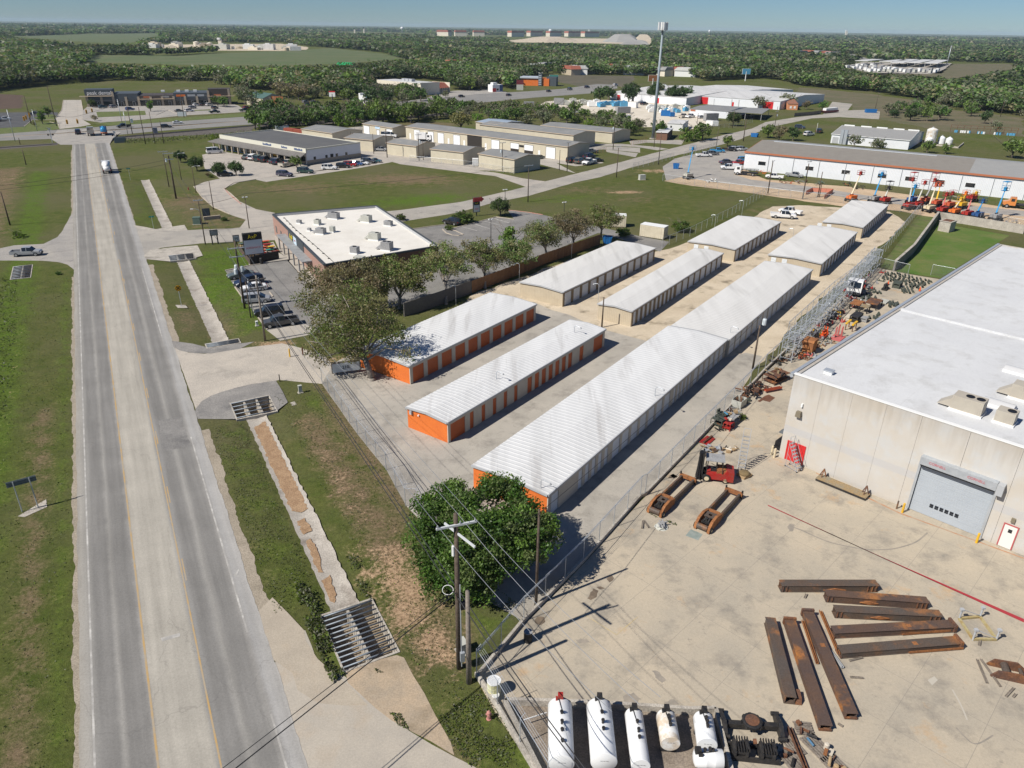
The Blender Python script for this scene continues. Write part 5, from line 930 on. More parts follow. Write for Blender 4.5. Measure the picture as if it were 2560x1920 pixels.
belt([(-108.4,317.1),(-96.7,314.4),(-82.5,328.4),(-71.5,343.2),(-50.5,352.9),(-34.5,367.5),(-34.5,395.7),(-67,382.6),(-95,370.6),(-112.3,357.8),(-118.6,352)],6.,7,10.5,('g1','g2','l1','d1','g1'),'bright green tree in the thicket between the railway and the beige workshops','trees in the thicket behind the beige workshops',1)
belt([(-32.6,373.1),(-8.9,350.6),(9.9,348.1),(15.3,355.9),(28.8,357.5),(44.3,319.7),(52.1,326.6),(56.6,348.9),(49.2,367.5),(34.6,393),(16.3,415.2),(-3.9,425.8),(-22.5,423.2),(-35.6,408.1)],6.9,4.5,8,('g1','g2','l1','g2','y1'),'bright green tree in the belt between the workshops and the gravel yard','trees in the belt beside the gravel yard',2)
belt([(-124.2,467.4),(-99,450.6),(-86.5,433.4),(-78,430.1),(-76.1,419.1),(-51.8,444.1),(-58.8,486.1),(-73.6,504.6),(-88.8,502),(-86.6,484.6),(-110.4,504.4),(-120.8,490.5)],9,7,11,('g1','d1','g2','y1','y2'),'tree in the dense thicket around the cream office building','trees around the cream office building',3)
belt([(46.5,470.8),(54.9,466.5),(78.1,470),(91.4,472),(101.4,462.6),(106.7,482.9),(97.7,505.8),(72.1,501.7),(51.4,504.7)],13,8,11,('u1','d1'),'round dark tree of the row in front of the pale sheds','round trees in front of the pale sheds',4)
belt([(184,396),(192,391.2),(215.5,395.4),(231.9,418.7),(242,452.1),(235.6,469),(215.2,448.3)],7.5,4.5,8,('g1','g2','y1','d1'),'tree of the clump beyond the grey shed, by the blue skip','clump of trees beyond the grey shed',5)
belt([(267.9,529.1),(235.9,434.7),(254.2,442.6),(263.2,438.4),(256.1,393.8),(302.7,460.6),(342.5,533.4),(311.5,528.5),(308,560)],13,3.5,6.5,('y1','g1','y2','g2','l1'),'scrubby tree at the near edge of the wood on the right','scrub trees at the right wood edge',6)
belt([(192.7,281.5),(294.6,545.3),(287.4,592.4),(253.5,605.8),(247.6,671.4),(238.4,694.9),(220.9,642.4),(256.2,649.4),(292.4,656.5),(295.6,593.9)],15,6,9,('d1','g1','g2','y1'),'tree along the near edge of the wood behind the meadow','trees edging the meadow wood',7)
belt([(-313.4,455.3),(-324.4,495.9),(-319.2,550.4),(-304.3,591.1),(-262.7,592.9),(-223.7,587.1),(-193,536.7),(-218.4,609.6),(-290.5,657.7),(-332.6,647.7),(-357,609.2),(-354.4,517.2)],17,8,12,('g1','d1','y1','g2','y2'),'tall tree along the wood edge behind the charcoal plaza','trees edging the wood behind the plaza',8)
belt([(-163.6,454.4),(-136.6,406.9),(-137.1,427.6),(-143,434.2),(-159.9,472.5),(-169.9,482.2)],7,6,9,('y1','g2','b1'),'tree between the plaza and the green roofed bar','trees beside the green roofed bar',9)
belt([(-147.4,469),(-122.1,452),(-126,472.5),(-147.4,491.9)],7,7,9.5,('b1',),'rusty brown tree in front of the bar and its timber screen','rusty brown trees by the bar',10)
belt([(-38.3,541.7),(-18.3,558.1),(-19.7,580.3),(-41.3,565.2)],8,8,11,('d1','g1','y1'),'broad dark tree beside the car lot of the cream office building','trees beside the cream office car lot',15)
SP=[('u1',(-105.8,240.3),3.9,'round dark tree furthest from the entry drive in the strip mall bed'),('u1',(-95.1,226),4.6,'largest round tree in the bed at the strip mall entrance'),('u1',(-85.5,218.2),4.2,'round tree shading a black car in the strip mall lot'),('u1',(-81.1,219.4),4.4,'round tree with a bare stem nearest the strip mall cars'),
 ('u2',(-11.5,166.1),3.7,'bushy dark green tree beside the arrow sign'),('u1',(-3.3,173),4.6,'small upright tree beside the lamp post at the rear parking'),('u2',(23.3,156),2.6,'green bush between the two cream containers'),('u2',(36.6,160.8),3.4,'dark bush at the corner of the chain link field'),('u2',(-14.3,159.5),1.5,'low shrub in the parking island by the black car'),('t1',(-1,144.4),5.,'slim green sapling rising above the brown fence'),
 ('g2',(-67.6,234.4),3.9,'golden green tree at the end of the strip mall canopy'),('o1',(-23.2,328.7),9.,'lone golden brown tree behind the longest beige workshop'),('u2',(-25.9,167.7),2.,'bush at the far corner of the restaurant'),('s1',(-114.1,291),3.2,'round bush beside the railway left of the strip mall'),
 ('u1',(-217.8,402.6),4.2,'small round tree in front of the leftmost plaza block'),('t1',(-181.3,387.8),5.5,'slim tree in the middle of the plaza parking'),('g1',(-158.8,417.7),6,'bright tree in front of the right plaza block, left one of two'),('g1',(-154.2,414),6,'bright tree in front of the right plaza block, right one of two'),
 ('b1',(-201.6,324.3),2.,'dark red shrub on the corner verge by the leaning poles'),('b1',(-187.1,345.2),3,'dark red shrub at the plaza drive corner'),('t1',(-202.9,332.4),6,'thin young tree on the corner verge'),('t1',(-215,358),5,'thin young tree on the kerbed island of the dark lot'),
 ('g2',(134.7,468.3) if 0 else (80.9,294.1),4.5,'bush behind the pickups in the hire yard lot'),('g1',(104.4,320),6,'bright tree left of the dark pair behind the hire yard'),('b1',(106.6,312.5),6.5,'dark brownish tree behind the long metal building end'),('d1',(112.4,313.1),6,'dark tree behind the long metal building, right of the brownish one'),('y1',(129.9,295.6),5.5,'grey green tree in front of the grey shed ducts'),('y2',(139,295.1),5.,'pale straggly tree in front of the grey shed wall'),('g1',(152.5,284.6),5,'bright bush right of the grey shed'),('g2',(158.7,283.1),4,'smaller bright bush by the tank enclosure'),('g1',(178.1,274.8),7.5,'bright tree cut by the right picture edge behind the metal building'),
 ('l1',(69.9,308.4),8,'broad bright green tree beside the mast compound'),('g1',(75.4,311.5),7.5,'broad tree at the lane beside the mast compound'),('g2',(59.1,320.3),7,'leafy tree directly behind the phone mast'),('g1',(47.4,321.7),6.5,'rounded tree left of the phone mast'),('u1',(100.7,360.9),6.5,'dark round tree in front of the white office shed'),('y1',(137.4,445.9),8,'nearly bare tree at the corner of the white warehouse'),('y1',(157.2,456.1),9,'tall grey tree beside the orange cottage'),('b1',(164.8,446.2),5.5,'brownish tree by the orange cottage'),('g2',(173.2,443.9),5.5,'green tree beside the parked boat'),
 ('u2',(26.27,74.37),.9,'small green weed bush beside the scrap carts'),('s1',(-79.7,124.2),.7,'tiny dark bush in the left verge'),('s1',(-101.2,148),2.,'leafy bush above the left side street'),('s1',(-87.1,216.2),1.3,'lime shrub at the end of the strip mall bed'),('b1',(-88.1,216.1),1.6,'brown shrub at the end of the strip mall bed'),('u2',(-65.1,164.8),1.2,'dark shrub by the stone sign base'),('y1',(-43.3,487.3),5,'small tree in the cream office car lot'),('u2',(-79.6,124.1),.8,'small dark bush beside the left road edge')]
for k,p,h,lb in SP: plant(k,p[0],p[1],h,lb,'shrub' if ('shrub' in lb or 'bush' in lb) else 'tree')
rg=np.random.default_rng(5); pts=[];cl=[]
wsz=[]
for P_,n,h in (([rd(*q) for q in ((12.2,-107),(15.6,-107),(15.6,-75),(12.2,-75))],6000,.13),([rd(*q) for q in ((19.6,-128),(22.5,-128),(26,-95),(26,-70),(20,-70))],9000,.12),([rd(*q) for q in ((-24,-120),(-1.4,-140),(-1.4,-8),(-24,-8))],20000,.15),([rd(*q) for q in ((19,-48),(25,-48),(27,-4),(19.6,-4))],4000,.13),([rd(*q) for q in ((14.2,-115.5),(15.2,-114.9),(15.2,-104.5),(14.4,-104),(13.9,-108))],2600,.45),([rd(*q) for q in ((19.2,-109),(19.7,-103),(18.9,-103),(18.6,-108))],500,.3),([(-9.26,37.33),(-8.58,36.91),(-8.14,35.74),(-8.66,35.83)],220,.12),([(-7.64,33.63),(-6.9,33.55),(-6.08,32.24),(-6.94,32.69)],260,.12),([(-4.54,33.39),(-1.49,35.96),(.7,31.19),(-.05,29.81),(-2.31,29.94),(-3.58,31.56)],2200,.14),([(-89,122.8),(-84,119.6),(-67.4,91.6),(-55.88,71.52),(-59.29,71.42),(-93.1,122.6)],5000,.5),([(12.68,56.37),(14.49,54.64),(15.02,54.01),(14.65,54.11),(12.82,55.59)],260,.22),([(-30.1,343.4),(-104.2,305.8),(-117.4,300.6),(-114.3,320.6)],1500,.6),([(-7.44,46.54),(-.68,42.81),(.84,43.55),(-2.58,47.31),(-4.33,46.61)],1800,.14),([(-150,286.6),(-132.5,292.8),(-107.7,314.4),(-105.4,307.3),(-128.1,282.5),(-141.2,279.2)],2600,1.)):
 P2=np.array(P_); lo=P2.min(0); hi=P2.max(0); q=rg.uniform(lo,hi,(n*3,2)); q=q[inpoly(q[:,0],q[:,1],P_)][:n]
 keep=np.sin(q[:,0]*1.7)+np.sin(q[:,1]*2.1+q[:,0])>-1.1; q=q[keep]
 wsz.append(np.full(len(q),.03+.12*h)); pts.append(np.concatenate([q,rg.uniform(.02,h,(len(q),1))],1)); pl=np.array(PAL['lime']+PAL['grey']); cl.append(pl[rg.integers(len(pl),size=len(q))]*rg.uniform(.8,1.25,(len(q),1)))
me=quads_mesh('weeds',np.concatenate(pts),np.concatenate(wsz),np.concatenate(cl),rg); o=bpy.data.objects.new('weeds',me); COL.objects.link(o); stuff(o,'low weeds and rank grass along verges, walls and the culvert','weeds')
# ---------------- woodland to the horizon, one mass
WOOD=[(-336.9,419.1),(-321.4,467.3),(-326.2,498.7),(-321.1,553.8),(-306.9,596.3),(-231,606.9),(-209.2,583.3),(-197,542.7),(-173.1,525.8),(-130.2,483.1),(-113.6,474.5),(-88.6,496),(-88.2,502.1),(-71,589.4),(-60.1,606.6),(-46.7,557.1),(-39.9,545.6),(-18.7,571.3),(-5.1,564.9),(9.9,684.7),(28.5,753.8),(38.2,756.2),(110.8,753.4),(162.3,765.7),(163.6,692.2),(227.9,741.9),(235.6,707.7),(229.4,644),(262.5,585.6),(266.9,532.8),(260.6,471.1),(275,424.3),(273,333.9),(10184.5,9883.6),(6933.3,11190.3),(-67.2,10952.6),(-6777,10724.8),(-11802.1,11011.1)]
CLEAR=[[(-1364.5,2188),(-1480.4,2814),(-1454.2,3292.2),(-941.5,2167.5,9),(-657,1392.5,9),(-597.8,1224.9,9),(-744.7,1346.2,9),(-968.3,1551.5,9)],[(-363,649.1,9),(-553.4,1059.6),(-452,1072.2),(-443.4,1212.2),(-487.5,1060.3,6),(-756.9,1652),(-565.2,1937),(-509.3,1826.5),(-413.5,1607.2),(-353.4,1541.6),(-223.4,1313.1),(-101.6,892.1,9),(-133,778.8,9),(-151.3,692.5,9),(-214.2,650.4,9),(-198.4,633.9,9),(-278,642,9)],[(320,791.3,7),(423.8,1050),(534,1249.3),(673.4,1249.7),(766.5,1235.2),(499.8,804.1,7),(334.6,614.2,7),(330.1,652.5,7),(296.6,670.5,7)],[(38.4,760.4),(112.7,757.9),(87.5,589.8),(34.3,633.5)],[(-43.7,3298.7),(87.2,4175.2),(543.2,4770),(687.4,4084.9),(284.4,1697.2,9),(210.7,1722.3,9),(91.8,1758.3,9),(-17.6,1748.8,9)],[(-413,4108.4),(535.8,5125.1),(306,2921.9,9),(-248.6,2470.9,9)],[(-1249.5,5646.4),(-553.1,5186),(-337,3158.2,9),(-725.4,3274.8,9)],[(605.7,1503.5),(703,1695.3),(578.1,1314.8),(518.1,1197.9),(508.9,1250.1)],[(-99.2,522.7),(-111.4,633.8),(-79.8,664.6),(-51.4,624.3),(-44,532.6),(-76.5,504.1)],[(-19,580.4),(-8.9,591.9),(-7.7,515.9),(-16.8,514.3)],[(1.6,575.1),(1.8,646.7),(32.6,653.2),(41.5,611.7),(37.3,547.1)],[(122,555.1),(197.7,668.2),(204.7,612),(156.7,421.4),(96.8,447.4),(57.3,481.1),(69.7,599.2)],[(-211.2,688.4),(-189.9,693.5),(-209.5,767),(-236.9,774.2)],[(-168.3,736.4),(-148.8,741.4),(-170.1,858.4),(-194,851.3)],[(-726.1,1315.7),(-660.8,1440.1),(-573.5,1247.4),(-637.3,1152.6)],[(297,948.4),(387.7,1113.2),(388.1,1075.1),(302.9,894)],[(510,1464.5),(675.7,1604),(527.2,1246.9),(441.7,1265.7)]]
def wood():
 rg=np.random.default_rng(77); W_=np.array([p[:2] for p in WOOD]); pts=[];cl=[];sz=[]; keys=['green','grey','dark','green','grey','lime','brown','grey']
 for d0,d1,sp,hh,nq,ls in ((330,560,6.5,(6,11),46,.75),(560,800,7.5,(6.5,11),28,1.0),(800,1250,9.5,(6.5,11),16,1.6),(1250,2200,14,(7,12),11,2.6),(2200,4200,26,(7,12),9,5),(4200,9000,55,(8,14),9,10)):
  n=int(d1*d1*1.5/(sp*sp)*1.35); an=rg.uniform(R_(40),R_(140),n); r=np.sqrt(rg.uniform(d0*d0,d1*d1,n)); x=r*np.cos(an); y=r*np.sin(an)
  k=inpoly(x,y,W_)
  for c in CLEAR: k&=~inpoly(x,y,c)
  gl=np.sin(x*.011+1.3*np.sin(y*.007))+np.sin(y*.013+1.7*np.sin(x*.009)); k&=(gl>(-1.45 if d0<800 else -1.0))|(rg.uniform(size=n)<.18)
  x=x[k];y=y[k];n=len(x); h=rg.uniform(*hh,n); rad=h*rg.uniform(.36,.75,n)*(1 if sp<13 else sp/13)
  zone=np.sin(x*.006+y*.004)+np.sin(y*.009-x*.003); ki=(rg.integers(0,8,n)+np.where(zone>.8,2,0))%8
  d=rg.normal(size=(n,nq,3)); d/=np.linalg.norm(d,axis=2,keepdims=True); d[...,2]=np.abs(d[...,2])*rg.choice([1,1,1,-.5],size=(n,nq))
  rr=rg.uniform(.55,1,(n,nq,1))*rg.uniform(.75,1.12,(n,nq,1)); p=d*rr*np.stack([rad,rad,h*.48],-1)[:,None]+np.stack([x,y,h*.52],-1)[:,None]
  base=np.zeros((n,3))
  for j,kk in enumerate(keys):
   P_=np.array(PAL[kk])*1.4+.2*np.array((.088,.092,.062)); m_=ki==j; base[m_]=P_[rg.integers(len(P_),size=m_.sum())]
  base*=rg.uniform(.78,1.18,(n,1))*.86*np.clip(1+.3*np.sin(x*.02+y*.013+2*np.sin(x*.007))[:,None],.65,1.35); c=base[:,None]*rg.uniform(.88,1.12,(n,nq,1))
  pts.append(p.reshape(-1,3)); cl.append(c.reshape(-1,3)); sz.append(np.full(n*nq,ls))
 p=np.concatenate(pts); print('wood faces',len(p))
 me=quads_mesh('woodland',p,np.concatenate(sz),np.concatenate(cl),rg,1.15,1.1); o=bpy.data.objects.new('woodland',me); COL.objects.link(o); stuff(o,'mixed green and grey woodland stretching to the horizon','woodland')
wood()
# ---------------- vehicles: a template of each kind, built with its parts, then copied
M('tyre',(.018,.018,.018),.85); M('rim',(.42,.43,.44),.35,metal=.6); M('lamp_clear',(.75,.75,.72),.2); M('lamp_red',(.35,.012,.012),.3); M('plastic_dark',(.03,.03,.032),.7); M('bed_liner',(.035,.035,.037),.9)
CARCOL={'white':(.80,.80,.79),'silver':(.34,.35,.36),'grey':(.16,.165,.17),'charcoal':(.06,.062,.065),'black':(.012,.012,.014),'blue':(.018,.08,.24),'navy':(.012,.025,.06),'sky':(.02,.26,.52),'red':(.36,.014,.016),'green':(.02,.055,.045),'sage':(.10,.125,.12),'tan':(.46,.42,.35),'olive':(.13,.12,.09),'purple':(.055,.05,.085),'teal':(.03,.10,.12),'orange':(.62,.22,.05)}
for k,c in CARCOL.items(): paint('car_'+k,c,.3)
def loft(st,glass_side,glass_top):
 """st: stations (x,zb,zbelt,ztop,wbelt,wtop); returns body and window meshes"""
 B,Gl=MB(),MB(); rings=[]
 for x,zb,zl,zt,wl_,wt in st:
  rings.append([(x,-wl_*.96,zb),(x,-wl_,(zb+zl)*.55),(x,-wl_*.98,zl),(x,-wt,zt),(x,wt,zt),(x,wl_*.98,zl),(x,wl_,(zb+zl)*.55),(x,wl_*.96,zb)])
 for i in range(len(st)-1):
  a,b=rings[i],rings[i+1]
  for j in range(8):
   k=(j+1)%8; q=[a[j],a[k],b[k],b[j]]; g_=(j in (2,4) and i in glass_side) or (j==3 and i in glass_top)
   (Gl if g_ else B).add(q,[(0,1,2,3)])
 B.add(rings[0],[tuple(range(8))]); B.add(rings[-1],[tuple(range(7,-1,-1))]); return B,Gl
KINDS={
 'sedan':([(-2.35,.35,.72,.78,.80,.66),(-2.15,.28,.92,.96,.88,.74),(-1.6,.25,.95,1.0,.9,.76),(-1.0,.25,.95,1.42,.9,.58),(-.32,.25,.94,1.47,.9,.6),(-.24,.25,.94,1.47,.9,.6),(.3,.25,.93,1.44,.9,.59),(1.05,.25,.90,.97,.9,.76),(2.0,.28,.80,.84,.86,.70),(2.35,.35,.58,.64,.76,.6)],(2,3,5,6),(2,6),(-1.4,1.42,.33,.82)),
 'suv':([(-2.4,.4,.9,1.0,.86,.70),(-2.25,.32,1.05,1.62,.93,.70),(-1.5,.32,1.06,1.74,.95,.72),(-1.4,.32,1.06,1.74,.95,.72),(-.35,.32,1.05,1.76,.95,.73),(-.25,.32,1.05,1.76,.95,.73),(.5,.32,1.04,1.70,.95,.70),(1.15,.32,1.03,1.10,.94,.80),(2.15,.35,.94,1.0,.90,.75),(2.45,.42,.7,.78,.80,.66)],(1,3,5,6),(0,6),(-1.45,1.5,.38,.86)),
 'pickup':([(-.75,.42,1.12,1.18,.93,.80),(-.55,.42,1.12,1.80,.94,.70),(.25,.42,1.1,1.84,.94,.72),(.33,.42,1.1,1.84,.94,.72),(1.0,.42,1.09,1.78,.94,.70),(1.6,.42,1.08,1.16,.94,.82),(2.6,.45,1.0,1.06,.92,.78),(2.85,.5,.78,.85,.86,.72)],(1,3,4),(0,4),(-1.75,1.85,.40,.86)),
 'van':([(-2.8,.4,1.2,1.3,.9,.8),(-2.7,.38,1.25,2.1,.97,.82),(-.9,.38,1.25,2.18,.98,.84),(-.8,.38,1.25,2.18,.98,.84),(.7,.38,1.25,2.16,.98,.83),(.8,.38,1.25,2.15,.98,.83),(1.3,.38,1.22,2.05,.98,.8),(1.95,.38,1.18,1.26,.95,.82),(2.7,.42,1.0,1.06,.9,.76),(2.85,.48,.8,.86,.84,.7)],(1,3,5,6),(0,6),(-1.8,1.85,.38,.86)),
 'minivan':([(-2.4,.36,.9,.98,.86,.7),(-2.3,.3,1.0,1.55,.93,.72),(-1.1,.3,1.0,1.66,.95,.74),(-1.0,.3,1.0,1.66,.95,.74),(.1,.3,1.0,1.66,.95,.74),(.2,.3,1.0,1.66,.95,.74),(.75,.3,.98,1.58,.95,.7),(1.6,.3,.95,1.02,.93,.78),(2.3,.34,.8,.86,.88,.7),(2.5,.4,.6,.66,.78,.62)],(1,3,5,6),(0,6),(-1.5,1.55,.35,.85))}
def make_vehicle(kind,full=True):
 st,gs,gt,(wr,wf,r,wy)=KINDS[kind]; t=bpy.data.objects.new('vehicle',None); COL.objects.link(t)
 B,Gl=loft(st,gs,gt)
 if kind=='pickup':
  B.b2(-2.85,-.76,-.93,-.80,.5,1.16); B.b2(-2.85,-.76,.80,.93,.5,1.16); B.b2(-2.9,-2.8,-.92,.92,.5,1.14);
 body=B.build('body','car_white',t,True,True)
 md=body.data;
 try:
  md.set_sharp_from_angle(angle=R_(28))
 except Exception: pass
 if kind=='pickup': mb=MB(); mb.b2(-2.79,-.77,-.79,.79,.5,.66); mb.build('bed','bed_liner',t)
 Gl.build('windows','glass_dark',t)
 mb=MB(); mb.b2(st[0][0]-.05,st[0][0]+.2,-.78,.78,.36,.58); mb.b2(st[-1][0]-.2,st[-1][0]+.04,-.74,.74,.36,.52)
 mb.build('bumper','plastic_dark',t)
 mb=MB(); mb.b2(st[-1][0]-.08,st[-1][0]+.02,-.45,.45,.55,.55+(st[-1][3]-.55)*.7); mb.build('grille','plastic_dark',t)
 for x in (wr,wf):
  for y in (-wy,wy):
   mb=MB(); mb.lathe((x,y,r),[(r*.8,-.11),(r,-.08),(r,.08),(r*.8,.11)],14,0,'y',PI/2 if 1 else 0) if 0 else mb.lathe((x,y,r),[(r*.8,-.115),(r,-.08),(r,.08),(r*.8,.115)],14,0,'x',PI/2)
   w_=mb.build('wheel','tyre',t); mb=MB(); mb.lathe((x,y,r),[(r*.62,-.125),(r*.62,.125)],10,0,'x',PI/2); mb.build('rim','rim',w_)
 if full:
  for y in (-.62,.62):
   mb=MB(); mb.box((st[-1][0]-.05,y,(st[-1][2]+.02)),(.16,.30,.16)); mb.build('headlight','lamp_clear',t)
   mb=MB(); mb.box((st[0][0]+.02,y*1.15,(st[0][2]-.02)),(.12,.2,.26)); mb.build('taillight','lamp_red',t)
   mb=MB(); mb.box((st[-4 if kind!='pickup' else -3][0]-.35 if kind!='pickup' else 1.3,y*1.72,1.1 if kind!='sedan' else .98),(.16,.18,.14)); mb.build('mirror','plastic_dark',t)
 return t
VT={k:make_vehicle(k) for k in KINDS}; VU=set(); NM={'sedan':'sedan','suv':'suv','pickup':'pickup_truck','van':'van','minivan':'minivan'}; CT={'sedan':'car','suv':'car','pickup':'pickup truck','van':'van','minivan':'car'}
LEN={k:v[0][-1][0]-(v[0][0][0] if k!='pickup' else -2.9) for k,v in KINDS.items()}
def car(kind,c,col,label,group=None,sc=None,flip=False):
 x,y,a,L=c; s=sc or min(1.12,max(.9,L/LEN[kind])) if L else 1
 if flip: a+=PI
 if kind in VU: o=clone(VT[kind],(x,y,.03),a,None,None,{'car_white':'car_'+col},s)
 else:
  o=VT[kind]; VU.add(kind); kids(o); o.location=(x,y,.03); o.rotation_euler=(0,0,a); o.scale=(s,)*3
  b=[q for q in kids(o) if q.name.startswith('body')][0]; b.material_slots[0].link='OBJECT'; b.material_slots[0].material=MT['car_'+col]
 o.name=NM[kind]; tag(o,label,CT[kind])
 if 'group' in o.keys(): del o['group']
 if group: o['group']=group
 return o
G1='cars parked in front of the strip mall'; G2='cars parked beside the strip mall'; G3='cars parked in front of the restaurant'; G4='pickups and cars in the hire yard lot'; G5='vehicles on the highway'; G6='cars parked at the charcoal plaza'; G7='cars parked by the beige workshops'
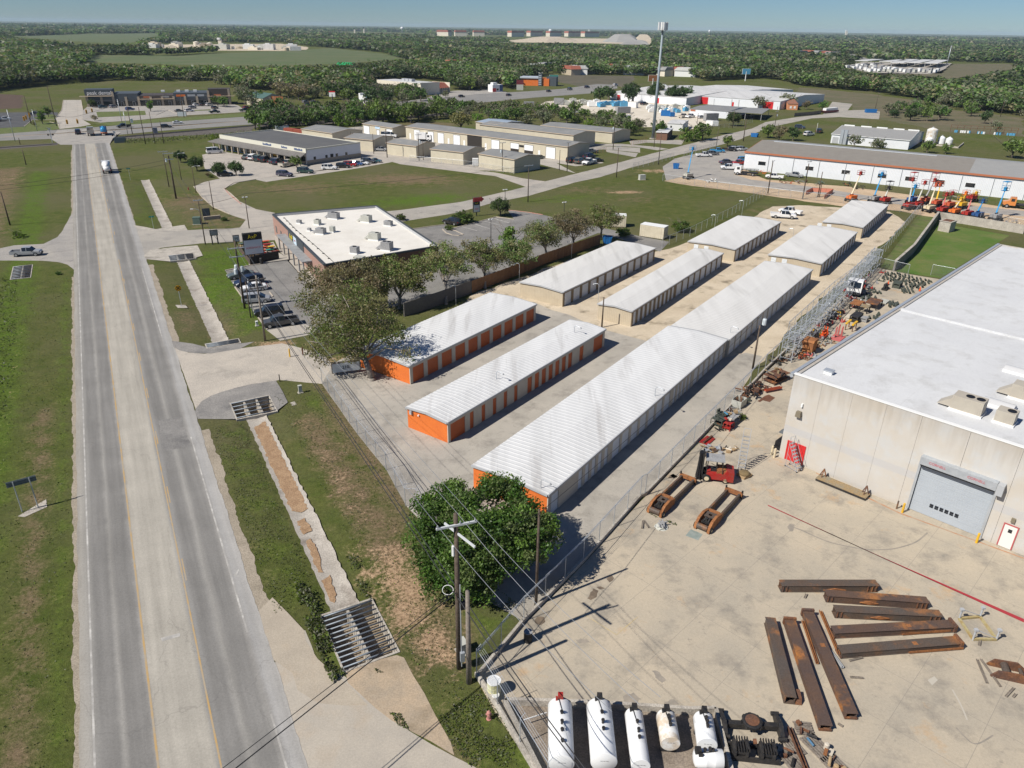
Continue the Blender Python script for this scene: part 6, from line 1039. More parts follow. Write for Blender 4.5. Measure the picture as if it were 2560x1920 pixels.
VL=[('pickup','silver',(-91.8,135.4,.25,5.23),'silver pickup truck waiting on the left side street',None),
('sedan','sage',(-47.5,123.8,-2.59,4.52),'sage green sedan nearest the pylon sign in the restaurant car park',G3),('suv','navy',(-44.8,119.8,-2.39,4.8),'dark blue car second from the pylon sign in the restaurant car park',G3),('sedan','white',(-43.1,117.1,-2.7,4.13),'white sedan beside the planted island in the restaurant car park',G3),('minivan','silver',(-40.9,111.4,.26,3.45),'silver minivan between the planted island and the black car',G3),('suv','black',(-37.1,105.7,-2.73,3.97),'large black car in the restaurant car park beside the grey pickup',G3),('pickup','charcoal',(-34.14,101.39,-2.71,4.03),'dark grey pickup truck nearest the pale concrete slab',G3),
('sedan','sage',(-87.7,249.1,1.5,6.02),'grey green car at the left end of the strip mall row',G1),('suv','white',(-85,247.7,1.38,6.33),'white car second in the strip mall row',G1),('suv','green',(-82.6,245.9,1.4,7.32),'dark green car in the strip mall row beside the white one',G1),('suv','black',(-80.3,244.5,1.42,6.97),'black car in the middle of the strip mall row',G1),('sedan','charcoal',(-76.9,242.3,1.43,6.19),'charcoal car third from the pale pickup in the strip mall row',G1),('suv','navy',(-75.2,240.5,1.42,6.33),'dark blue car next to the pale pickup in the strip mall row',G1),('pickup','tan',(-70.9,236.6,1.09,6.59),'pale tan pickup truck under the golden tree at the strip mall',G1),
('suv','purple',(-67.1,219.6,-.26,4.77),'purplish grey car at the field edge nearest the drive',G2),('suv','green',(-62.5,225.2,-.15,4.77),'dark green car alone at the field edge of the strip mall lot',G2),('suv','white',(-56.8,231.7,-0,4.65),'white car at the left of the row beside the strip mall end wall',G2),('suv','black',(-53.3,235.1,.03,4.02),'black car between the white and red ones beside the strip mall',G2),('suv','red',(-51.8,238.1,-.19,4.41),'red car in the row beside the strip mall end wall',G2),('sedan','blue',(-50.1,240.2,-.22,3.39),'blue car next to the red one beside the strip mall',G2),('sedan','white',(-48.6,241.7,-.17,3.33),'white sedan right of the blue car beside the strip mall',G2),('suv','charcoal',(-47.3,244.4,-.24,4.59),'charcoal car second from the far end beside the strip mall',G2),('sedan','teal',(-45.3,246.2,-.18,3.24),'dark teal car at the far end beside the strip mall',G2),
('van','white',(-102.1,259.4,.54,5.46),'white passenger van at the left end of the strip mall canopy',None),('suv','black',(-84.1,218.6,.51,3.72),'black car in the shade of the round tree at the drive',None),('suv','black',(-14,164.5,2.56,3.06),'black car parked on the kerb behind the restaurant',None),
('sedan','sage',(8,257.8,-2.45,3.6),'grey green car in front of the longest beige workshop',G7),('suv','black',(18.7,251.7,1.04,5.74),'black car at the left of the cluster by the workshop end',G7),('suv','olive',(21.1,249.9,1.08,6.12),'olive brown car in the cluster by the workshop end',G7),('pickup','white',(24.1,248.2,-2.17,7.15),'white pickup truck at the front of the cluster by the workshop end',G7),('suv','navy',(25.3,260.1,.86,5.29),'dark blue car behind the white pickup by the workshop end',G7),('sedan','black',(27.5,253.2,.64,3.97),'black sedan right of the white pickup by the workshop end',G7),('pickup','silver',(26.9,272.1,-2.63,4.86),'silver pickup truck behind the pipe fence by the workshop end',G7),('pickup','silver',(-47.6,269.9,-.04,3.85),'silver pickup truck squeezed between two beige workshops',G7),('van','white',(-49.9,304.7,-.1,7.88),'white van in front of the workshop with the blue sign',G7),
('pickup','white',(65.9,267.4,.09,5.39),'white pickup truck nearest the lane in the hire yard lot',G4),('suv','grey',(70,271.5,.19,3.82),'grey car behind the nearest white pickup in the hire yard lot',G4),('pickup','sky',(73.3,278.2,-.02,5.03),'bright blue pickup truck in the hire yard lot',G4),('pickup','black',(78.5,281.8,-.12,3.57),'black pickup truck between the blue and white ones in the hire lot',G4),('suv','white',(80.9,283,.09,3.02),'white car second from the end of the hire lot row',G4),('suv','silver',(83.7,283.7,.09,2.94),'silver car at the end of the hire lot row by the roof corner',G4),('sedan','purple',(70.2,252.3,.26,5.55),'dark purple car in front of the metal building corner',G4),('pickup','red',(74.2,251.7,-2.96,3.1),'red pickup truck half hidden behind the metal building corner',G4),('suv','sky',(77.6,259.1,.29,2.46),'bright blue car hidden behind the metal building corner',G4),('pickup','white',(68.3,241.9,2.96,5.66),'white pickup truck with a canopy over its bed by the yellow kerb',G4),('pickup','white',(77.9,227,2.72,4.83),'white pickup truck beside the red rack along the metal building',G4),('pickup','silver',(84.9,230.1,-.55,5.18),'silver pickup truck facing right along the metal building wall',G4),
('pickup','white',(63.7,175.2,-.23,5.86),'white utility pickup truck in the dirt lot beside the blue compressor',None),('pickup','white',(66.9,179.7,2.44,5.44),'white pickup truck behind the utility one in the dirt lot',None),
('pickup','black',(-164.1,324.3,-2.39,5.43),'black pickup truck crossing on the highway',G5),('suv','black',(-146.7,325.1,.43,4.37),'black car on the highway above the railway',G5),('sedan','white',(-148.3,340.4,.42,3.97),'white sports car on the highway in front of the plaza',G5),('suv','navy',(-171.8,302.8,2.08,10.76),'dark blue car seen from behind at the junction',G5),('van','white',(-44.4,461.6,-2.49,5.04),'white and blue van on the highway by the cream office',G5),('suv','black',(-34.1,493.9,.72,3.85),'dark car on the highway near the cream office car lot',G5),('suv','black',(-4.7,508.4,.89,4.28),'black car on the highway below the small white hut',G5),('suv','charcoal',(22.5,544.9,.84,3.94),'dark car on the highway beneath the orange restaurant',G5),('suv','sage',(38.3,566.6,1.05,8.37),'white roofed car on the far highway beyond the trees',G5),('suv','navy',(52.5,587.7,.9,5.2),'dark blue car on the far highway, second of three',G5),('suv','white',(76.4,613.8,.92,5.52),'white car on the far highway, farthest of all',G5),
('suv','teal',(-211,399.5,1.01,3.19),'teal car in front of the leftmost plaza block',G6),('suv','silver',(-207.2,402.7,1.27,3.2),'silver car beside the stone pier of the plaza',G6),('suv','blue',(-193.5,391.9,.93,2.2),'blue car by the grass island of the plaza car park',G6),('suv','white',(-169.9,417.2,1.02,2.83),'white car at the plaza kerb, third pier from the right',G6),('suv','black',(-166.6,418.7,1.08,3.27),'black car at the plaza kerb between two white ones',G6),('suv','white',(-164,419.1,1.16,3.1),'white car at the plaza kerb, nearest the right block',G6),('suv','silver',(-167,404.1,1.15,2.9),'silver car in the second plaza row',G6),('suv','white',(-162.5,388.8,.79,3.77),'large white car in the middle of the plaza car park',G6),('sedan','sage',(-167.4,388.1,.96,3.12),'pale car beside the planted plaza island',G6),('pickup','green',(-148.4,384.7,.75,3.87),'dark green pickup truck near the right plaza trees',G6),('suv','charcoal',(-155.6,404.5,1.3,3.57),'charcoal car behind the dark green pickup at the plaza',G6),('pickup','green',(-137.1,394.7,.89,4.53),'dark green pickup truck at the plaza exit by the bushes',G6),('suv','red',(-139.6,406,.99,3.27),'red car half hidden behind bushes at the plaza exit',G6),('pickup','white',(-226.4,343.5,.54,4.45),'white pickup truck on the dark car park at the left edge',None),('pickup','sage',(-226,365.9,.49,3.64),'pale green pickup truck behind the verge trees of the dark car park',None),
('suv','white',(-129,401.4,1.15,4.72),'white car outside the bar yard',None),('sedan','white',(-125.3,395.5,.94,4.33),'white car nearest the highway outside the bar yard',None),('suv','silver',(-127.8,410.2,1.05,3.15),'silver car in front of the timber screen',None),('sedan','purple',(-113.6,442.7,.87,5.1),'dark purple car on the lane right of the rusty trees',None),('suv','silver',(-118.4,442,1.04,4.31),'silver car under the rusty trees',None),('suv','black',(-112.3,423.9,.79,3.65),'black car nearest the thicket by the rusty trees',None),
('pickup','tan',(84.2,393.5,.87,8.09),'tan white pickup truck left of two by the white office shed',None),('pickup','white',(87.9,393.9,.79,6.36),'white pickup truck right of two by the white office shed',None),('suv','white',(92.8,391.6,.62,4.12),'white car behind the grey box trailer',None),('suv','navy',(129.7,355,-.54,4.58),'dark blue and white car on the grass beyond the lane',None),('suv','white',(124.6,329.1,.54,5.33),'white and red car parked in front of the grey shed',None),('suv','black',(132.9,339.7,1,6.62),'black car behind the flag pole at the grey shed',None),('suv','charcoal',(117.7,397.7,.72,7.06),'dark car under the grey carport',None),('suv','black',(74.8,459.4,.73,6.72),'black car between the round trees and the gravel yard',None)]
for k,c_,p,lb,g_ in VL: car(k,p,c_,lb,g_)
SHELL=[(68.3,241.9,2.96,5.66)]
x,y,a,L=SHELL[0]; mb=MB(); mb.b2(-2.8,-.8,-.9,.9,1.17,1.85); o=tag(mb.build('bed_canopy','car_white'),'white canopy over the bed of the pickup by the yellow kerb','canopy'); o.location=(x,y,.03); o.rotation_euler=(0,0,a)
def truck(name,label,c,col,kind,cat='truck',L=None):
 """heavier lorries: cab, chassis, load body, wheels; nose to +x"""
 x,y,a,Lc=c; L=L or min(9,max(6,Lc)); t=T(name,label,cat,(x,y,.03),a); h=L/2
 mb=MB(); mb.b2(-h,h-.3,-.45,.45,.6,.85); mb.b2(h-.35,h,-1.15,1.15,.45,.85); mb.build('chassis','plastic_dark',t)
 cb=MB(); cl=1.9
 if kind=='bonnet': cb.prism([(h-2.9,.7),(h-.1,.7),(h-.05,1.5),(h-1.2,1.75),(h-1.6,2.6),(h-2.9,2.65)],-1.1,1.1,ax='y')
 else: cb.prism([(h-cl,.7),(h,.7),(h,1.6),(h-.25,2.7),(h-cl,2.75)],-1.15,1.15,ax='y')
 cb.build('cab',col,t)
 mb=MB(); cx0=h-2.9 if kind=='bonnet' else h-cl
 for y_ in (-1.105 if kind=='bonnet' else -1.155,1.105 if kind=='bonnet' else 1.155): mb.b2(cx0+.35,cx0+1.15,y_-.02,y_+.02,1.7,2.4)
 wx=(h-1.35,1.85,h-1.57,2.5) if kind=='bonnet' else (h+.005,1.65,h-.2,2.55)
 mb.add([(wx[0]+.03,-.95,wx[1]),(wx[0]+.03,.95,wx[1]),(wx[2]+.03,.95,wx[3]),(wx[2]+.03,-.95,wx[3])],[(0,1,2,3)]); mb.build('windows','glass_dark',t)
 mb=MB(); e=cx0-.25
 if kind=='mixer':
  mb.lathe((-.3,0,2.1),[(.35,-h+.6),(.7,-h+1.2),(1.15,-1.2),(1.2,.2),(.6,e-.1)],14,0,'x',0); mb.b2(-h,-h+.5,-.9,.9,.85,2.0); nm='drum'
 elif kind=='tanker': mb.lathe((0,0,1.95),[(.7,-h+.1),(1.05,-h+.35),(1.05,e-.3),(.7,e)],16,0,'x',0); mb.b2(-h,-h+.4,-1.1,1.1,.85,1.3,1); mb.b2(-h+1,e-1,-.3,.3,3.0,3.12); nm='tank'
 elif kind=='dump': mb.b2(-h,e,-1.2,1.2,.9,1.1); mb.b2(-h,e,-1.2,-1.1,1.1,2.4); mb.b2(-h,e,1.1,1.2,1.1,2.4); mb.b2(e-.1,e,-1.1,1.1,1.1,2.7); mb.b2(-h,-h+.1,-1.1,1.1,1.1,2.3); nm='dump_body'
 elif kind=='flat':
  mb.b2(-h,e,-1.15,1.15,.9,1.02)
  for i in range(5): mb.b2(-h+.1+i*(e+h-.2)/4-.04,-h+.1+i*(e+h-.2)/4+.04,-1.15,-1.08,1.02,1.9); mb.b2(-h+.1+i*(e+h-.2)/4-.04,-h+.1+i*(e+h-.2)/4+.04,1.08,1.15,1.02,1.9)
  for z in (1.3,1.6,1.85): mb.b2(-h+.1,e-.1,-1.14,-1.09,z,z+.08); mb.b2(-h+.1,e-.1,1.09,1.14,z,z+.08)
  nm='stake_bed'
 elif kind=='bonnet': mb.b2(-h,e,-1.2,1.2,.95,1.1); nm='flat_bed'
 else: mb.b2(-h,e,-1.2,1.2,.9,3.3); nm='box_body'
 bm_={'tanker':['car_sky','trim_rust'],'mixer':['car_white'],'flat':['bed_liner'],'bonnet':['bed_liner'],'dump':['car_tan'],'box':['car_white']}[kind]; mb.build(nm,bm_,t,kind in('tanker','mixer'))
 for x_ in (h-1.1,-h+1.1,-h+2.25) if kind in('mixer','tanker','dump') else (h-1.1,-h+1.4):
  for y_ in (-1.0,1.0):
   mb=MB(); mb.lathe((x_,y_,.5),[(.4,-.17),(.5,-.14),(.5,.14),(.4,.17)],14,0,'x',PI/2); w_=mb.build('wheel','tyre',t); mb=MB(); mb.lathe((x_,y_,.5),[(.26,-.18),(.26,.18)],10,0,'x',PI/2); mb.build('rim','rim',w_)
 for y_ in (-.95,.95): mb=MB(); mb.b2(-h-.03,-h+.02,y_-.14,y_+.14,.9,1.1); mb.build('taillight','lamp_red',t)
 return t
truck('concrete_mixer','white concrete mixer truck driving away along the main road',(-120.3,222.7,2.06,17.33),'car_white','mixer',L=8)
truck('dump_truck','pale dump truck waiting side by side with the blue tanker at the junction',(-165.4,300.3,2.07,17.51),'car_white','dump',L=8)
truck('tanker_truck','blue tanker truck with an orange brown rear at the junction',(-161.4,302.5,2.05,17.61),'car_blue','tanker',L=8.5)
truck('stake_truck','white stake bed truck loaded with gear by the metal building wall',(70.8,232.1,2.75,6.87),'car_white','flat',L=7)
truck('bonneted_truck','orange bonneted truck with a black bed at the right end of the hire yard',(129.1,189.4,2.62,8.14),'car_orange','bonnet',L=9)
truck('box_truck','white box truck cut by the left picture edge on the dark car park',(-228.1,337.7,.92,5.43),'car_white','box',L=7)
truck('small_box_truck','small white box truck beside the second workshop row',(-35,296.2,-.18,4.33),'car_white','box',L=6)
truck('motorhome','cream motorhome parked in the open bay of the longest workshop',(-11.7,282.5,2.65,3.9),'car_tan','box','motorhome',L=7)
truck('utility_truck','white utility truck parked between the pipe racks and the scrap yard',(57.9,120,-2.08,3.19),'car_white','flat','truck',L=4.6)
# ---------------- poles
M('wood_pole',(.075,.055,.042),.9,(.11,.085,.065),1.5,grain=.4); M('wood_grey',(.17,.145,.12),.9,(.22,.19,.16),1.5,grain=.4); M('fibre_arm',(.55,.57,.58),.6); M('transformer',(.55,.60,.62),.5); M('wire',(.03,.03,.032),.5); M('wire_bright',(.30,.31,.32),.4,metal=.5); M('insulator',(.30,.32,.33),.4)
def pole(v,label,arms=(),tf=(),mat='wood_pole',r=.15,lamp=None,grp=None,cat='utility pole',name='utility_pole',az=None,twin=False):
 x,y,h=v; az=RA if az is None else az; t=T(name,label,cat,(x,y),az,grp)
 mb=MB(); mb.tube((0,0,-.1),(0,0,h),r,r*.66,10); mb.build('pole',mat,t,True)
 for z,w_ in arms:
  mb=MB(); mb.b2(-w_/2,w_/2,-.2,-.09,z-.07,z+.07); mb.build('crossarm','fibre_arm' if mat!='wood_grey' else 'wood_grey',t)
  for s in (-w_/2+.1,.25,w_/2-.1): mb=MB(); mb.lathe((s,-.14,z+.07),[(.05,0),(.06,.1),(.03,.2)],6); mb.build('insulator','insulator',t)
 for a_,z in tf:
  mb=MB(); mb.lathe((math.cos(a_)*.48,math.sin(a_)*.48,z),[(.24,0),(.27,.05),(.27,.75),(.2,.85)],12); f_=mb.build('transformer','transformer',t,False); mb=MB(); mb.tube((math.cos(a_)*.48,math.sin(a_)*.48,z+.84),(math.cos(a_)*.48,math.sin(a_)*.48,z+1.05),.05,.03,6); mb.build('bushing','insulator',f_)
 if lamp is not None:
  dx,dy,dz,z=lamp; mb=MB(); mb.path([Vector((0,0,z)),Vector((dx*.4,dy*.4,z+dz*.8)),Vector((dx,dy,z+dz))],.04,6); mb.build('lamp_arm','galv',t)
  mb=MB(); mb.box((dx,dy,z+dz-.05),(.5,.22,.14),math.atan2(dy,dx)); mb.build('lamp_head','trim_white',t)
 if twin:
  for s in (-.35,.35): mb=MB(); mb.box((s,0,h),(.4,.3,.16)); mb.build('lamp_head','trim_white',t)
 return t
bx,by,bh=(-3.36,37.43,12.98)
t=pole((bx,by,bh),'tallest dark wooden utility pole in the foreground with pale crossarms',[(12.2,2.6)],(),r=.21,az=R_(20))
mb=MB(); mb.beam(Matrix.Rotation(-R_(20),3,'Z')@Vector((-.8,.92,11.55)),Matrix.Rotation(-R_(20),3,'Z')@Vector((1.25,-1.3,11.45)),.1,.14); mb.build('crossarm','fibre_arm',t); mb=MB(); mb.lathe((-.22,0,9.8),[(.1,0),(.1,.75)],8); mb.build('arrester','trim_white',t); mb=MB(); mb.tube((.12,-.2,.3),(.12,-.2,7.5),.04); mb.b2(.0,.3,-.42,-.2,.9,1.7); mb.build('conduit','galv',t); mb=MB(); mb.b2(.1,.5,-.4,-.1,5.5,6.0); mb.build('splice_case','black_paint',t)
def coil(x,y,z):
 mb=MB(); n=14; mb.path([Vector((math.cos(2*PI*i/n)*.36,math.sin(2*PI*i/n)*.12,math.sin(2*PI*i/n)*.3)) for i in range(n+1)],.022,5); o=mb.build('cable_coil','trim_white'); o.location=(x,y,z); return tag(o,'white cable coil hanging beside the foreground utility pole','cable coil')
c=[(-3.99,37.46,6.9)][0]; coil(*c)
pole((-2.62,36.16,7.98),'short grey cut off pole beside the tallest foreground pole',mat='wood_grey',r=.2)
pole((2.08,43.7,8.93),'slender brown pole standing in front of the dark oak',r=.13,lamp=(.6,-.2,.3,6.6) if 0 else None)
pole((31.55,88.26,6.16),'leaning pole with one transformer beside the yard fence',(),((-.6,6.2),),r=.14)
pole((13.21,102.4,4.74),'bare dark pole between the concrete lot and the dirt lot',r=.13)
pole((-41.8,108.4,10.74),'dark pole with three grey transformers by the restaurant car park',[(9.6,2.4),(8.3,2.2)],((PI,5.6),(2.2,6.1),(0,5.9)),r=.17)
pole((-39.6,104.5,5.64),'thin dark pole second from the transformer pole at the car park',r=.1)
pole((-39.3,104.7,5.83),'thin galvanised mast beside the restaurant car park poles',mat='galv',r=.06,cat='mast',name='mast')
pole((-34.63,95.44,9.52),'grey wooden pole with two crossarms at the storage entrance',[(9.,2.4),(7.8,2.2)],mat='wood_grey',r=.16)
pole((-93.2,201.7,8.51),'pole with a box and transformer on the grass by the drainage channel',[(9.2,2.4)],((0,6.5),),r=.13)
pole((-85.3,187.3,10.5),'thick black pole on the grass leaning over the drainage channel',[(11,2.4),(9.6,2)],r=.24)
pole((-94.1,212.1,6.63),'street lamp pole on the grass left of the strip mall trees',r=.1,lamp=(1.7,-.4,.3,7))
pole((-83,194.3,6.6),'street lamp pole at the bend of the strip mall drive',r=.1,lamp=(1.7,-.4,.3,6.6))
pole((-71.7,176,6.62),'plain dark pole at the edge of the strip mall drive',r=.11)
pole((-61.8,144.9,8.85),'pole with a lamp arm and crossarm beside the side street',[(8.8,1.8)],r=.12,lamp=(-1.4,.3,.4,6.8))
pole((-57.4,158.3,6.7),'pole with twin floodlights at the corner of the restaurant drive',r=.11,twin=True)
pole((-109.1,158.1,7.18),'dark pole at the left picture edge above the side street',r=.16)
pole((-150,232.2,4.49),'dark pole on the left verge near the railway',r=.15)
pole((-207.5,331.8,11.35),'leaning double pole by the dark car park',r=.2)
pole((-193.5,326.3,15.54),'tall dark pole at the corner verge of the plaza drive',r=.2)
pole((-183.2,280.9,10.98),'galvanised lamp pole at the left end of the highway',mat='galv',r=.12,lamp=(-2,.5,.4,7.5))
pole((-192.2,310.1,8.1),'galvanised signal pole on the corner verge',mat='galv',r=.12)
pole((-176.8,273.4,2.27),'short dark pole below the highway on the left',r=.14)
pole((-152.6,303.4,8.56),'galvanised pole on the traffic island beside the railway',mat='galv',r=.12)
pole((-151.4,304.7,10.35),'dark pole on the traffic island, right of the galvanised one',r=.16)
pole((-171.7,338.4,9.91),'galvanised signal pole on the far side of the junction',mat='galv',r=.13)
pole((-134.5,278.8,12.65),'dark pole in the brush just below the railway, left of three',r=.16)
pole((-131.6,280.1,10.96),'dark pole in the brush just below the railway, middle of three',r=.14)
pole((-128.5,280.4,7.99),'dark pole in the brush just below the railway, right of three',r=.14)
pole((-154.9,363.6,10.48),'dark pole in front of the plaza beside the white banner sign',r=.15)
pole((-43,256.1,9.19),'tall pole with grey boxes between the strip mall lane and workshops',((8.,1.2),),r=.16)
pole((-48.7,263.1,6.71),'pole in front of the workshop behind the strip mall',r=.12)
pole((-61.2,286.2,4.43),'thin pole rising behind the strip mall roof',r=.12)
pole((-31.6,250.4,8.68),'pole with crossarm and transformer between two beige workshops',[(8.2,2.2)],((0,5.6),),r=.13)
pole((-30.4,252.2,5.93),'shorter pole beside the transformer pole between two workshops',r=.12)
pole((-3.9,233.3,8.34),'pole with crossarm in front of the corner workshop',[(8.4,2)],((PI,5.5),),r=.13)
pole((3.4,189.1,8.59),'pole with crossarms at the lane junction beside the blue mailbox',[(9.,2.4)],r=.14)
pole((16.1,234.3,8.63),'pole at the end wall of the longest workshop',[(8.6,1.6)],r=.14)
pole((13.8,236.6,6.04),'plain pole at the workshop gate',r=.12)
pole((30.3,225.5,8.48),'pole at the lane beside the hire yard fence corner',[(8.8,1.8)],r=.14)
pole((35.9,281.9,9.08),'leaning pole with a transformer at the end of the three door workshop',(),((PI,7),),r=.16)
pole((47,249.6,10.18),'dark pole at the lane below the phone mast',r=.14)
pole((52.1,288.9,5.45),'short dark pole on the grass in front of the phone mast hut',r=.13)
pole((75.8,290.1,6.86),'dark pole on the lane behind the hire yard pickups',r=.13)
pole((91.3,309.3,8.4),'thick dark pole leaning at the lane beside the carport',r=.2)
pole((98.3,352.5,7.97),'pole on the lawn in front of the white office shed',r=.12)
pole((85.2,365.9,5),'blue grey pole at the gravel yard gate',r=.12)
pole((69.1,204.5,8.67),'dark leaning pole at the corner where the field fence meets the hire yard',r=.17,twin=True)
pole((76.2,197.7,9.14),'dark pole with crossarm and boxes in front of the metal building',[(9.6,1.6)],((PI,6),),r=.16)
for i,(v,lb) in enumerate(zip(((81.2,200.8,6.56)),('x',))) if 0 else ():pass
pole((81.4,200.8,6.57),'tallest of the bundled loose poles inside the orange barrier fence',r=.14)
pole((81.6,200.3,3.56),'shorter of the bundled loose poles inside the orange barrier fence',r=.14)
pole((142.8,315.9,7.46),'dark pole in front of the grey shed',r=.16)
pole((209.3,458,8.91),'pole with a lamp behind the blue skip on the meadow edge',r=.14,lamp=(.8,0,.2,8))
pole((260.5,421.4,8.01),'leaning pole in the scrub at the right edge of the wood',r=.15,lamp=(.8,0,.2,8))
pole((130.8,337.5,4.31),'white flag pole on the grass by the grey shed',mat='trim_white',r=.07,cat='flag pole',name='flag_pole')
pole((118.5,356,9.26),'pole with a box at the bend of the caliche lane',[(7,1.4)],((0,5),),r=.14)
pole((586.6,1099,25.12),'tall pale lamp mast beside the far caravan park',mat='galv',r=.5,cat='lamp mast',name='lamp_mast')
pole((-2.2,172.3,6.32),'lamp post in the planted corner behind the restaurant',mat='plastic_dark',r=.08,lamp=(.7,0,.1,6) if 0 else None,twin=True,cat='lamp post',name='lamp_post')
pole((-4.8,150.9,4.47),'lamp post in the middle of the rear parking',mat='plastic_dark',r=.08,twin=True,cat='lamp post',name='lamp_post')
pole((11.7,174.4,3.18),'lamp post at the field side of the rear parking',mat='plastic_dark',r=.08,twin=True,cat='lamp post',name='lamp_post')
def goose(p,h,a_,label):
 t=T('gooseneck_light',label,'lamp',p,a_,'gooseneck lights around the storage rows'); mb=MB(); mb.path([Vector((0,0,0)),Vector((0,0,h)),Vector((.25,0,h+.25)),Vector((.85,0,h+.15))],.035,6); mb.build('pole','galv',t); mb=MB(); mb.lathe((.95,0,h-.02),[(.16,0),(.1,.12),(.03,.2)],8); mb.build('shade','trim_grey',t)
for p,h,a_,lb in (((2.73,55.82),3.4,-.6,'gooseneck light at the near right corner of the longest roof'),((16.18,74.72),3.6,-.6,'gooseneck light halfway along the longest roof edge'),((8.34,93.27),3.6,-.6,'gooseneck light near the far end of the narrow orange building'),((-1.85,78.28),3.6,-.6,'gooseneck light halfway along the narrow orange building'),((11.1,138.8),3.,2.6,'gooseneck light behind the tan building near the fence end'),((1,123.9),3.,2.6,'gooseneck light behind the tan building by the wooden fence'),((-9.1,111.2),3.,2.6,'gooseneck light beside the tree trunk at the block wall'),((13.7,113.2),3.,2.6,'gooseneck light between the two tan front rows'),((54.4,177),3.4,2.6,'gooseneck light at the far corner of the back left building'),((44.3,162.3),3.2,2.6,'gooseneck light on the grass side of the back left building'),((29.84,94.39),3.4,-.6,'gooseneck light at the near corner of the wide tan building'),((57.9,151.7),3.,2.6,'gooseneck light between the two back buildings')): goose(p,h,a_,lb)
x,y,h=(55.6,312.7,40.15); t=T('phone_mast','very tall grey phone mast with a cluster of white antennas on top','phone mast',(x,y)); mb=MB(); mb.tube((0,0,0),(0,0,h),.66,.34,14); mb.build('shaft',M('mast_grey',(.27,.315,.345),.5),t,True); mb=MB(); mb.tube((0,0,0),(0,0,.25),1.4); mb.build('footing','old_concrete',t)
mb=MB(); [mb.tube((0,0,h-2.2),(math.cos(k*2.094)*1.5,math.sin(k*2.094)*1.5,h),.1) for k in range(3)]; mb.lathe((0,0,h-.1),[(1.6,0),(1.6,.15)],18); mb.build('platform','galv',t)
for k in range(15):
 a_=k*2*PI/15; mb=MB(); mb.box((math.cos(a_)*1.75,math.sin(a_)*1.75,h+.9),(.25,.5,2.8),a_); mb.build('antenna','trim_white' if k%3 else 'galv',t)
# ---------------- wires
def wire(pts,sag,label,r=.022,mat='wire',grp='overhead wires'):
 mb=MB()
 for a_,b_ in zip(pts[:-1],pts[1:]):
  a_=Vector(a_);b_=Vector(b_); n=14; q=[a_.lerp(b_,i/n)-Vector((0,0,sag*4*(i/n)*(1-i/n))) for i in range(n+1)]; mb.path(q,r,4)
 return tag(mb.build('overhead_wire',mat),label,'wire',grp)
kx,ky,kh=(-34.63,95.44,9.52); nx_,ny_,nh=(-61.8,144.9,8.85); px_,py_,ph=(-41.8,108.4,10.74); tx,ty,th_=(-85.3,187.3,10.5)
e1=[(6.42,20.75,12.3)][0]; e2=[(4.21,23.94,12.3)][0]
ca,sa=math.cos(R_(20)),math.sin(R_(20))
def arm(s,z): return (bx+ca*s,by+sa*s,z)
def ext(p,q,k): p=Vector(p);q=Vector(q); return tuple(p+(q-p)*k)
for s,lb in ((-1.2,'overhead wire from the left tip of the foreground crossarm'),(.1,'overhead wire from the top of the foreground pole'),(1.2,'overhead wire from the right tip of the foreground crossarm')):
 d=Vector((bx-kx,by-ky,0)).normalized(); f_=Vector(arm(s,12.4 if s!=.1 else 13.))+d*16; wire([(px_+NR[0]*s,py_+NR[1]*s,9.7),(kx+NR[0]*s,ky+NR[1]*s,9.15),arm(s,12.4 if s!=.1 else 13.),(f_.x+1.5,f_.y,13)],.5,lb,.016,'wire_bright')
for s,z,lb in ((.1,6.9,'black cable bundle running from the foreground pole to the entrance pole'),(-.1,6.5,'lower black cable running from the foreground pole to the entrance pole')):
 d=Vector((bx-kx,by-ky,0)).normalized(); f_=Vector((bx,by,z))+d*16; wire([(px_,py_,6.5),(kx,ky,6.2+s),(bx+s,by,z),(f_.x+.5,f_.y,z)],.35,lb,.035)
e3=[(-12.01,27.05,6.3)][0]; e4=[(-12.09,27.43,6.5)][0]
wire([(bx,by,6.8),ext((bx,by,6.8),e3,2.2)],.1,'thick black cable crossing from the foreground pole over the main road',.04); wire([(bx,by,7.1),ext((bx,by,7.1),e4,2.2)],.1,'thin black cable crossing from the foreground pole over the main road',.025)
wire([(px_,py_,8.4),(nx_,ny_,8.6),(tx,ty,9.5)],.4,'overhead wire between the restaurant poles and the side street pole',.025); wire([(px_,py_,6.2),(nx_,ny_,6.3),(tx,ty,7)],.4,'lower cable between the restaurant poles and the side street pole',.03)
lx,ly,lh=(-109.1,158.1,7.18); wire([(lx,ly,8.4),(tx,ty,9.6)],.5,'overhead wire crossing the main road above the mixer truck',.028); wire([(lx,ly,7.6),(tx,ty,8.6)],.5,'lower overhead wire crossing the main road above the mixer truck',.028)
qx,qy,qh=(3.4,189.1,8.59); rx_,ry_,rh=(-57.4,158.3,6.7); wire([(rx_,ry_,7.5),(qx,qy,9)],.6,'overhead wire from the twin floodlight pole across the big field',.03); wire([(nx_,ny_,7.9),(rx_,ry_,7.4)],.3,'overhead wire from the side street pole to the twin floodlight pole',.03)
ux_,uy_,uh=(2.08,43.7,8.93); wire([(bx,by,10.5),(ux_,uy_,8.6)],.2,'service wire from the foreground pole to the slender brown pole',.02); ax_=(16.18,74.72,2.85); wire([(ux_,uy_,8.6),(*(31.55,88.26),7.5)],.6,'overhead wire along the yard fence to the leaning transformer pole',.022)
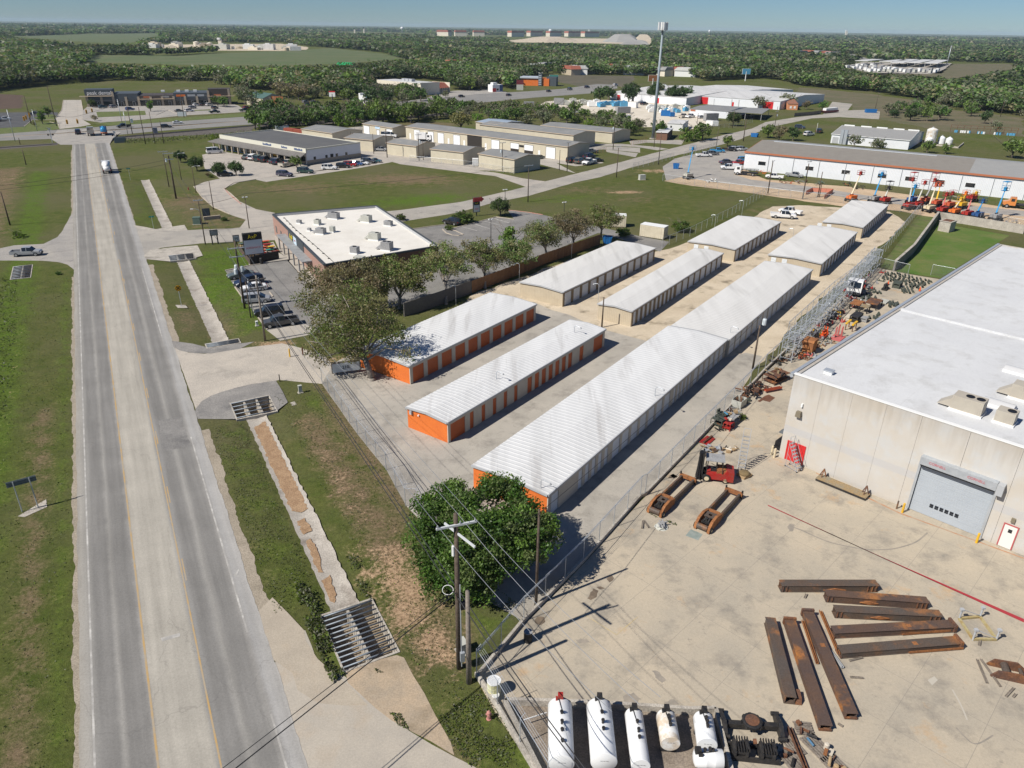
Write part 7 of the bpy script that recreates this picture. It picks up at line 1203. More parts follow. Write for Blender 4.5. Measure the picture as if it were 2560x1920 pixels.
# ---------------- fences
def chainm():
 m,t,b=nodes('chain_link'); uv=N(t,'ShaderNodeUVMap'); sp=N(t,'ShaderNodeSeparateXYZ'); t.links.new(uv.outputs[0],sp.inputs[0])
 b.inputs['Base Color'].default_value=(.20,.215,.225,1); b.inputs['Metallic'].default_value=.5; b.inputs['Roughness'].default_value=.5
 f=None
 for s in (1,-1):
  q=mth(t,'FRACT',mth(t,'DIVIDE',mth(t,'ADD',sp.outputs[0],mth(t,'MULTIPLY',sp.outputs[1],s)),.08)); q=mth(t,'LESS_THAN',q,.08); f=q if f is None else mth(t,'MAXIMUM',f,q)
 t.links.new(f,b.inputs['Alpha']); MT['chain_link']=m
chainm()
def fence(name,pts,h,label,sp=3.,barb=0,fabric='chain_link',grp=None,z0=0,r=.035,mat='galv'):
 o0=pts[0]; t=T(name,label,'fence',(o0[0],o0[1]),0,grp); q=[Vector((p[0]-o0[0],p[1]-o0[1],z0)) for p in pts]; cnt=0; mb=MB(); fb=MB(); us=[]; d=0
 for a_,b_ in zip(q[:-1],q[1:]):
  L_=(b_-a_).length; n=max(1,round(L_/sp)); nd=(b_-a_).normalized(); sd=Vector((-nd.y,nd.x,0))
  mb.tube(a_+Vector((0,0,h)),b_+Vector((0,0,h)),r*.7,None,5)
  if barb:
   for k in (1,2,3): mb.tube(a_+Vector((0,0,h+.1*k))+sd*barb*.1*k,b_+Vector((0,0,h+.1*k))+sd*barb*.1*k,.008,None,3)
  for i in range(n+(b_ is q[-1])):
   p=a_.lerp(b_,i/n); pb=MB(); pb.tube(p-Vector((0,0,.1)),p+Vector((0,0,h+.02)),r,None,6)
   if barb: pb.tube(p+Vector((0,0,h)),p+Vector((0,0,h+.33))+sd*barb*.33,r*.5,None,4)
   cnt+=1
   if cnt<=90: pb.build('post',mat,t)
  k=len(fb.v); fb.add([a_+Vector((0,0,.05)),b_+Vector((0,0,.05)),b_+Vector((0,0,h)),a_+Vector((0,0,h))],[(0,1,2,3)]); us+=[(d,0),(d+L_,0),(d+L_,h),(d,h)]; d+=L_
 mb.build('rail',mat,t)
 o=fb.build('fabric',fabric,t,False,False); ul=o.data.uv_layers.new(name='UVMap')
 for lp in o.data.loops: ul.data[lp.index].uv=us[lp.vertex_index]
 return t
fence('chain_link_fence',[(-23.5,82.13),(-16.68,69.61),(-12.45,62.59),(-9.68,56.43)]+[rd(26.8,-99),rd(26.2,-110)],2.,'chain link fence with barbed wire along the front of the storage yard',3,1)
YF=[(-2.13,36.53),(1.12,41.92),(6.12,48.88),(12.28,58.36),(12.81,58.73),(21.12,70.72),(29.51,82.65),(32.95,87.71),(38.75,95.56)]
fence('chain_link_fence',YF,2.1,'chain link fence on a low wall between storage rows and concrete yard',2.7,-1,z0=.35)
fence('chain_link_fence',[(38.75,95.56),(40.06,100.42),(54.3,120.1),(73.5,144.1),(99.4,182.7)],2.1,'chain link fence behind the pipe racks beside the dirt lot',3,-1)
fence('chain_link_fence',[(-2.12,36.78),(-.66,34.12),(.79,31.32),(2.36,28.34)],2.1,'chain link fence on the low wall at the near corner of the yard',2.4,1,z0=.35)
fence('chain_link_fence',[(68,203),(52.2,177.5),(37.7,156.8),(30.1,147.5)],2.,'green screened chain link fence between the big field and the dirt lot',3.,0,'screen' if M('screen',(.10,.125,.105),.9,(.14,.16,.14),1) and 0 else 'chain_link')
fence('chain_link_fence',[(43.2,220.7),(53.6,211.4),(67.9,202.3),(75.9,196.9),(84.9,192.6),(86.4,186.9),(95.4,183.6),(99.3,181.5)],2.,'chain link fence along the front of the hire yard',3.5)
fence('chain_link_fence',[(68.8,135.1),(72.2,130.9)],2.,'short chain link fence at the end of the pipe storage',3.)
fence('chain_link_fence',[(76.5,131.1),(79.3,128.8)],2.,'short chain link fence by the warehouse gutter',3.)
fence('chain_link_fence',[(111,176.3),(114,170.5),(116.6,168.2)],2.,'chain link fence in front of the sand at the far right',3.5)
fence('chain_link_fence',[(37.2,239.7),(47.3,252.1),(54.5,262.6)],2.,'chain link fence at the lane beside the hire yard gate',3.)
fence('chain_link_fence',[(58.4,264.9),(64.5,274.2),(75.5,288.9)],2.,'chain link fence behind the pickups in the hire yard lot',3.)
fence('pipe_fence',[(44.1,292.6),(51.7,303.6)],1.8,'rusty pipe gate at the drive to the phone mast',2.,0,'chain_link',mat='trim_rust')
fence('pipe_fence',[(28.7,270.9),(32.6,275.3)],1.8,'rusty pipe fence beside the silver pickup at the workshops',2.,0,'chain_link',mat='trim_rust')
fence('chain_link_fence',[(-34.5,249),(-16.4,241.1),(-.3,228)],1.8,'low chain link fence along the strip mall lane at the workshops',4.)
fence('chain_link_fence',[(91.6,350.1),(99.8,355.9),(114.1,376.4)],1.8,'chain link fence around the trailers by the white office shed',3.)
fence('barrier_fence',[(75.2,186.2),(82.6,192.7),(82.6,186.7)] if 0 else [(79,203.3),(82.3,207.8),(87.6,206.6),(82.1,198.3)],1.1,'orange plastic barrier fence around the bundle of loose poles',2.,0,'barrier' if M('barrier',(.62,.24,.16),.7) else '',mat='trim_rust')
def wall_run(name,pts,h,th,mat,label,cat='wall',z0=0,cap=None):
 o0=pts[0]; t=T(name,label,cat,(o0[0],o0[1])); mb=MB()
 for a_,b_ in zip(pts[:-1],pts[1:]): mb.beam((a_[0]-o0[0],a_[1]-o0[1],h/2+z0),(b_[0]-o0[0],b_[1]-o0[1],h/2+z0),th,h)
 mb.build('wall',mat,t)
 if cap:
  mb=MB()
  for a_,b_ in zip(pts[:-1],pts[1:]): mb.beam((a_[0]-o0[0],a_[1]-o0[1],h+z0+.045),(b_[0]-o0[0],b_[1]-o0[1],h+z0+.045),th+.1,.08)
  mb.build('cap',cap,t)
 return t
wall_run('low_wall',YF,.36,.22,'old_concrete','low concrete kerb wall under the yard fence')
wall_run('low_wall',[(-2.16,36.78),(-.66,34.12),(.79,31.32),(2.36,28.34)],.4,.25,'old_concrete','low concrete wall under the corner fence of the yard')
wall_run('containment_wall',[(2.22,28.85),(-.18,34.42),(1.16,34.42),(6.04,34.29),(11.9,33.91),(13.51,33.99),(13.35,29.02)],.55,.24,'old_concrete','low concrete containment wall around the white fuel tanks')
wall_run('block_wall',[(-16.61,105.81),(-12,110.9),(-7,117.3)],2.2,.2,'cmu','dark weathered block wall behind the first orange storage building')
wall_run('retaining_wall',[(70.8,133.5),(80.1,145.5),(100.5,175.7)],1.9,.35,'conc_shaded' if M('conc_shaded',(.20,.18,.155),.9,(.26,.24,.21),.5,grain=.4) else '','side retaining wall of the grass basin, coloured dark for its shaded face',cap='old_concrete')  # shade of this face is put into the colour as darker concrete
wall_run('retaining_wall',[(100.6,175.5),(104.6,172.1),(113.4,163.3)],1.9,.35,'old_concrete','pale stained retaining wall at the back of the grass basin')
def boardfence(pts,h,label,mat,sp=.35):
 o0=pts[0]; t=T('wooden_fence',label,'fence',(o0[0],o0[1])); r=random.Random(4); mb=MB(); rb=MB()
 for a_,b_ in zip(pts[:-1],pts[1:]):
  L_=math.hypot(b_[0]-a_[0],b_[1]-a_[1]); n=int(L_/sp); an=math.atan2(b_[1]-a_[1],b_[0]-a_[0])
  for i in range(n): s=(i+.5)/n; hh=h+r.uniform(-.04,.05); mb.box((a_[0]-o0[0]+(b_[0]-a_[0])*s,a_[1]-o0[1]+(b_[1]-a_[1])*s,hh/2),(sp*.93,.03+r.uniform(0,.02),hh),an,r.choice((0,0,1)))
  for z in (.4,h-.3): rb.beam((a_[0]-o0[0]-math.sin(an)*.06,a_[1]-o0[1]+math.cos(an)*.06,z),(b_[0]-o0[0]-math.sin(an)*.06,b_[1]-o0[1]+math.cos(an)*.06,z),.05,.09)
 mb.build('boards',mat,t); rb.build('rails',mat[0],t)
boardfence([(-6.9,117.4),(.5,127.2),(6.5,135.6),(17.7,149.4)],2.1,'tall brown wooden fence behind the tan storage building',[M('fence_brown',(.25,.135,.065),.9,(.20,.105,.05),.6,grain=.3) and 'fence_brown',M('fence_brown_dark',(.21,.11,.055),.9,(.26,.15,.075),.6) and 'fence_brown_dark'],.28)
boardfence([(144.4,406.3),(154.9,413.6),(164.3,422.4)],1.8,'grey wooden fence in front of the orange cottage',['wood_grey','wood_grey'],.5)
# ---------------- concrete yard: steel, tanks, machines
M('rust',(.155,.070,.036),.8,(.085,.052,.042),.9,grain=.4,col3=(.30,.125,.04),sc3=1.2); M('rust_bright',(.30,.125,.045),.85,(.20,.085,.038),1.2,grain=.4); M('mill_steel',(.085,.058,.048),.65,(.115,.068,.045),.6,grain=.3,col3=(.34,.14,.04),sc3=.5); M('mill_grey',(.085,.070,.060),.6,(.10,.066,.046),.5,grain=.3,col3=(.26,.115,.045),sc3=.6)
M('tank_white',(.78,.79,.79),.35,(.74,.745,.74),.8); M('tank_stained',(.74,.73,.70),.4,(.58,.49,.38),1.1,.45,.6); M('iron_black',(.022,.022,.023),.55,(.045,.04,.036),3); M('fork_red',(.36,.02,.018),.5,(.28,.05,.035),2); M('orange_red',(.52,.10,.04),.6,(.42,.09,.05),2); M('crate_wood',(.42,.30,.17),.9,(.32,.22,.12),2); M('tarp_black',(.014,.014,.016),.6); M('safety_yellow',(.72,.42,.02),.5,(.60,.36,.05),2); M('cream_paint',(.62,.53,.36),.6); M('frame_yellow',(.42,.37,.20),.7,(.34,.24,.10),2); M('pink_red',(.50,.13,.12),.6); M('olive_steel',(.055,.068,.052),.7,(.09,.095,.08),3); M('hose',(.02,.02,.02),.6); M('blue_steel',(.08,.17,.27),.6); M('cloth',(.55,.49,.40),.9)
GB='rusty steel box beams lying on the yard'
def beam(p,q,label,w_=.74,h=.6,kind=0,mat='mill_steel'):
 dx,dy=q[0]-p[0],q[1]-p[1]; L=math.hypot(dx,dy); t=T('steel_beam',label,'steel beam',(p[0],p[1]),math.atan2(dy,dx),GB); z=.06
 mb=MB(); mb.b2(0,L,-w_/2,w_/2,z+h-.03,z+h); mb.b2(.04,L-.04,-w_/2+.06,-w_/2+.1,z+.03,z+h-.032); mb.b2(.04,L-.04,w_/2-.1,w_/2-.06,z+.03,z+h-.032); mb.b2(0,L,-w_/2,w_/2,z,z+.028); mb.build('box_section',mat,t)
 for k in range(int(L*1.2)): pass
 if kind in (1,2):
  for x in (.15,.45,L-.2,L-.5,L-.85): mb=MB(); mb.b2(x-.03,x+.03,-w_/2-.02,-w_/2+.058,z+.03,z+h-.035); mb.build('stiffener','rust',t)
  mb=MB(); mb.prism([(L*.55-.9,z+.2),(L*.55,z+.36),(L*.55+.9,z+.2),(L*.55,z+.05)],-w_/2-.05,-w_/2+.055,ax='y') if kind==1 else mb.prism([(L*.42-.7,z+.22),(L*.42,z+.36),(L*.42+.7,z+.22),(L*.42,z+.08)],-w_/2-.05,-w_/2+.055,ax='y'); mb.build('gusset','rust_bright',t)
 if kind==3:
  for x in (.12,): mb=MB(); mb.b2(x-.1,x+.1,-w_/2-.06,w_/2+.06,z+.05,z+h+.16); mb.build('end_lug','rust',t)
  mb=MB(); mb.b2(L*.36,L*.36+.35,-.16,.16,z+h+.001,z+h+.012); mb.build('rust_patch','rust_bright',t)
  mb=MB(); mb.b2(L-.08,L+.02,-w_/2,w_/2,z,z+.14); mb.build('end_plate','rust',t)
 if kind==4: mb=MB(); mb.prism([(L-1.0,z),(L-.9,z+.45),(L-.2,z+.35),(L,z)],w_/2+.003,w_/2+.4,ax='y'); mb.build('bracket','rust',t)
 return t
bs=[[(21.47,45.87,.5),(29.22,46.03,.5)],[(24.66,44.81,.5),(32.29,44.14,.5)],[(24.68,43.1,.5),(32.55,42.71,.5)],[(33.11,41.81,.5),(23.75,41,.5)],[(32.66,40.18,.5),(23.49,39.09,.5)],[(19.49,42.04,.5),(18.59,34.74,.5)],[(20.96,42.11,.4),(20.16,32.69,.4)],[(22.62,43.03,.4),(22.17,33.61,.4)]]
for b_,lb,k,m_ in zip(bs,('rusty beam farthest from the camera, nearest the red ground line','rusty beam with a diamond gusset, second from the red line','rusty beam with chalk writing, third from the red line','grey brown beam above the lowest crosswise one','lowest crosswise rusty beam, nearest the long upright ones','shortest lengthwise beam with a bracket at its near end','longest lengthwise beam, reaching nearest the camera','lengthwise beam on the right of the three, beside the thin angles'),(1,2,2,3,3,4,3,3),('mill_grey','mill_steel','mill_grey','mill_steel','mill_grey','mill_grey','mill_steel','mill_steel')): beam(b_[0],b_[1],lb,.76 if k in(1,2,4) else .80,.62 if k in (1,2,4) else .5,k,m_)
def bar(p,q,w_,h,mat,label,name='steel_bar',cat='steel bar',z=.05,grp=None):
 mb=MB(); L=math.hypot(q[0]-p[0],q[1]-p[1]); mb.b2(0,L,-w_/2,w_/2,0,.03); mb.b2(0,L,-w_/2,-w_/2+.03,.031,h); mb.b2(0,L,w_/2-.03,w_/2,.031,h*.6); o=tag(mb.build(name,mat),label,cat,grp); o.location=(p[0],p[1],z); o.rotation_euler=(0,0,math.atan2(q[1]-p[1],q[0]-p[0])); return o
for (p,q),lb in zip(([(22.09,42.28),(21.66,38.15)],[(23.8,43.34),(23.52,39.05)],[(28.97,41.09),(33.18,41.59)],[(28.61,39.33),(32.73,39.8)],[(22.64,41.62),(23.3,37.8)]),('rust orange angle bar left of the three lengthwise beams','rust orange angle bar right of the three lengthwise beams','rust orange rail beside the upper crosswise beam','rust orange rail beside the lowest crosswise beam','thin grey bar beneath the rightmost lengthwise beam')): bar(p,q,.2,.2,'rust_bright' if 'orange' in lb else 'trim_grey',lb,z=.1)
for (p,q),lb in zip(([(23.14,44.86),(23.45,45.31)],[(24.07,38.52),(25.12,38.83)],[(23.54,37.06),(24.41,37)],[(33.25,38.79),(32.75,36.7)],[(33.54,38.84),(33.51,36.41)],[(33.37,35.59),(34.33,36.31)],[(33.83,35.55),(34.17,35.82)],[(21.22,33.26),(21.45,33.04)],[(34.15,40.15),(34.52,40.69)],[(11.74,53.51),(11.99,54.69)],[(12.08,54.69),(12.37,53.63)],[(18.64,61.22),(19.14,61.23)]),('timber chock under the farthest beam','timber dunnage just below the lowest crosswise beam','timber dunnage beside the rightmost lengthwise beam','dark timber left of the rusty cylinder bracket','pale timber against the rusty cylinder bracket','short timber block below the cylinder bracket','smallest timber block below the cylinder bracket','brown lump of wood near the longest beam end','short grey timber below the yellow frame','brown pipe beside the white junk bag','thin grey bar beside the white junk bag','dark stick in front of the forklift')): bar(p,q,.16,.12,'wood_grey','%s'%lb,'timber','timber',.03)
c=[(34.11,42.79),(35.83,43.03),(35.71,40.71),(33.99,40.7)]; o0=c[0]; t=T('frame_stand','pale yellow tubular frame stand right of the beams','frame stand',o0[:2]); qv=[Vector((p[0]-o0[0],p[1]-o0[1],.12)) for p in c]
for i in range(4):
 mb=MB(); mb.beam(qv[i],qv[(i+1)%4],.16,.16); mb.build('rail','frame_yellow',t); mb=MB(); mb.tube(qv[i]-Vector((0,0,.1)),qv[i]+Vector((0,0,.95)),.07); mb.box((qv[i].x,qv[i].y,1.0),(.25,.25,.16)); mb.build('leg','trim_grey',t)
for i,j in ((0,1),(3,2)): mb=MB(); mb.tube(qv[i]+Vector((0,0,.9)),qv[j]+Vector((0,0,.1)),.03); mb.build('brace','trim_grey',t)
p=(34.54,37.55); t=T('cylinder_bracket','rusty bracket of two tapered plates holding a thick cylinder','bracket',p,R_(-18))
for y in (-.55,.55): mb=MB(); mb.prism([(-1.1,.1),(-.7,.65),(.7,.75),(1.4,.2),(1.5,0),(-.9,0)],y-.06,y+.06,ax='y'); mb.build('side_plate','rust',t)
mb=MB(); mb.tube((-.1,-.49,.42),(-.1,.49,.42),.24,None,14); mb.tube((.9,-.49,.3),(.9,.49,.3),.13,None,10); mb.build('cylinder','mill_grey',t)
GT='white fuel tanks behind the low wall'
def tank(p0,p1,r,label,mat='tank_white',extra=0,legs=.45):
 dx,dy=p1[0]-p0[0],p1[1]-p0[1]; L=math.hypot(dx,dy); t=T('fuel_tank',label,'fuel tank',(p0[0],p0[1]),math.atan2(dy,dx),GT); z=legs+r
 mb=MB(); mb.lathe((0,0,z),[(r*.05,-.16),(r*.55,-.14),(r*.88,-.06),(r,.08),(r,L*.33),(r*1.004,L*.335),(r*1.004,L*.345),(r,L*.35),(r,L*.66),(r*1.004,L*.665),(r*1.004,L*.675),(r,L*.68),(r,L-.02),(r*.97,L),(r*.05,L+.03)],28,0,'x',0); o=mb.build('shell',mat,t,True); o.data.set_sharp_from_angle(angle=R_(40))
 for x in (L*.18,L*.82): mb=MB(); mb.prism([(-r*.8,0),(r*.8,0),(r*.6,legs+r*.35),(-r*.6,legs+r*.35)],x-.1,x+.1,ax='y'); vv=[(y,x_,z_) for x_,y,z_ in mb.v]; mb.v=vv; mb.build('saddle','iron_black',t)
 for i,x in enumerate((L*.30,L*.48,L*.60,L*.78)[:3+extra]): mb=MB(); mb.tube((x,.05,z+r-.03),(x,.05,z+r+.14+.1*(i==1)),.075,None,10); mb.tube((x,.05,z+r+.13+.1*(i==1)),(x,.05,z+r+.2+.1*(i==1)),.11,None,10); mb.build('vent','iron_black',t)
 mb=MB(); mb.b2(-.12,.22,-.16,.16,z+r*.86,z+r+.28); mb.b2(.05,.3,-.3,-.18,z+r*.7,z+r+.1); mb.build('pump','fork_red' if extra else 'iron_black',t)
 mb=MB(); n=10; mb.path([Vector((.1+1.3*math.sin(i/n*PI)*.9,-.12+.9*i/n*r,z+math.sqrt(max(.02,1-(.9*i/n)**2))*r+.03)) for i in range(n+1)],.025,5); mb.path([Vector((.1,.1,z+r+.1)),Vector((.05,r*.8,z+r*.62)),Vector((.02,r*1.02,z)),Vector((.05,r*1.02,z-r))],.025,5); mb.build('hose','hose',t)
 mb=MB(); mb.b2(L*.4,L*.62,-r*.75,-r*.72,z+r*.66,z+r*.68); mb.build('stencil','hvac_grey',t) if 0 else None
 for s in (-.22,-.05,.12): mb=MB(); mb.b2(L+.035,L+.04,s,s+.13,z+.12,z+.16); mb.build('stencil','hvac_grey',t)
 return t
tk=[(3.34,33.38,1.2),(3.2,29.21,1.2),(5.8,33.36,1.2),(5.71,29.35,1.2),(7.98,32.98,1.05),(7.88,29.28,1.05),(9.98,32.87,1.05),(9.9,30.79,1.05),(12.3,32.74,1.05),(12.11,30.72,1.05)]
tank(tk[0],tk[1],.77,'leftmost of the large white fuel tanks, with a thin pipe along its top','tank_white',1); tank(tk[2],tk[3],.79,'second large white fuel tank from the left, with hose loops at its top'); tank(tk[4],tk[5],.57,'slim long white fuel tank with a dark red pump'); tank(tk[6],tk[7],.60,'short cream stained fuel tank with a full round end in view','tank_stained'); tank(tk[8],tk[9],.62,'short white fuel tank beside the black axle')
cc=[(11.26,29.92,1),(12.82,29.87,1)]; tank(cc[0],cc[1],.55,'white fuel tank lying crosswise at the bottom edge')
mb=MB(); mb.tube((0,0,0),(.25,-1.9,.35),.03); o=tag(mb.build('loose_pipe','trim_grey'),'thin grey pipe lying on the leftmost white tank','pipe'); o.location=(tk[0][0]*.55+tk[1][0]*.45+.1,tk[0][1]*.55+tk[1][1]*.45,2.03)
bar(*[(1.04,32.76,.6),(2.52,33.35,.6)],.07,.07,'trim_white','white pipe leading to the leftmost tank','pipe','pipe',.55)
def axle(cx,cy,rz,label,s=1.,ring=True):
 t=T('truck_axle',label,'axle',(cx,cy),rz)
 mb=MB(); mb.b2(-1.8*s,1.8*s,-.17,.17,.25,.6); mb.build('axle_beam','iron_black',t)
 if ring:
  mb=MB(); mb.lathe((0,0,.62),[(.30,0),(.55,0),(.62,.06),(.62,.20),(.52,.24),(.33,.24),(.30,.16)],22); [mb.box((math.cos(k*.785)*.6,math.sin(k*.785)*.6,.68),(.16,.16,.2),k*.785) for k in range(8)]; mb.build('ring_gear','iron_black',t); mb=MB(); mb.lathe((0,0,.87),[(.34,0),(.44,0),(.44,.02),(.34,.02)],22); mb.build('flange','rust',t)
 for x in (-1.75*s,1.75*s):
  mb=MB(); mb.prism([(-.95,.1),(-.75,.5),(-.1,.85),(.7,.6),(1.15,.45),(1.15,.15),(.4,.05)],x-.13,x+.13,ax='y'); mb.v=[(y,x_,z) for x_,y,z in mb.v]; mb.build('end_arm','iron_black',t)
  mb=MB(); mb.tube((x-.25,1.05,.35),(x+.25,1.05,.35),.14,None,8); mb.tube((x-.25,-.85,.3),(x+.25,-.85,.3),.14,None,8); mb.build('hub','iron_black',t)
 return t
axle(15.45,32.75,R_(-3),'black steel axle with a big ring gear beside the fuel tanks')
t=T('winch_unit','black machinery with twin bulging drums at the bottom edge','machinery',(15.1,30.9),R_(-6))
for i,x in enumerate((-.85,.75)):
 mb=MB(); mb.lathe((x,0,.5),[(.35,-.5),(.55,-.4),(.55,-.3),(.4,-.25),(.4,.25),(.55,.3),(.55,.4),(.35,.5)],16,0,'x',0); mb.build('drum','iron_black',t); mb=MB(); [mb.b2(x-.4+k*.16,x-.34+k*.16,-.5,.5,.85,1.02) for k in range(6)]; mb.build('ribs','iron_black',t)
mb=MB(); mb.b2(-1.6,1.5,-.55,-.42,.05,.4); mb.b2(-1.6,1.5,.42,.55,.05,.4); mb.build('base_frame','iron_black',t); mb=MB(); mb.tube((-.1,.2,.98),(.1,.2,1.02),.16,None,10); mb.build('port','rust',t)
def pallet_load(cx,cy,rz,L,W,label,mats,seed,name='loaded_pallet',h=.5):
 r=random.Random(seed); t=T(name,label,'loaded pallet',(cx,cy),rz); mb=MB()
 for i in range(6): mb.b2(-L/2,L/2,-W/2+i*W/6,-W/2+i*W/6+W/8,.12,.15)
 for y in (-W/2+.05,0,W/2-.05): mb.b2(-L/2,L/2,y-.04,y+.04,.0,.119)
 mb.build('pallet','wood_grey',t)
 for k in range(int(L*W*3.2)):
  mb=MB(); x,y=r.uniform(-L/2+.2,L/2-.2),r.uniform(-W/2+.15,W/2-.15); hh=r.uniform(.08,h); kind=r.random()
  if kind<.45: mb.box((x,y,.152+hh/2),(r.uniform(.15,.5),r.uniform(.1,.35),hh),r.uniform(0,3))
  elif kind<.75: a_=r.uniform(0,3); mb.tube((x-math.cos(a_)*.3,y-math.sin(a_)*.3,.2+hh*.5),(x+math.cos(a_)*.3,y+math.sin(a_)*.3,.2+hh*.6),r.uniform(.04,.1),None,8)
  else: mb.lathe((x,y,.152),[(.16,0),(.16,hh),(.1,hh+.05)],10)
  mb.build('part',r.choice(mats),t)
 return t
pallet_load(18.85,32.85,R_(-4),1.1,1.0,'white boxed pallet with rusty frames nearest the longest beam',['trim_white','rust','crate_wood','cloth'],1,h=.25); pallet_load(19.25,31.5,R_(-62),1.9,1.1,'pallet heaped with rusty castings and pale cloth at the bottom edge',['rust','rust_bright','cloth','iron_black','blue_steel'],2); pallet_load(19.9,30.2,R_(-62),1.6,1.1,'pallet with blue frames and brown parts cut by the bottom edge',['rust','blue_steel','cloth','crate_wood'],3); pallet_load(17.35,30.6,R_(-65),1.4,1.1,'strapped pallet of brown parts beside the black drums',['rust','crate_wood','iron_black','rust_bright'],4)
bar(*[(17.93,32.79,.3),(17.96,29.36,.3)],.28,.34,'rust','long rust brown channel beam between the axle and the loaded pallets','steel_channel','steel beam',.05)
t=T('slatted_pallet','bare grey slatted pallet beside the long channel beam','pallet',(17.74,31.49),R_(-68)); mb=MB(); [mb.b2(-.7,.7,-.45+i*.16,-.45+i*.16+.11,.1,.13) for i in range(6)]; [mb.b2(x-.05,x+.05,-.45,.45,0,.099) for x in (-.6,0,.6)]; mb.build('boards','wood_grey',t)
def spreader(p,rz,label):
 t=T('container_spreader',label,'spreader frame',p,rz,'rusty container spreaders'); M_='rust'
 for y in (-.62,.62): mb=MB(); mb.prism([(2.6,.15),(7.3,.15),(7.3,.62),(2.6,.72)],y-.09,y+.09,ax='y'); mb.build('side_beam','mill_grey',t); mb=MB(); mb.prism([(0,.1),(.1,.55),(.7,.95),(1.6,1.05),(2.2,.9),(2.7,.75),(2.7,.15)],y-.12,y+.12,ax='y'); mb.build('side_frame','rust_bright',t)
 mb=MB(); mb.b2(6.95,7.3,-.85,.85,.35,.65); mb.b2(2.45,2.75,-.5,.5,.12,.8); mb.build('cross_beam','rust_bright',t)
 for y in (-.8,.8): mb=MB(); mb.tube((7.15,y,.65),(7.15,y,.9),.09,None,8); mb.b2(7.0,7.3,y-.1,y+.1,.1,.34); mb.build('lock','iron_black',t)
 mb=MB(); mb.tube((.2,-.49,.42),(.2,.49,.42),.26,None,12); mb.build('roller','mill_grey',t)
 mb=MB(); mb.b2(1.35,2.2,-.49,-.15,.75,.85); mb.b2(1.35,2.2,.15,.49,.75,.85); mb.b2(1.35,1.6,-.149,.149,.75,.85); mb.b2(2.0,2.2,-.149,.149,.75,.85); mb.build('plate','mill_grey',t)
 mb=MB(); mb.b2(.7,1.2,-.4,.4,.5,.62); mb.tube((.8,-.2,.62),(1.2,-.25,.95),.08); mb.tube((.8,.2,.62),(1.25,.15,.9),.08); mb.b2(.9,1.15,-.08,.1,.6,.9); mb.build('mechanism','iron_black',t)
 for y in (-.78,.78): mb=MB(); mb.lathe((.35,y,.28),[(.2,-.06),(.27,-.04),(.27,.04),(.2,.06)],14,0,'x',PI/2); w_=mb.build('wheel','tyre',t); mb=MB(); mb.lathe((.35,y,.28),[(.13,-.07),(.13,.07)],10,0,'x',PI/2); mb.build('rim','cream_paint',w_)
spreader((16.9,53.2),R_(52.4),'rusty container spreader standing alone, nearest the camera'); spreader((13.1,55.5),R_(53.),'rusty container spreader beside the low fence wall')
t=T('forklift','red forklift with a black sheeted mast and grey roof','forklift',(19.9,61.9),R_(168))
mb=MB(); mb.b2(-1.7,.6,-.75,.75,.35,1.0); mb.prism([(-2.0,.25),(-2.0,1.25),(-1.3,1.45),(-1.0,1.0),(-1.0,.3)],-.78,.78,ax='y'); mb.build('body','fork_red',t); mb=MB(); mb.b2(-1.25,-.35,-.6,.6,1.0,1.35); mb.build('hood','rust_bright',t); mb=MB(); mb.b2(-.3,.2,-.3,.3,1.0,1.25); mb.b2(-.38,-.28,-.3,.3,1.25,1.8); mb.build('seat','iron_black',t)
for x,y in ((-.9,-.65),(-.9,.65),(.65,-.65),(.65,.65)): mb=MB(); mb.tube((x,y,1.0),(x*.9,y,2.35),.045); mb.build('roof_post','iron_black',t)
mb=MB(); mb.b2(-1.0,.8,-.75,.75,2.35,2.42); mb.build('overhead_guard','hvac_grey',t)
mb=MB(); [mb.b2(.95,1.12,y-.08,y+.08,.15,3.0) for y in (-.4,.4)]; mb.b2(.95,1.1,-.4,.4,2.85,3.0); mb.build('mast','iron_black',t)
mb=MB(); r=random.Random(8); n=18; ring=[]
for z,rr in ((.12,.62),(.8,.5),(1.6,.42),(2.5,.36),(2.9,.3)): ring.append([(1.25+math.cos(2*PI*i/n)*rr*.55*(1+.14*math.sin(i*2.6)),math.sin(2*PI*i/n)*rr*1.15*(1+.14*math.sin(i*2.6)),z) for i in range(n)])
for a_,b_ in zip(ring[:-1],ring[1:]):
 for i in range(n): mb.add([a_[i],a_[(i+1)%n],b_[(i+1)%n],b_[i]],[(0,1,2,3)])
mb.add(ring[-1],[tuple(range(n))]); mb.build('mast_cover','tarp_black',t,True)
mb=MB(); mb.tube((-.2,0,1.5),(.2,0,1.7),.03); mb.build('steering','iron_black',t)
for x,y,r_ in ((-1.25,-.62,.36),(-1.25,.62,.36),(.55,-.7,.42),(.55,.7,.42)): mb=MB(); mb.lathe((x,y,r_),[(r_*.75,-.15),(r_,-.11),(r_,.11),(r_*.75,.15)],16,0,'x',PI/2); w_=mb.build('wheel','tyre',t); mb=MB(); mb.lathe((x,y,r_),[(r_*.55,-.16),(r_*.55,.16)],12,0,'x',PI/2); mb.build('rim','cream_paint',w_)
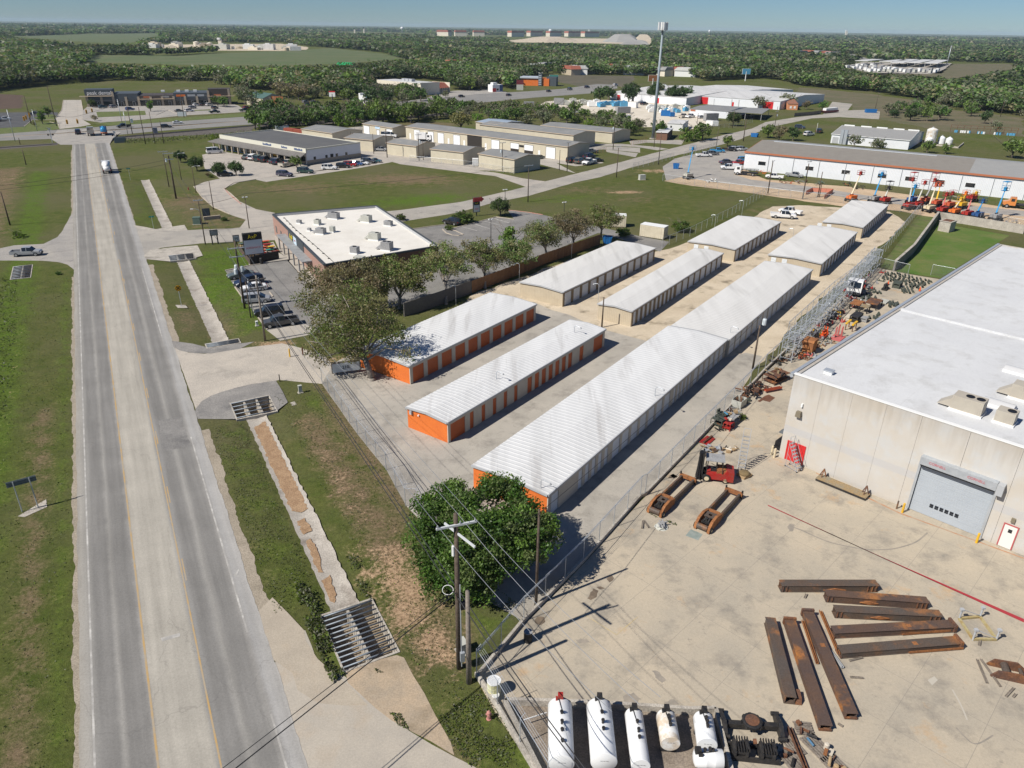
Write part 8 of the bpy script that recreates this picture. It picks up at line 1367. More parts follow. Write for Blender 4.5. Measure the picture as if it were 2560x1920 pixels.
def ladder(p,rz,h,label,n=9,run=1.7):
 t=T('rolling_ladder',label,'ladder',p,rz,'rolling warehouse ladders')
 for y in (-.34,.34): mb=MB(); mb.tube((0,y,.15),(run,y,h*.78),.025); mb.tube((run,y,.15),(run,y,h*.78),.025); mb.tube((0,y,.15),(run,y,.15),.025); mb.tube((run,y,h*.78),(run,y,h),.02); mb.tube((.2,y,1.1),(run,y,h),.018); mb.tube((.3,y,.3),(run,y,h*.45),.015); mb.build('side_frame','galv',t)
 mb=MB(); mb.tube((run,-.34,h),(run,.34,h),.02); mb.build('top_rail','galv',t)
 for k in range(n): f=(k+1)/n; mb=MB(); mb.b2(run*f-.14,run*f+.06,-.33,.33,.15+(h*.78-.15)*f-.015,.15+(h*.78-.15)*f+.015); mb.build('step','hvac_grey',t)
 for x in (.05,run):
  for y in (-.34,.34): mb=MB(); mb.lathe((x,y,.08),[(.08,-.03),(.08,.03)],8,0,'x',PI/2); mb.build('caster','tyre',t)
x,y=(23.32,63.24); ladder((x-.2,y-.1),R_(70),4.1,'tall steel rolling ladder standing behind the forklift'); x,y=wl(2.9,-1.3); ladder((x,y),WA+R_(165),3.4,'steel rolling ladder in front of the red double door',8,1.5)
p=(23.26,62.38); t=T('pallet_of_sacks','brown sack heap on a cardboard edged pallet by the forklift','loaded pallet',p,R_(35)); mb=MB(); mb.b2(-.6,.6,-.5,.5,0,.3); mb.build('pallet','crate_wood',t); mb=MB(); mb.lathe((0,0,.3),[(.58,0),(.55,.12),(.4,.24),(.1,.3)],12); mb.build('sack',M('sack',(.20,.145,.07),.95,(.15,.11,.06),3),t,True)
p=(13.46,53.76); t=T('junk_bag','white plastic bag heaped with metal scrap','bag',p,.4); mb=MB(); r=random.Random(5); mb.lathe((0,0,0),[(.55,0),(.52,.12),(.36,.24),(.15,.3)],11); mb.v=[(a_+r.uniform(-.12,.12),b_+r.uniform(-.12,.12),max(0,c_+r.uniform(-.05,.05))) for a_,b_,c_ in mb.v]; mb.build('bag','hvac_pale',t)
for k in range(7): mb=MB(); a_=r.uniform(0,3); x,y=r.uniform(-.4,.4),r.uniform(-.3,.3); mb.beam((x-math.cos(a_)*.3,y-math.sin(a_)*.3,.42),(x+math.cos(a_)*.3,y+math.sin(a_)*.3,.48),.1,.05); mb.build('scrap','hvac_grey',t)
x,y=wl(4.7,-1.25); t=T('flat_skid','long rusty plated skid with triangular end brackets by the warehouse wall','skid',(x,y),WA); mb=MB(); mb.b2(0,4.9,-.35,.75,.25,.33); mb.build('deck','frame_yellow' if 0 else M('deck_rust',(.27,.19,.10),.8,(.20,.19,.15),1.2,grain=.4),t); mb=MB(); mb.b2(0,4.9,-.35,-.27,.0,.249); mb.b2(0,4.9,.67,.75,0,.249); mb.build('rail','iron_black',t)
for xx in (.35,4.5): mb=MB(); mb.beam((xx-.3,.5,.33),(xx,.5,1.15),.09,.09); mb.beam((xx+.3,.5,.33),(xx,.5,1.15),.09,.09); mb.beam((xx,.1,.33),(xx,.5,1.1),.08,.08); mb.build('bracket','rust',t)
def bollard(p,h,mat,label,r=.09):
 mb=MB(); mb.lathe((0,0,0),[(r,0),(r,h-.04),(r*.7,h)],12); o=tag(mb.build('bollard',mat),label,'bollard'); o.location=(p[0],p[1],0)
bollard(wl(12.75,-1.0),1.05,'safety_yellow','yellow bollard at the left of the grey roller door',.1); bollard(wl(18.95,-1.0),1.05,'safety_yellow','yellow bollard at the right of the grey roller door',.1); bollard((27.28,66.55),1.1,'cream_paint','cream bollard left of two at the warehouse corner',.11); bollard((27.39,66.01),1.1,'cream_paint','cream bollard right of two at the warehouse corner',.11); bollard((-29.67,90.03),1.2,'safety_yellow','yellow post at the storage entrance kerb',.1); bollard((-28.09,90.64),1.2,'rust','rust brown post at the storage entrance',.1); bollard((-28.81,82.43),1.,'iron_black','black keypad post at the storage entrance',.06); bollard(wl(12.15,-.75),.9,'mill_grey','grey leaning steel guard by the roller door',.07)
x,y=wl(-.75,1.6); t=T('bin_stack','stack of black plastic bins against the warehouse side','bins',(x,y),WA);
for k,(xx,yy,z) in enumerate(((0,0,0),(0,.9,0),(0,1.8,0),(0,.2,.45),(0,1.1,.45),(.05,1.7,.9))): mb=MB(); mb.b2(xx-.45,xx+.45,yy-.42,yy+.42,z,z+.08); [mb.b2(xx-.45,xx+.45,yy-.4+i*.19,yy-.3+i*.19,z+.081,z+.42) for i in range(5)]; mb.build('bin','tarp_black',t)
mb=MB(); mb.add([(-.7,1.4,1.45),(.5,1.4,1.6),(.5,2.6,1.55),(-.6,2.5,1.4),(-.9,1.3,1.1),(.5,1.2,1.1),(.5,2.8,1.1),(-.8,2.7,1.1)],[(0,1,2,3),(0,4,5,1),(1,5,6,2),(2,6,7,3),(3,7,4,0)]); mb.build('cover',M('tarp_grey',(.10,.11,.12),.6),t)
def junk(p,rz,dim,label,mats,seed,cat='scrap heap',name='scrap_heap',n=18,h=.9,frame=None):
 r=random.Random(seed); t=T(name,label,cat,p,rz); L,W=dim
 if frame:
  mb=MB(); [mb.tube((x,y,0),(x,y,h),.05,None,6) for x in (-L/2,L/2) for y in (-W/2,W/2)]; mb.b2(-L/2,L/2,-W/2,W/2,h,h+.06); mb.b2(-L/2,L/2,-W/2,W/2,h*.3,h*.3+.04); mb.build('frame',frame,t)
 for k in range(n):
  mb=MB(); x,y=r.uniform(-L/2,L/2),r.uniform(-W/2,W/2); a_=r.uniform(0,3.1); l=r.uniform(.3,1.)*min(1.4,max(L,W)*.5); z=(h+.06 if frame else 0)+r.uniform(.04,h*.5); k_=r.random()
  if k_<.5: mb.beam((x-math.cos(a_)*l/2,y-math.sin(a_)*l/2,z),(x+math.cos(a_)*l/2,y+math.sin(a_)*l/2,z+r.uniform(-.03,.25)),r.uniform(.06,.16),r.uniform(.05,.14))
  elif k_<.8: mb.box((x,y,z),(r.uniform(.2,.6),r.uniform(.15,.5),r.uniform(.08,.4)),a_)
  else: mb.tube((x,y,z),(x+math.cos(a_)*l,y+math.sin(a_)*l,z+.05),r.uniform(.04,.12),None,8)
  mb.build('piece',r.choice(mats),t)
 return t
YA=R_(50)
RS=['rust','rust_bright','mill_steel','iron_black']; GSx=['hvac_grey','iron_black','galv','mill_grey']
junk((20.65,66.94),YA,(2.2,1.2),'grey grating and frames piled beside the forklift',GSx+['crate_wood'],21,n=20,h=.5); junk((21.75,67.21),YA,(1.8,1.3),'grey steel cover plates behind the forklift roof',GSx,22,n=8,h=.6); junk((23.25,67.37),R_(10),(1.6,.8),'pale timber crates right of the forklift',['crate_wood','crate_wood','cloth'],23,n=9,h=.5,cat='timber pile',name='timber_pile')
t=T('red_plate','flat red painted plate lying by the fence wall','steel plate',(21.18,69.25),YA); mb=MB(); mb.b2(-.9,.9,-.5,.5,.05,.12); mb.build('plate','fork_red',t); mb=MB(); mb.b2(-.9,1.0,-.12,.06,.121,.3); mb.build('channel','rust',t)
junk((23.17,71.72),YA,(2.6,.7),'black pipe assembly lying below the work tables',['iron_black','iron_black','olive_steel','rust'],24,n=10,h=.35)
junk((24.14,72.02),YA,(1.0,.8),'red framed cart with a cream top in the scrap row',['cloth','fork_red'],25,'cart','cart',3,.8,'fork_red'); junk((23.63,73.34),YA,(2.4,1.3),'dark grey steel work table nearest the fence',['olive_steel','hvac_grey'],26,'table','work_table',4,.85,'olive_steel'); junk((24.82,73.37),YA,(1.9,1.1),'grey work table with a blue tub and pale boards',['panel_blue','crate_wood','hvac_grey'],27,'table','work_table',4,.85,'hvac_grey'); junk((25.86,76.05),YA,(2.2,1.2),'low pile of grey and rusty plates in the scrap row',GSx+['rust'],28,n=16,h=.3)
t=T('steel_bin','grey open steel bin full of scrap by the fence','bin',(26.84,77.69),YA); mb=MB(); mb.b2(-.8,.8,-.6,.6,.1,.15); [mb.b2(*a_) for a_ in ((-.8,.8,-.6,-.55,.15,.95),(-.8,.8,.55,.6,.15,.95),(-.8,-.75,-.549,.549,.15,.95),(.75,.8,-.549,.549,.15,.95))]; mb.build('shell','hvac_pale',t); mb=MB(); r=random.Random(3); [mb.tube((r.uniform(-.6,.6),r.uniform(-.4,.4),.3),(r.uniform(-.6,.6),r.uniform(-.4,.4),1.1),.04) for _ in range(9)]; mb.build('contents','rust',t)
junk((27.95,78.47),YA,(1.4,1.1),'dark green tilted hopper beside the grey scrap bin',['olive_steel','olive_steel','hvac_grey'],29,'hopper','hopper',6,.7)
junk((29.88,81.32),YA,(4.4,1.7),'big tangle of rusty rods and frames along the fence wall',['rust','rust','mill_steel','iron_black'],30,n=60,h=1.4); junk((33.5,84.9),R_(38),(3.2,1.8),'rust coloured steel table frame behind the tangle of rods',RS+['deck_rust'],31,'table','steel_table',10,.9,'rust'); bar(*[(30.95,81.14,.5),(33.25,82.1,.5)],.4,.3,'orange_red','orange red steel channel propped beside the rust plate','steel_channel','steel beam',.3)
bar(*[(32.75,86.39,.6),(34.46,84.87,.6)],.25,.3,'blue_steel','blue steel beam behind the rusty table','steel_channel','steel beam',.5)
JK=[("I 500 1270",(2.6,1.5),RS,'rust brown beams stacked at the foot of the pipe rack',14,.6),("I 430 1320",(2.,1.),['olive_steel','iron_black'],'dark green pipe ends below the pipe rack',8,.4),("I 740 1220",(1.6,1.4),RS+['orange_red'],'rusty frame pile at the warehouse side of the pipe rack',18,.7),("I 880 1270",(2.,.8),['rust','mill_steel'],'dark rusty plate lying near the gutter end',6,.2),("I 1080 1060",(2.2,1.),['rust','crate_wood'],'rust brown frame with pale timber below the orange machine',10,.3),("I 1250 1000",(1.8,1.),['rust'],'flat rust plate beside the pink stand',3,.12),("I 800 1000",(2.5,2.),GSx+RS,'jumble of small steel parts under the pipe rack near end',36,.9),("I 1000 880",(2.5,2.),GSx+['iron_black','safety_yellow'],'dark jumble of parts beside the orange machine',36,.9),("I 1150 700",(2.4,2.),GSx+['fork_red','iron_black'],'jumble of black and red parts in the middle of the rack',36,1.),("I 1300 560",(2.4,2.),GSx+['fork_red','safety_yellow'],'jumble of grey and red parts further along the rack',36,1.)]
for s,(dm,mt,lb,n,h) in zip(((36.63,91.48),(35.7,90.41),(39.06,92.62),(39.89,91.59),(43.33,96.29),(45.39,97.75),(41.3,97.6),(44.17,100.56),(47.3,105.2),(50.2,109.2)),[j[1:] for j in JK]): junk(s,YA,dm,lb,mt,hash(lb)%97 if 0 else len(lb)*3,n=n,h=h)
t=T('rusty_tank','rust brown square hopper tank standing by the pipe rack','tank',(40.99,94.2),YA); mb=MB(); mb.b2(-.8,.8,-.7,.7,.3,1.7); mb.prism([(-.9,1.7),(.9,1.7),(.7,2.0),(-.7,2.0)],-.75,.75,ax='y'); [mb.b2(x-.08,x+.08,y-.08,y+.08,0,.3) for x in (-.7,.7) for y in (-.6,.6)]; mb.build('body','rust_bright',t)
t=T('orange_machine','bright orange jointed machine part in the scrap row','machine part',(45.38,100.12),YA); r=random.Random(2)
mb=MB(); mb.b2(-.9,.9,-.35,.35,.1,.4); mb.build('base','barrier' if 0 else M('vivid_orange',(.72,.10,.02),.5),t)
for k in range(7): mb=MB(); x=-.8+k*.27; mb.tube((x,r.uniform(-.3,.3),.4),(x+r.uniform(-.2,.2),r.uniform(-.4,.4),r.uniform(.8,1.6)),.12,.09,8); mb.lathe((x,0,.4),[(.2,0),(.2,.3)],8); mb.build('arm','vivid_orange',t)
t=T('pink_stand','pink red steel stand with tall hoops beside the gutter','stand',(47.2,99.7),YA); mb=MB(); mb.b2(-1.5,1.0,-.8,.8,.05,.12); mb.build('base_plate','pink_red',t)
for x,y in ((-.6,.3),(.7,.3),(.2,-.3)): mb=MB(); mb.path([Vector((x,y,.1)),Vector((x,y,1.5)),Vector((x+.3,y,1.7)),Vector((x+.5,y,1.5)),Vector((x+.5,y,.1))],.06,6); mb.build('hoop','pink_red',t)
t=T('yellow_gantry','small yellow topped steel frame in the scrap row','frame',(50.4,103.1),YA); mb=MB(); [mb.beam((x,y,0),(x,y,1.0),.12,.12) for x in (-.8,.8) for y in (-.5,.5)]; mb.build('leg','rust',t); mb=MB(); mb.b2(-1.0,1.0,-.6,-.3,1.0,1.2); mb.b2(-1,1,.3,.6,1.0,1.2); mb.build('top','safety_yellow',t)
for p,dm,lb,m1,h in (((52.8,107),(2.8,1.2),'long black steel trough in the scrap row','iron_black',1.0),((53.9,106.6),(1.2,1.0),'grey steel box beside the black trough','hvac_grey',.7),((52,107.5),(1.6,1.0),'pale stack of boards beside the black trough','cloth',.5),((58.2,113.3),(3.2,1.9),'largest rust topped steel table in the scrap row','rust',1.0),((55.2,112.6),(2.6,1.5),'rust and yellow steel table nearest the pipe rack','rust_bright',1.0),((55.7,110.7),(1.4,1.2),'small yellowish rusty table beside the bigger ones','deck_rust',1.1),((61,115.6),(2.2,1.2),'flat grey steel sheet stack on the ground','hvac_pale',.25),((66.9,123.7),(2.0,1.2),'dark green steel crate in the pipe storage','olive_steel',.9)):
 t=T('steel_table' if 'table' in lb else 'steel_box',lb,'table' if 'table' in lb else 'steel box',p,YA); a_,b_=dm; mb=MB(); mb.b2(-a_/2,a_/2,-b_/2,b_/2,h-.12,h); mb.build('top',m1,t); mb=MB(); [mb.b2(-a_/2+i*(a_-.15),-a_/2+.15+i*(a_-.15),-b_/2+j*(b_-.15),-b_/2+.15+j*(b_-.15),0,h-.121) for i in (0,1) for j in (0,1)]; mb.b2(-a_/2+.1,a_/2-.1,-b_/2+.1,b_/2-.1,h*.1,h*.6) if 'table' not in lb else 0; mb.build('base','iron_black' if 'table' in lb else m1,t)
t=T('engine_block','black engine like machine on the pipe storage ground','machine part',(64.2,122.3),YA); mb=MB(); mb.b2(-.9,.9,-.4,.4,.1,.35); mb.b2(-.3,.5,-.3,.3,.35,.95); mb.tube((-.7,0,.4),(-.3,0,1.2),.1); mb.tube((.5,0,.6),(.9,.1,1.0),.12); mb.build('body','iron_black',t)
def cone(p,label): t=T('traffic_cone',label,'traffic cone',p); mb=MB(); mb.b2(-.22,.22,-.22,.22,0,.04); mb.build('base','iron_black',t); mb=MB(); mb.lathe((0,0,.04),[(.17,0),(.04,.75),(.03,.78)],12); mb.build('cone','vivid_orange',t)
cone((65.9,124.9),'orange traffic cone in the middle of the pipe storage'); cone((69.9,121.7),'orange traffic cone close to the warehouse gutter')
r0=(37.31,90.47); r1=(69.2,135.9); dx,dy=r1[0]-r0[0],r1[1]-r0[1]; RL=math.hypot(dx,dy); t=T('pipe_rack','long galvanised cantilever rack along the yard fence','rack',r0,math.atan2(dy,dx))
nb=20
for i in range(nb+1):
 x=RL*i/nb; mb=MB(); [mb.beam((x,y,0),(x,y,3.4+(.35 if y>1 else 0)),.09,.09) for y in (0,1.5)]; mb.beam((x,0,.3),(x,1.5,3.2),.04,.04); [mb.beam((x,0,z),(x,1.5,z),.07,.07) for z in (.5,1.9,3.3)]; mb.build('frame','galv',t)
for z,y in ((3.35,0),(3.35,1.5),(1.9,0),(1.9,1.5),(.5,0)): mb=MB(); mb.beam((0,y,z+.08),(RL,y,z+.08),.07,.1); mb.build('rail','galv',t)
for z in (3.45,1.98):
 mb=MB(); k=int(RL/.6)
 for i in range(k): mb.b2(RL*i/k+.03,RL*i/k+.12,.06,1.44,z,z+.04)
 mb.build('decking','galv',t)
r=random.Random(12); ca_,sa_=dx/RL,dy/RL
for i in range(80):
 s=r.uniform(.06,.95)*RL; y=r.uniform(-2.6,1.0); x_,y_=r0[0]+ca_*s-sa_*y,r0[1]+sa_*s+ca_*y; z=r.choice((.03,.03,.03,.6,2.1)) if 0<y<1.4 else .03
 a_=math.atan2(dy,dx)+r.choice((0,1.57,.3)); l=r.uniform(.5,1.3); mb=MB(); m_=r.choice(['fork_red','iron_black','hvac_grey','galv','olive_steel','galv','hvac_grey','pink_red'])
 mb.b2(-l/2,l/2,-.14,.14,0,.12); mb.b2(-l/2,-l/2+.14,-.16,.16,.121,.4); mb.tube((0,0,.1),(l*.3,0,.45),.06); o=tag(mb.build('steel_part',m_),'small steel fitting stored on or beside the long galvanised rack','steel part','small steel fittings around the rack'); o.location=(x_,y_,z); o.rotation_euler=(0,0,a_)
pp=None
def pipes(P_,n,seed,grp,label,l0=.5,l1=1.,mat='olive_steel',ang=None):
 global pp
 r=random.Random(seed); pts=scatter(P_,math.sqrt(max(.2,abs(sum(P_[i][0]*P_[(i+1)%len(P_)][1]-P_[(i+1)%len(P_)][0]*P_[i][1] for i in range(len(P_)))/2)/n/1.5)),np.random.default_rng(seed))
 for q in pts[:n]:
  if pp is None: mb=MB(); mb.tube((-.5,0,.16),(.5,0,.16),.15,None,10); mb.tube((-.5,0,.16),(-.42,0,.16),.18,None,10); pp=mb.build('pipe',mat,None,True); pp.data.set_sharp_from_angle(angle=R_(40)); o=pp
  else: o=pp.copy(); COL.objects.link(o)
  o.location=(q[0],q[1],.02); o.rotation_euler=(0,0,YA+.35+r.uniform(-.08,.08)); s=r.uniform(l0,l1); o.scale=(s,1,1); tag(o,label,'pipe',grp)
pipes([(68.4,131.8),(71,131.6),(74.8,127),(69.5,121.9),(68.8,125.7),(66,127.6)],110,3,'short dark green pipes laid in rows','short dark green pipe laid in rows behind the warehouse',.5,.9)
pipes([(58.4,118.4),(59.9,119),(60.5,117),(59.3,115.5),(57.5,116)],12,4,'longer green pipes near the rack','longer dark green pipe of the bundle beside the rust tables',1.8,2.2); pipes([(66.3,121.5),(67.9,122.8),(69.1,121.9),(67.2,120.3)],9,5,'long green pipes by the warehouse gutter','long dark green pipe of the bundle near the cone by the gutter',1.8,2.2); pipes([(60.7,113.9),(61.9,115.1),(63.3,114.9),(61.4,113.1)],9,6,'green pipes beside the sheet stack','dark green pipe of the bundle beside the grey sheet stack',1.3,1.6); pipes([(61.2,121.8),(62.8,120.4),(62.2,119.4),(60.9,120.9)],12,7,'small dark pipes at the white truck','small dark pipe in the row right of the white utility truck',.6,.8); pipes([(55.3,107.9),(57.1,109.5),(58.5,110.3),(56.1,107.4)],7,8,'pipes under the gutter edge','dark pipe lying close under the warehouse gutter edge',.9,1.2)
def drum(p,r_,h,m1,m2,label): t=T('drum',label,'drum',p); mb=MB(); mb.lathe((0,0,0),[(r_,0),(r_,h*.33),(r_*1.04,h*.34),(r_,h*.36),(r_,h*.66),(r_*1.04,h*.67),(r_,h*.69),(r_,h)],16); mb.build('body',m1,t); mb=MB(); mb.lathe((0,0,h),[(r_*1.03,0),(r_*1.03,.04),(r_*.9,.04),(r_*.85,.02)],16); mb.build('lid',m2,t)
drum((1.41,40.01),.3,.9,'iron_black','hvac_grey','black steel drum standing by the fence wall'); drum((-.91,35.32),.46,1.15,M('tub_yellow',(.62,.58,.25),.6,(.55,.55,.45),2) and 'tub_yellow','tank_white','yellow and white plastic tub in the yard corner')
drum((-.79,34.82),.25,.4,'hvac_pale','trim_white','small grey bucket in front of the yellow tub')
t=T('pump','small yellow and black pump on the yard by the tank wall','pump',(1.45,34.64),.3); mb=MB(); mb.b2(-.2,.2,-.15,.15,0,.25); mb.build('base','safety_yellow',t); mb=MB(); mb.lathe((0,0,.25),[(.13,0),(.15,.2),(.08,.3)],10); mb.build('motor','iron_black',t)
def hydrant(p,m_,label): t=T('fire_hydrant',label,'fire hydrant',p); mb=MB(); mb.lathe((0,0,0),[(.17,0),(.17,.05),(.12,.07),(.12,.5),(.15,.52),(.14,.62),(.05,.72)],12); mb.tube((-.2,0,.42),(.2,0,.42),.06); mb.tube((0,-.18,.4),(0,0,.4),.08); mb.build('body',m_,t)
hydrant((-1.18,33.28),M('hydrant_pink',(.50,.22,.19),.7,(.42,.2,.17),3) and 'hydrant_pink','faded pink fire hydrant on the grass outside the yard corner'); hydrant((-86.6,198.3),'fork_red','small red fire hydrant on the grass by the thick black pole')
def cabinet(p,dim,rz,mat,label,name='utility_box',pad=True): t=T(name,label,'utility box',p,rz); a_,b_,h=dim; mb=MB(); mb.b2(-a_/2,a_/2,-b_/2,b_/2,.08,h); mb.b2(-a_/2-.03,a_/2+.03,-b_/2-.03,b_/2+.03,h,h+.05); mb.build('cabinet',mat,t); mb=MB(); mb.b2(-a_/2-.12,a_/2+.12,-b_/2-.12,b_/2+.12,0,.079); mb.build('pad','old_concrete',t)
cabinet((-69.9,161.5),(1.5,1.2,1.5),.2,M('utility_green',(.11,.16,.13),.6) and 'utility_green','dark green utility box beside the side street sign base'); cabinet((-25.47,79.45),(.4,.3,.95),RA,'hvac_pale','pale green pedestal box on the grass by the storage entrance'); cabinet((-3.27,38.87),(.55,.75,1.0),RA,'hvac_pale','grey box behind the tallest foreground pole'); cabinet((-37.56,101.1),(.3,.3,.7),RA,'trim_white','small white pedestal by the car park kerb'); cabinet((66.1,323.6) if 0 else (37.4,222.2),(1.8,1.2,1.4),.3,'hvac_pale','pale transformer box at the corner of the big field'); cabinet((-143.7,308),(1.6,1.4,2.2),RA,'hvac_grey','grey signal cabinet hut beside the railway'); cabinet((-168.3,340.3),(1.0,.8,1.8),RA,'trim_white','white control cabinet at the highway kerb')
p=(97.1,165.1); t=T('pump_house','small pale concrete hut with a rusty lid in the grass basin','hut',p,R_(40)); mb=MB(); mb.b2(-1.5,1.5,-1.2,1.2,0,2.2); mb.build('wall','old_concrete',t); mb=MB(); mb.b2(-1.6,1.6,-1.3,1.3,2.2,2.32); mb.build('roof','old_concrete',t); mb=MB(); mb.b2(-1.1,1.1,-.9,.9,2.321,2.38); mb.build('lid','rust',t)
# ---------------- hire yard lifts
MT['boom_cream']=MT['cream_paint']
def lift(w_,body,boom,label,bk=None,roof=False):
 x,y,tx,ty,tz=w_; t=T('boom_lift',label,'boom lift',(x,y),.5,'boom lifts parked in the hire yard'); cs,sn=math.cos(-.5),math.sin(-.5); dx,dy=tx-x,ty-y; e=Vector((dx*cs-dy*sn,dx*sn+dy*cs,tz))
 mb=MB(); mb.b2(-1.2,1.2,-.7,.7,.45,.85); mb.build('chassis','plastic_dark',t)
 for a_ in (-.95,.95):
  for b_ in (-.95,.95): mb=MB(); mb.lathe((a_,b_,.45),[(.35,-.16),(.45,-.12),(.45,.12),(.35,.16)],10,0,'x',PI/2); mb.build('wheel','tyre',t)
 mb=MB(); mb.b2(-1.3,1.1,-.85,-.1,.9,1.7); mb.b2(-1.2,1.1,.1,.85,.9,1.5); mb.b2(-1.0,.4,-.099,.099,.9,2.0); mb.build('turntable',body,t)
 s=Vector((-.3,0,1.9)); mb=MB(); m_=s.lerp(e,.55); mb.beam(s,m_,.3,.34); mb.beam(m_,e,.2,.24); mb.build('boom',boom,t)
 mb=MB(); z=e.z-.2; c_=[(e.x+i,e.y+j) for i,j in ((-.8,-.5),(.8,-.5),(.8,.5),(-.8,.5))]
 for i in range(4): p,q=c_[i],c_[(i+1)%4]; [mb.beam((*p,z+k),(*q,z+k),.05,.05) for k in (0,.55,1.1)]; mb.beam((*p,z),(*p,z+(1.1 if not roof else 2)),.05,.05)
 mb.b2(e.x-.8,e.x+.8,e.y-.5,e.y+.5,z-.06,z-.026); mb.b2(e.x-.25,e.x+.25,e.y-.3,e.y+.3,z,z+.8)
 if roof: mb.b2(e.x-.9,e.x+.9,e.y-.6,e.y+.6,z+2,z+2.1)
 mb.build('basket',bk or boom,t)
for w_,bd,bm_,bk,rf,lb in zip([(88,195.2,90.5,198.4,6.6),(93.7,194.5,95.8,197.7,6.6),(95.8,193.1,96.9,194.8,3.6),(98.8,186.7,100.1,190,6.7),(103.3,194.1,104.3,196,3.9),(101.6,187.9,103.7,190.7,5.8),(106.7,193.8,109.2,196.5,5.5),(102.7,184.1,104.6,187,6),(107.6,190.3,108.8,192.7,5),(105,182.3,106.3,184.4,4.2),(109.9,188.4,111,190.1,3.4),(107.1,180.6,108.9,182.3,3.5),(113.1,188.6,114.5,190.3,3.4),(109,178.4,110.4,180.6,4.4),(110.8,177.2,112.3,179,3.8),(114.2,175.6,116.7,178.9,6.7),(51.5,224.5,52.8,228.4,8),(120.6,197.4,122,198.3,1.9)],
 ['paint_orange','hvac_grey','fork_red','fork_red','car_blue','fork_red','orange_red','boom_cream','orange_red','fork_red','orange_red','paint_orange','safety_yellow','fork_red','car_blue','hvac_grey','hvac_pale','fork_red'],['boom_cream','car_sky','hvac_pale','hvac_pale','car_sky','hvac_pale','hvac_grey','boom_cream','safety_yellow','pink_red','iron_black','boom_cream','safety_yellow','pink_red','car_sky','car_sky','car_sky','safety_yellow'],
 ['fork_red',None,'iron_black','fork_red','car_sky','fork_red','fork_red','orange_red','orange_red','fork_red','fork_red','safety_yellow','paint_orange','fork_red','car_blue','car_sky','car_sky','safety_yellow'],[0,0,1,1,0,0,1,0,0,0,0,0,0,0,0,1,0,0],
 ['orange boom lift with a long cream boom behind the farthest storage building','grey based boom lift with a tall bright blue boom, right of the orange one','small red lift with a dark roofed basket, third from the left','red lift with a pale boom and white roofed basket left of the fence end','blue lift tucked behind the pale boomed red one','red lift with a pale boom right behind the fence end','orange red lift with a grey boom and white roofed basket','cream lift with a thick cream boom leaning right','orange red lift with a yellow boom in the crowded middle','red lift with a short pink boom, nearest the retaining wall corner','orange red lift with a black boom behind the pink boomed one','orange lift with a short cream boom above the pale retaining wall','yellow lift in the jumble by the big white door','bright red lift with a pink boom, left of the small blue one','smallest blue lift, right of the bright red one','large grey lift with a tall blue boom and roofed basket at the right','pale lift with a tall folded blue boom alone at the left of the hire yard','red and yellow lift in the jumble by the big white door']): lift(w_,bd,bm_,lb,bk,rf)
for p,lb,m_ in (((57.5,219.9),'small grey and white machine standing alone on the hire yard apron',['hvac_pale','iron_black','trim_white']),((117.1,172.8),'small tan and grey machine at the far right fence',['boom_cream','hvac_grey']),((79,219.7),'rust red steel rack in front of the white pickup',['rust','orange_red']),((88.6,218.6),'black and green attachments left of the metal building middle',['iron_black','utility_green']),((83.3,220.6),'grey frames near the dark crossarm pole',['hvac_grey','rust']),((96.4,216.9),'black forks and buckets heaped behind the orange lift',['iron_black','iron_black','orange_red']),((97.6,212.6),'second heap of black buckets behind the orange lift',['iron_black']),((109.8,203.3),'black tyres and parts along the hire yard lane',['iron_black']),((76.8,235.8),'orange barrier frames leaning by the metal building corner',['orange_red','paint_orange']),((118.2,200.5),'black parts left of the yellow jumble',['iron_black','hvac_grey'])): junk(p,.2,(4,2.2),lb,m_,len(lb),n=14,h=1.5)
# ---------------- containers, skips, tanks, trailers
def bxo(name,label,cat,c,wd,h,mat,group=None,z=0,parts=()):
 x,y,a,L=c; t=T(name,label,cat,(x,y,z),a,group); mb=MB(); mb.b2(-L/2,L/2,0,wd,.15,h)
 for i in range(int(L/.45)): mb.b2(-L/2+.1+i*.45,-L/2+.32+i*.45,-.04,-.002,.3,h-.15)
 mb.build('shell',mat,t); mb=MB(); mb.b2(-L/2-.02,L/2+.02,-.05,wd+.02,h,h+.06); mb.build('roof','trim_white' if 'white' in mat or 'cream' in mat else mat,t); mb=MB(); [mb.b2(s,s+.3,.1,wd-.1,0,.149) for s in (-L/2+.2,L/2-.5)]; mb.build('feet','plastic_dark',t)
M('container_cream',(.62,.56,.43),.6,(.55,.49,.37),1); M('container_rust',(.34,.085,.05),.7,(.26,.07,.045),1); M('skip_blue',(.02,.14,.38),.5)
bxo('container','cream container behind the last tree of the fence row','container',(22.3,163.9,-.1,5.13),2.4,2.6,'container_cream'); bxo('container','cream container nearer the dirt lot, right of the green bush','container',(29.1,154.8,-.56,5.39),2.4,2.6,'container_cream')
bxo('container','bright rust red container behind the strip mall','container',(-90.2,306.5,-.67,6),2.4,2.6,'container_rust'); bxo('container','dark maroon container touching the beige workshop','container',(-85.6,303.1,-.63,5.22),2.4,2.6,'container_rust'); bxo('trailer','white trailer behind the far corner of the strip mall roof','trailer',(-94.8,314.3,.3,5.31),2.4,2.6,'trim_white'); bxo('box','white storage box beside the second workshop','container',(-12.6,241.4,.08,1.86),2,2.2,'trim_white')
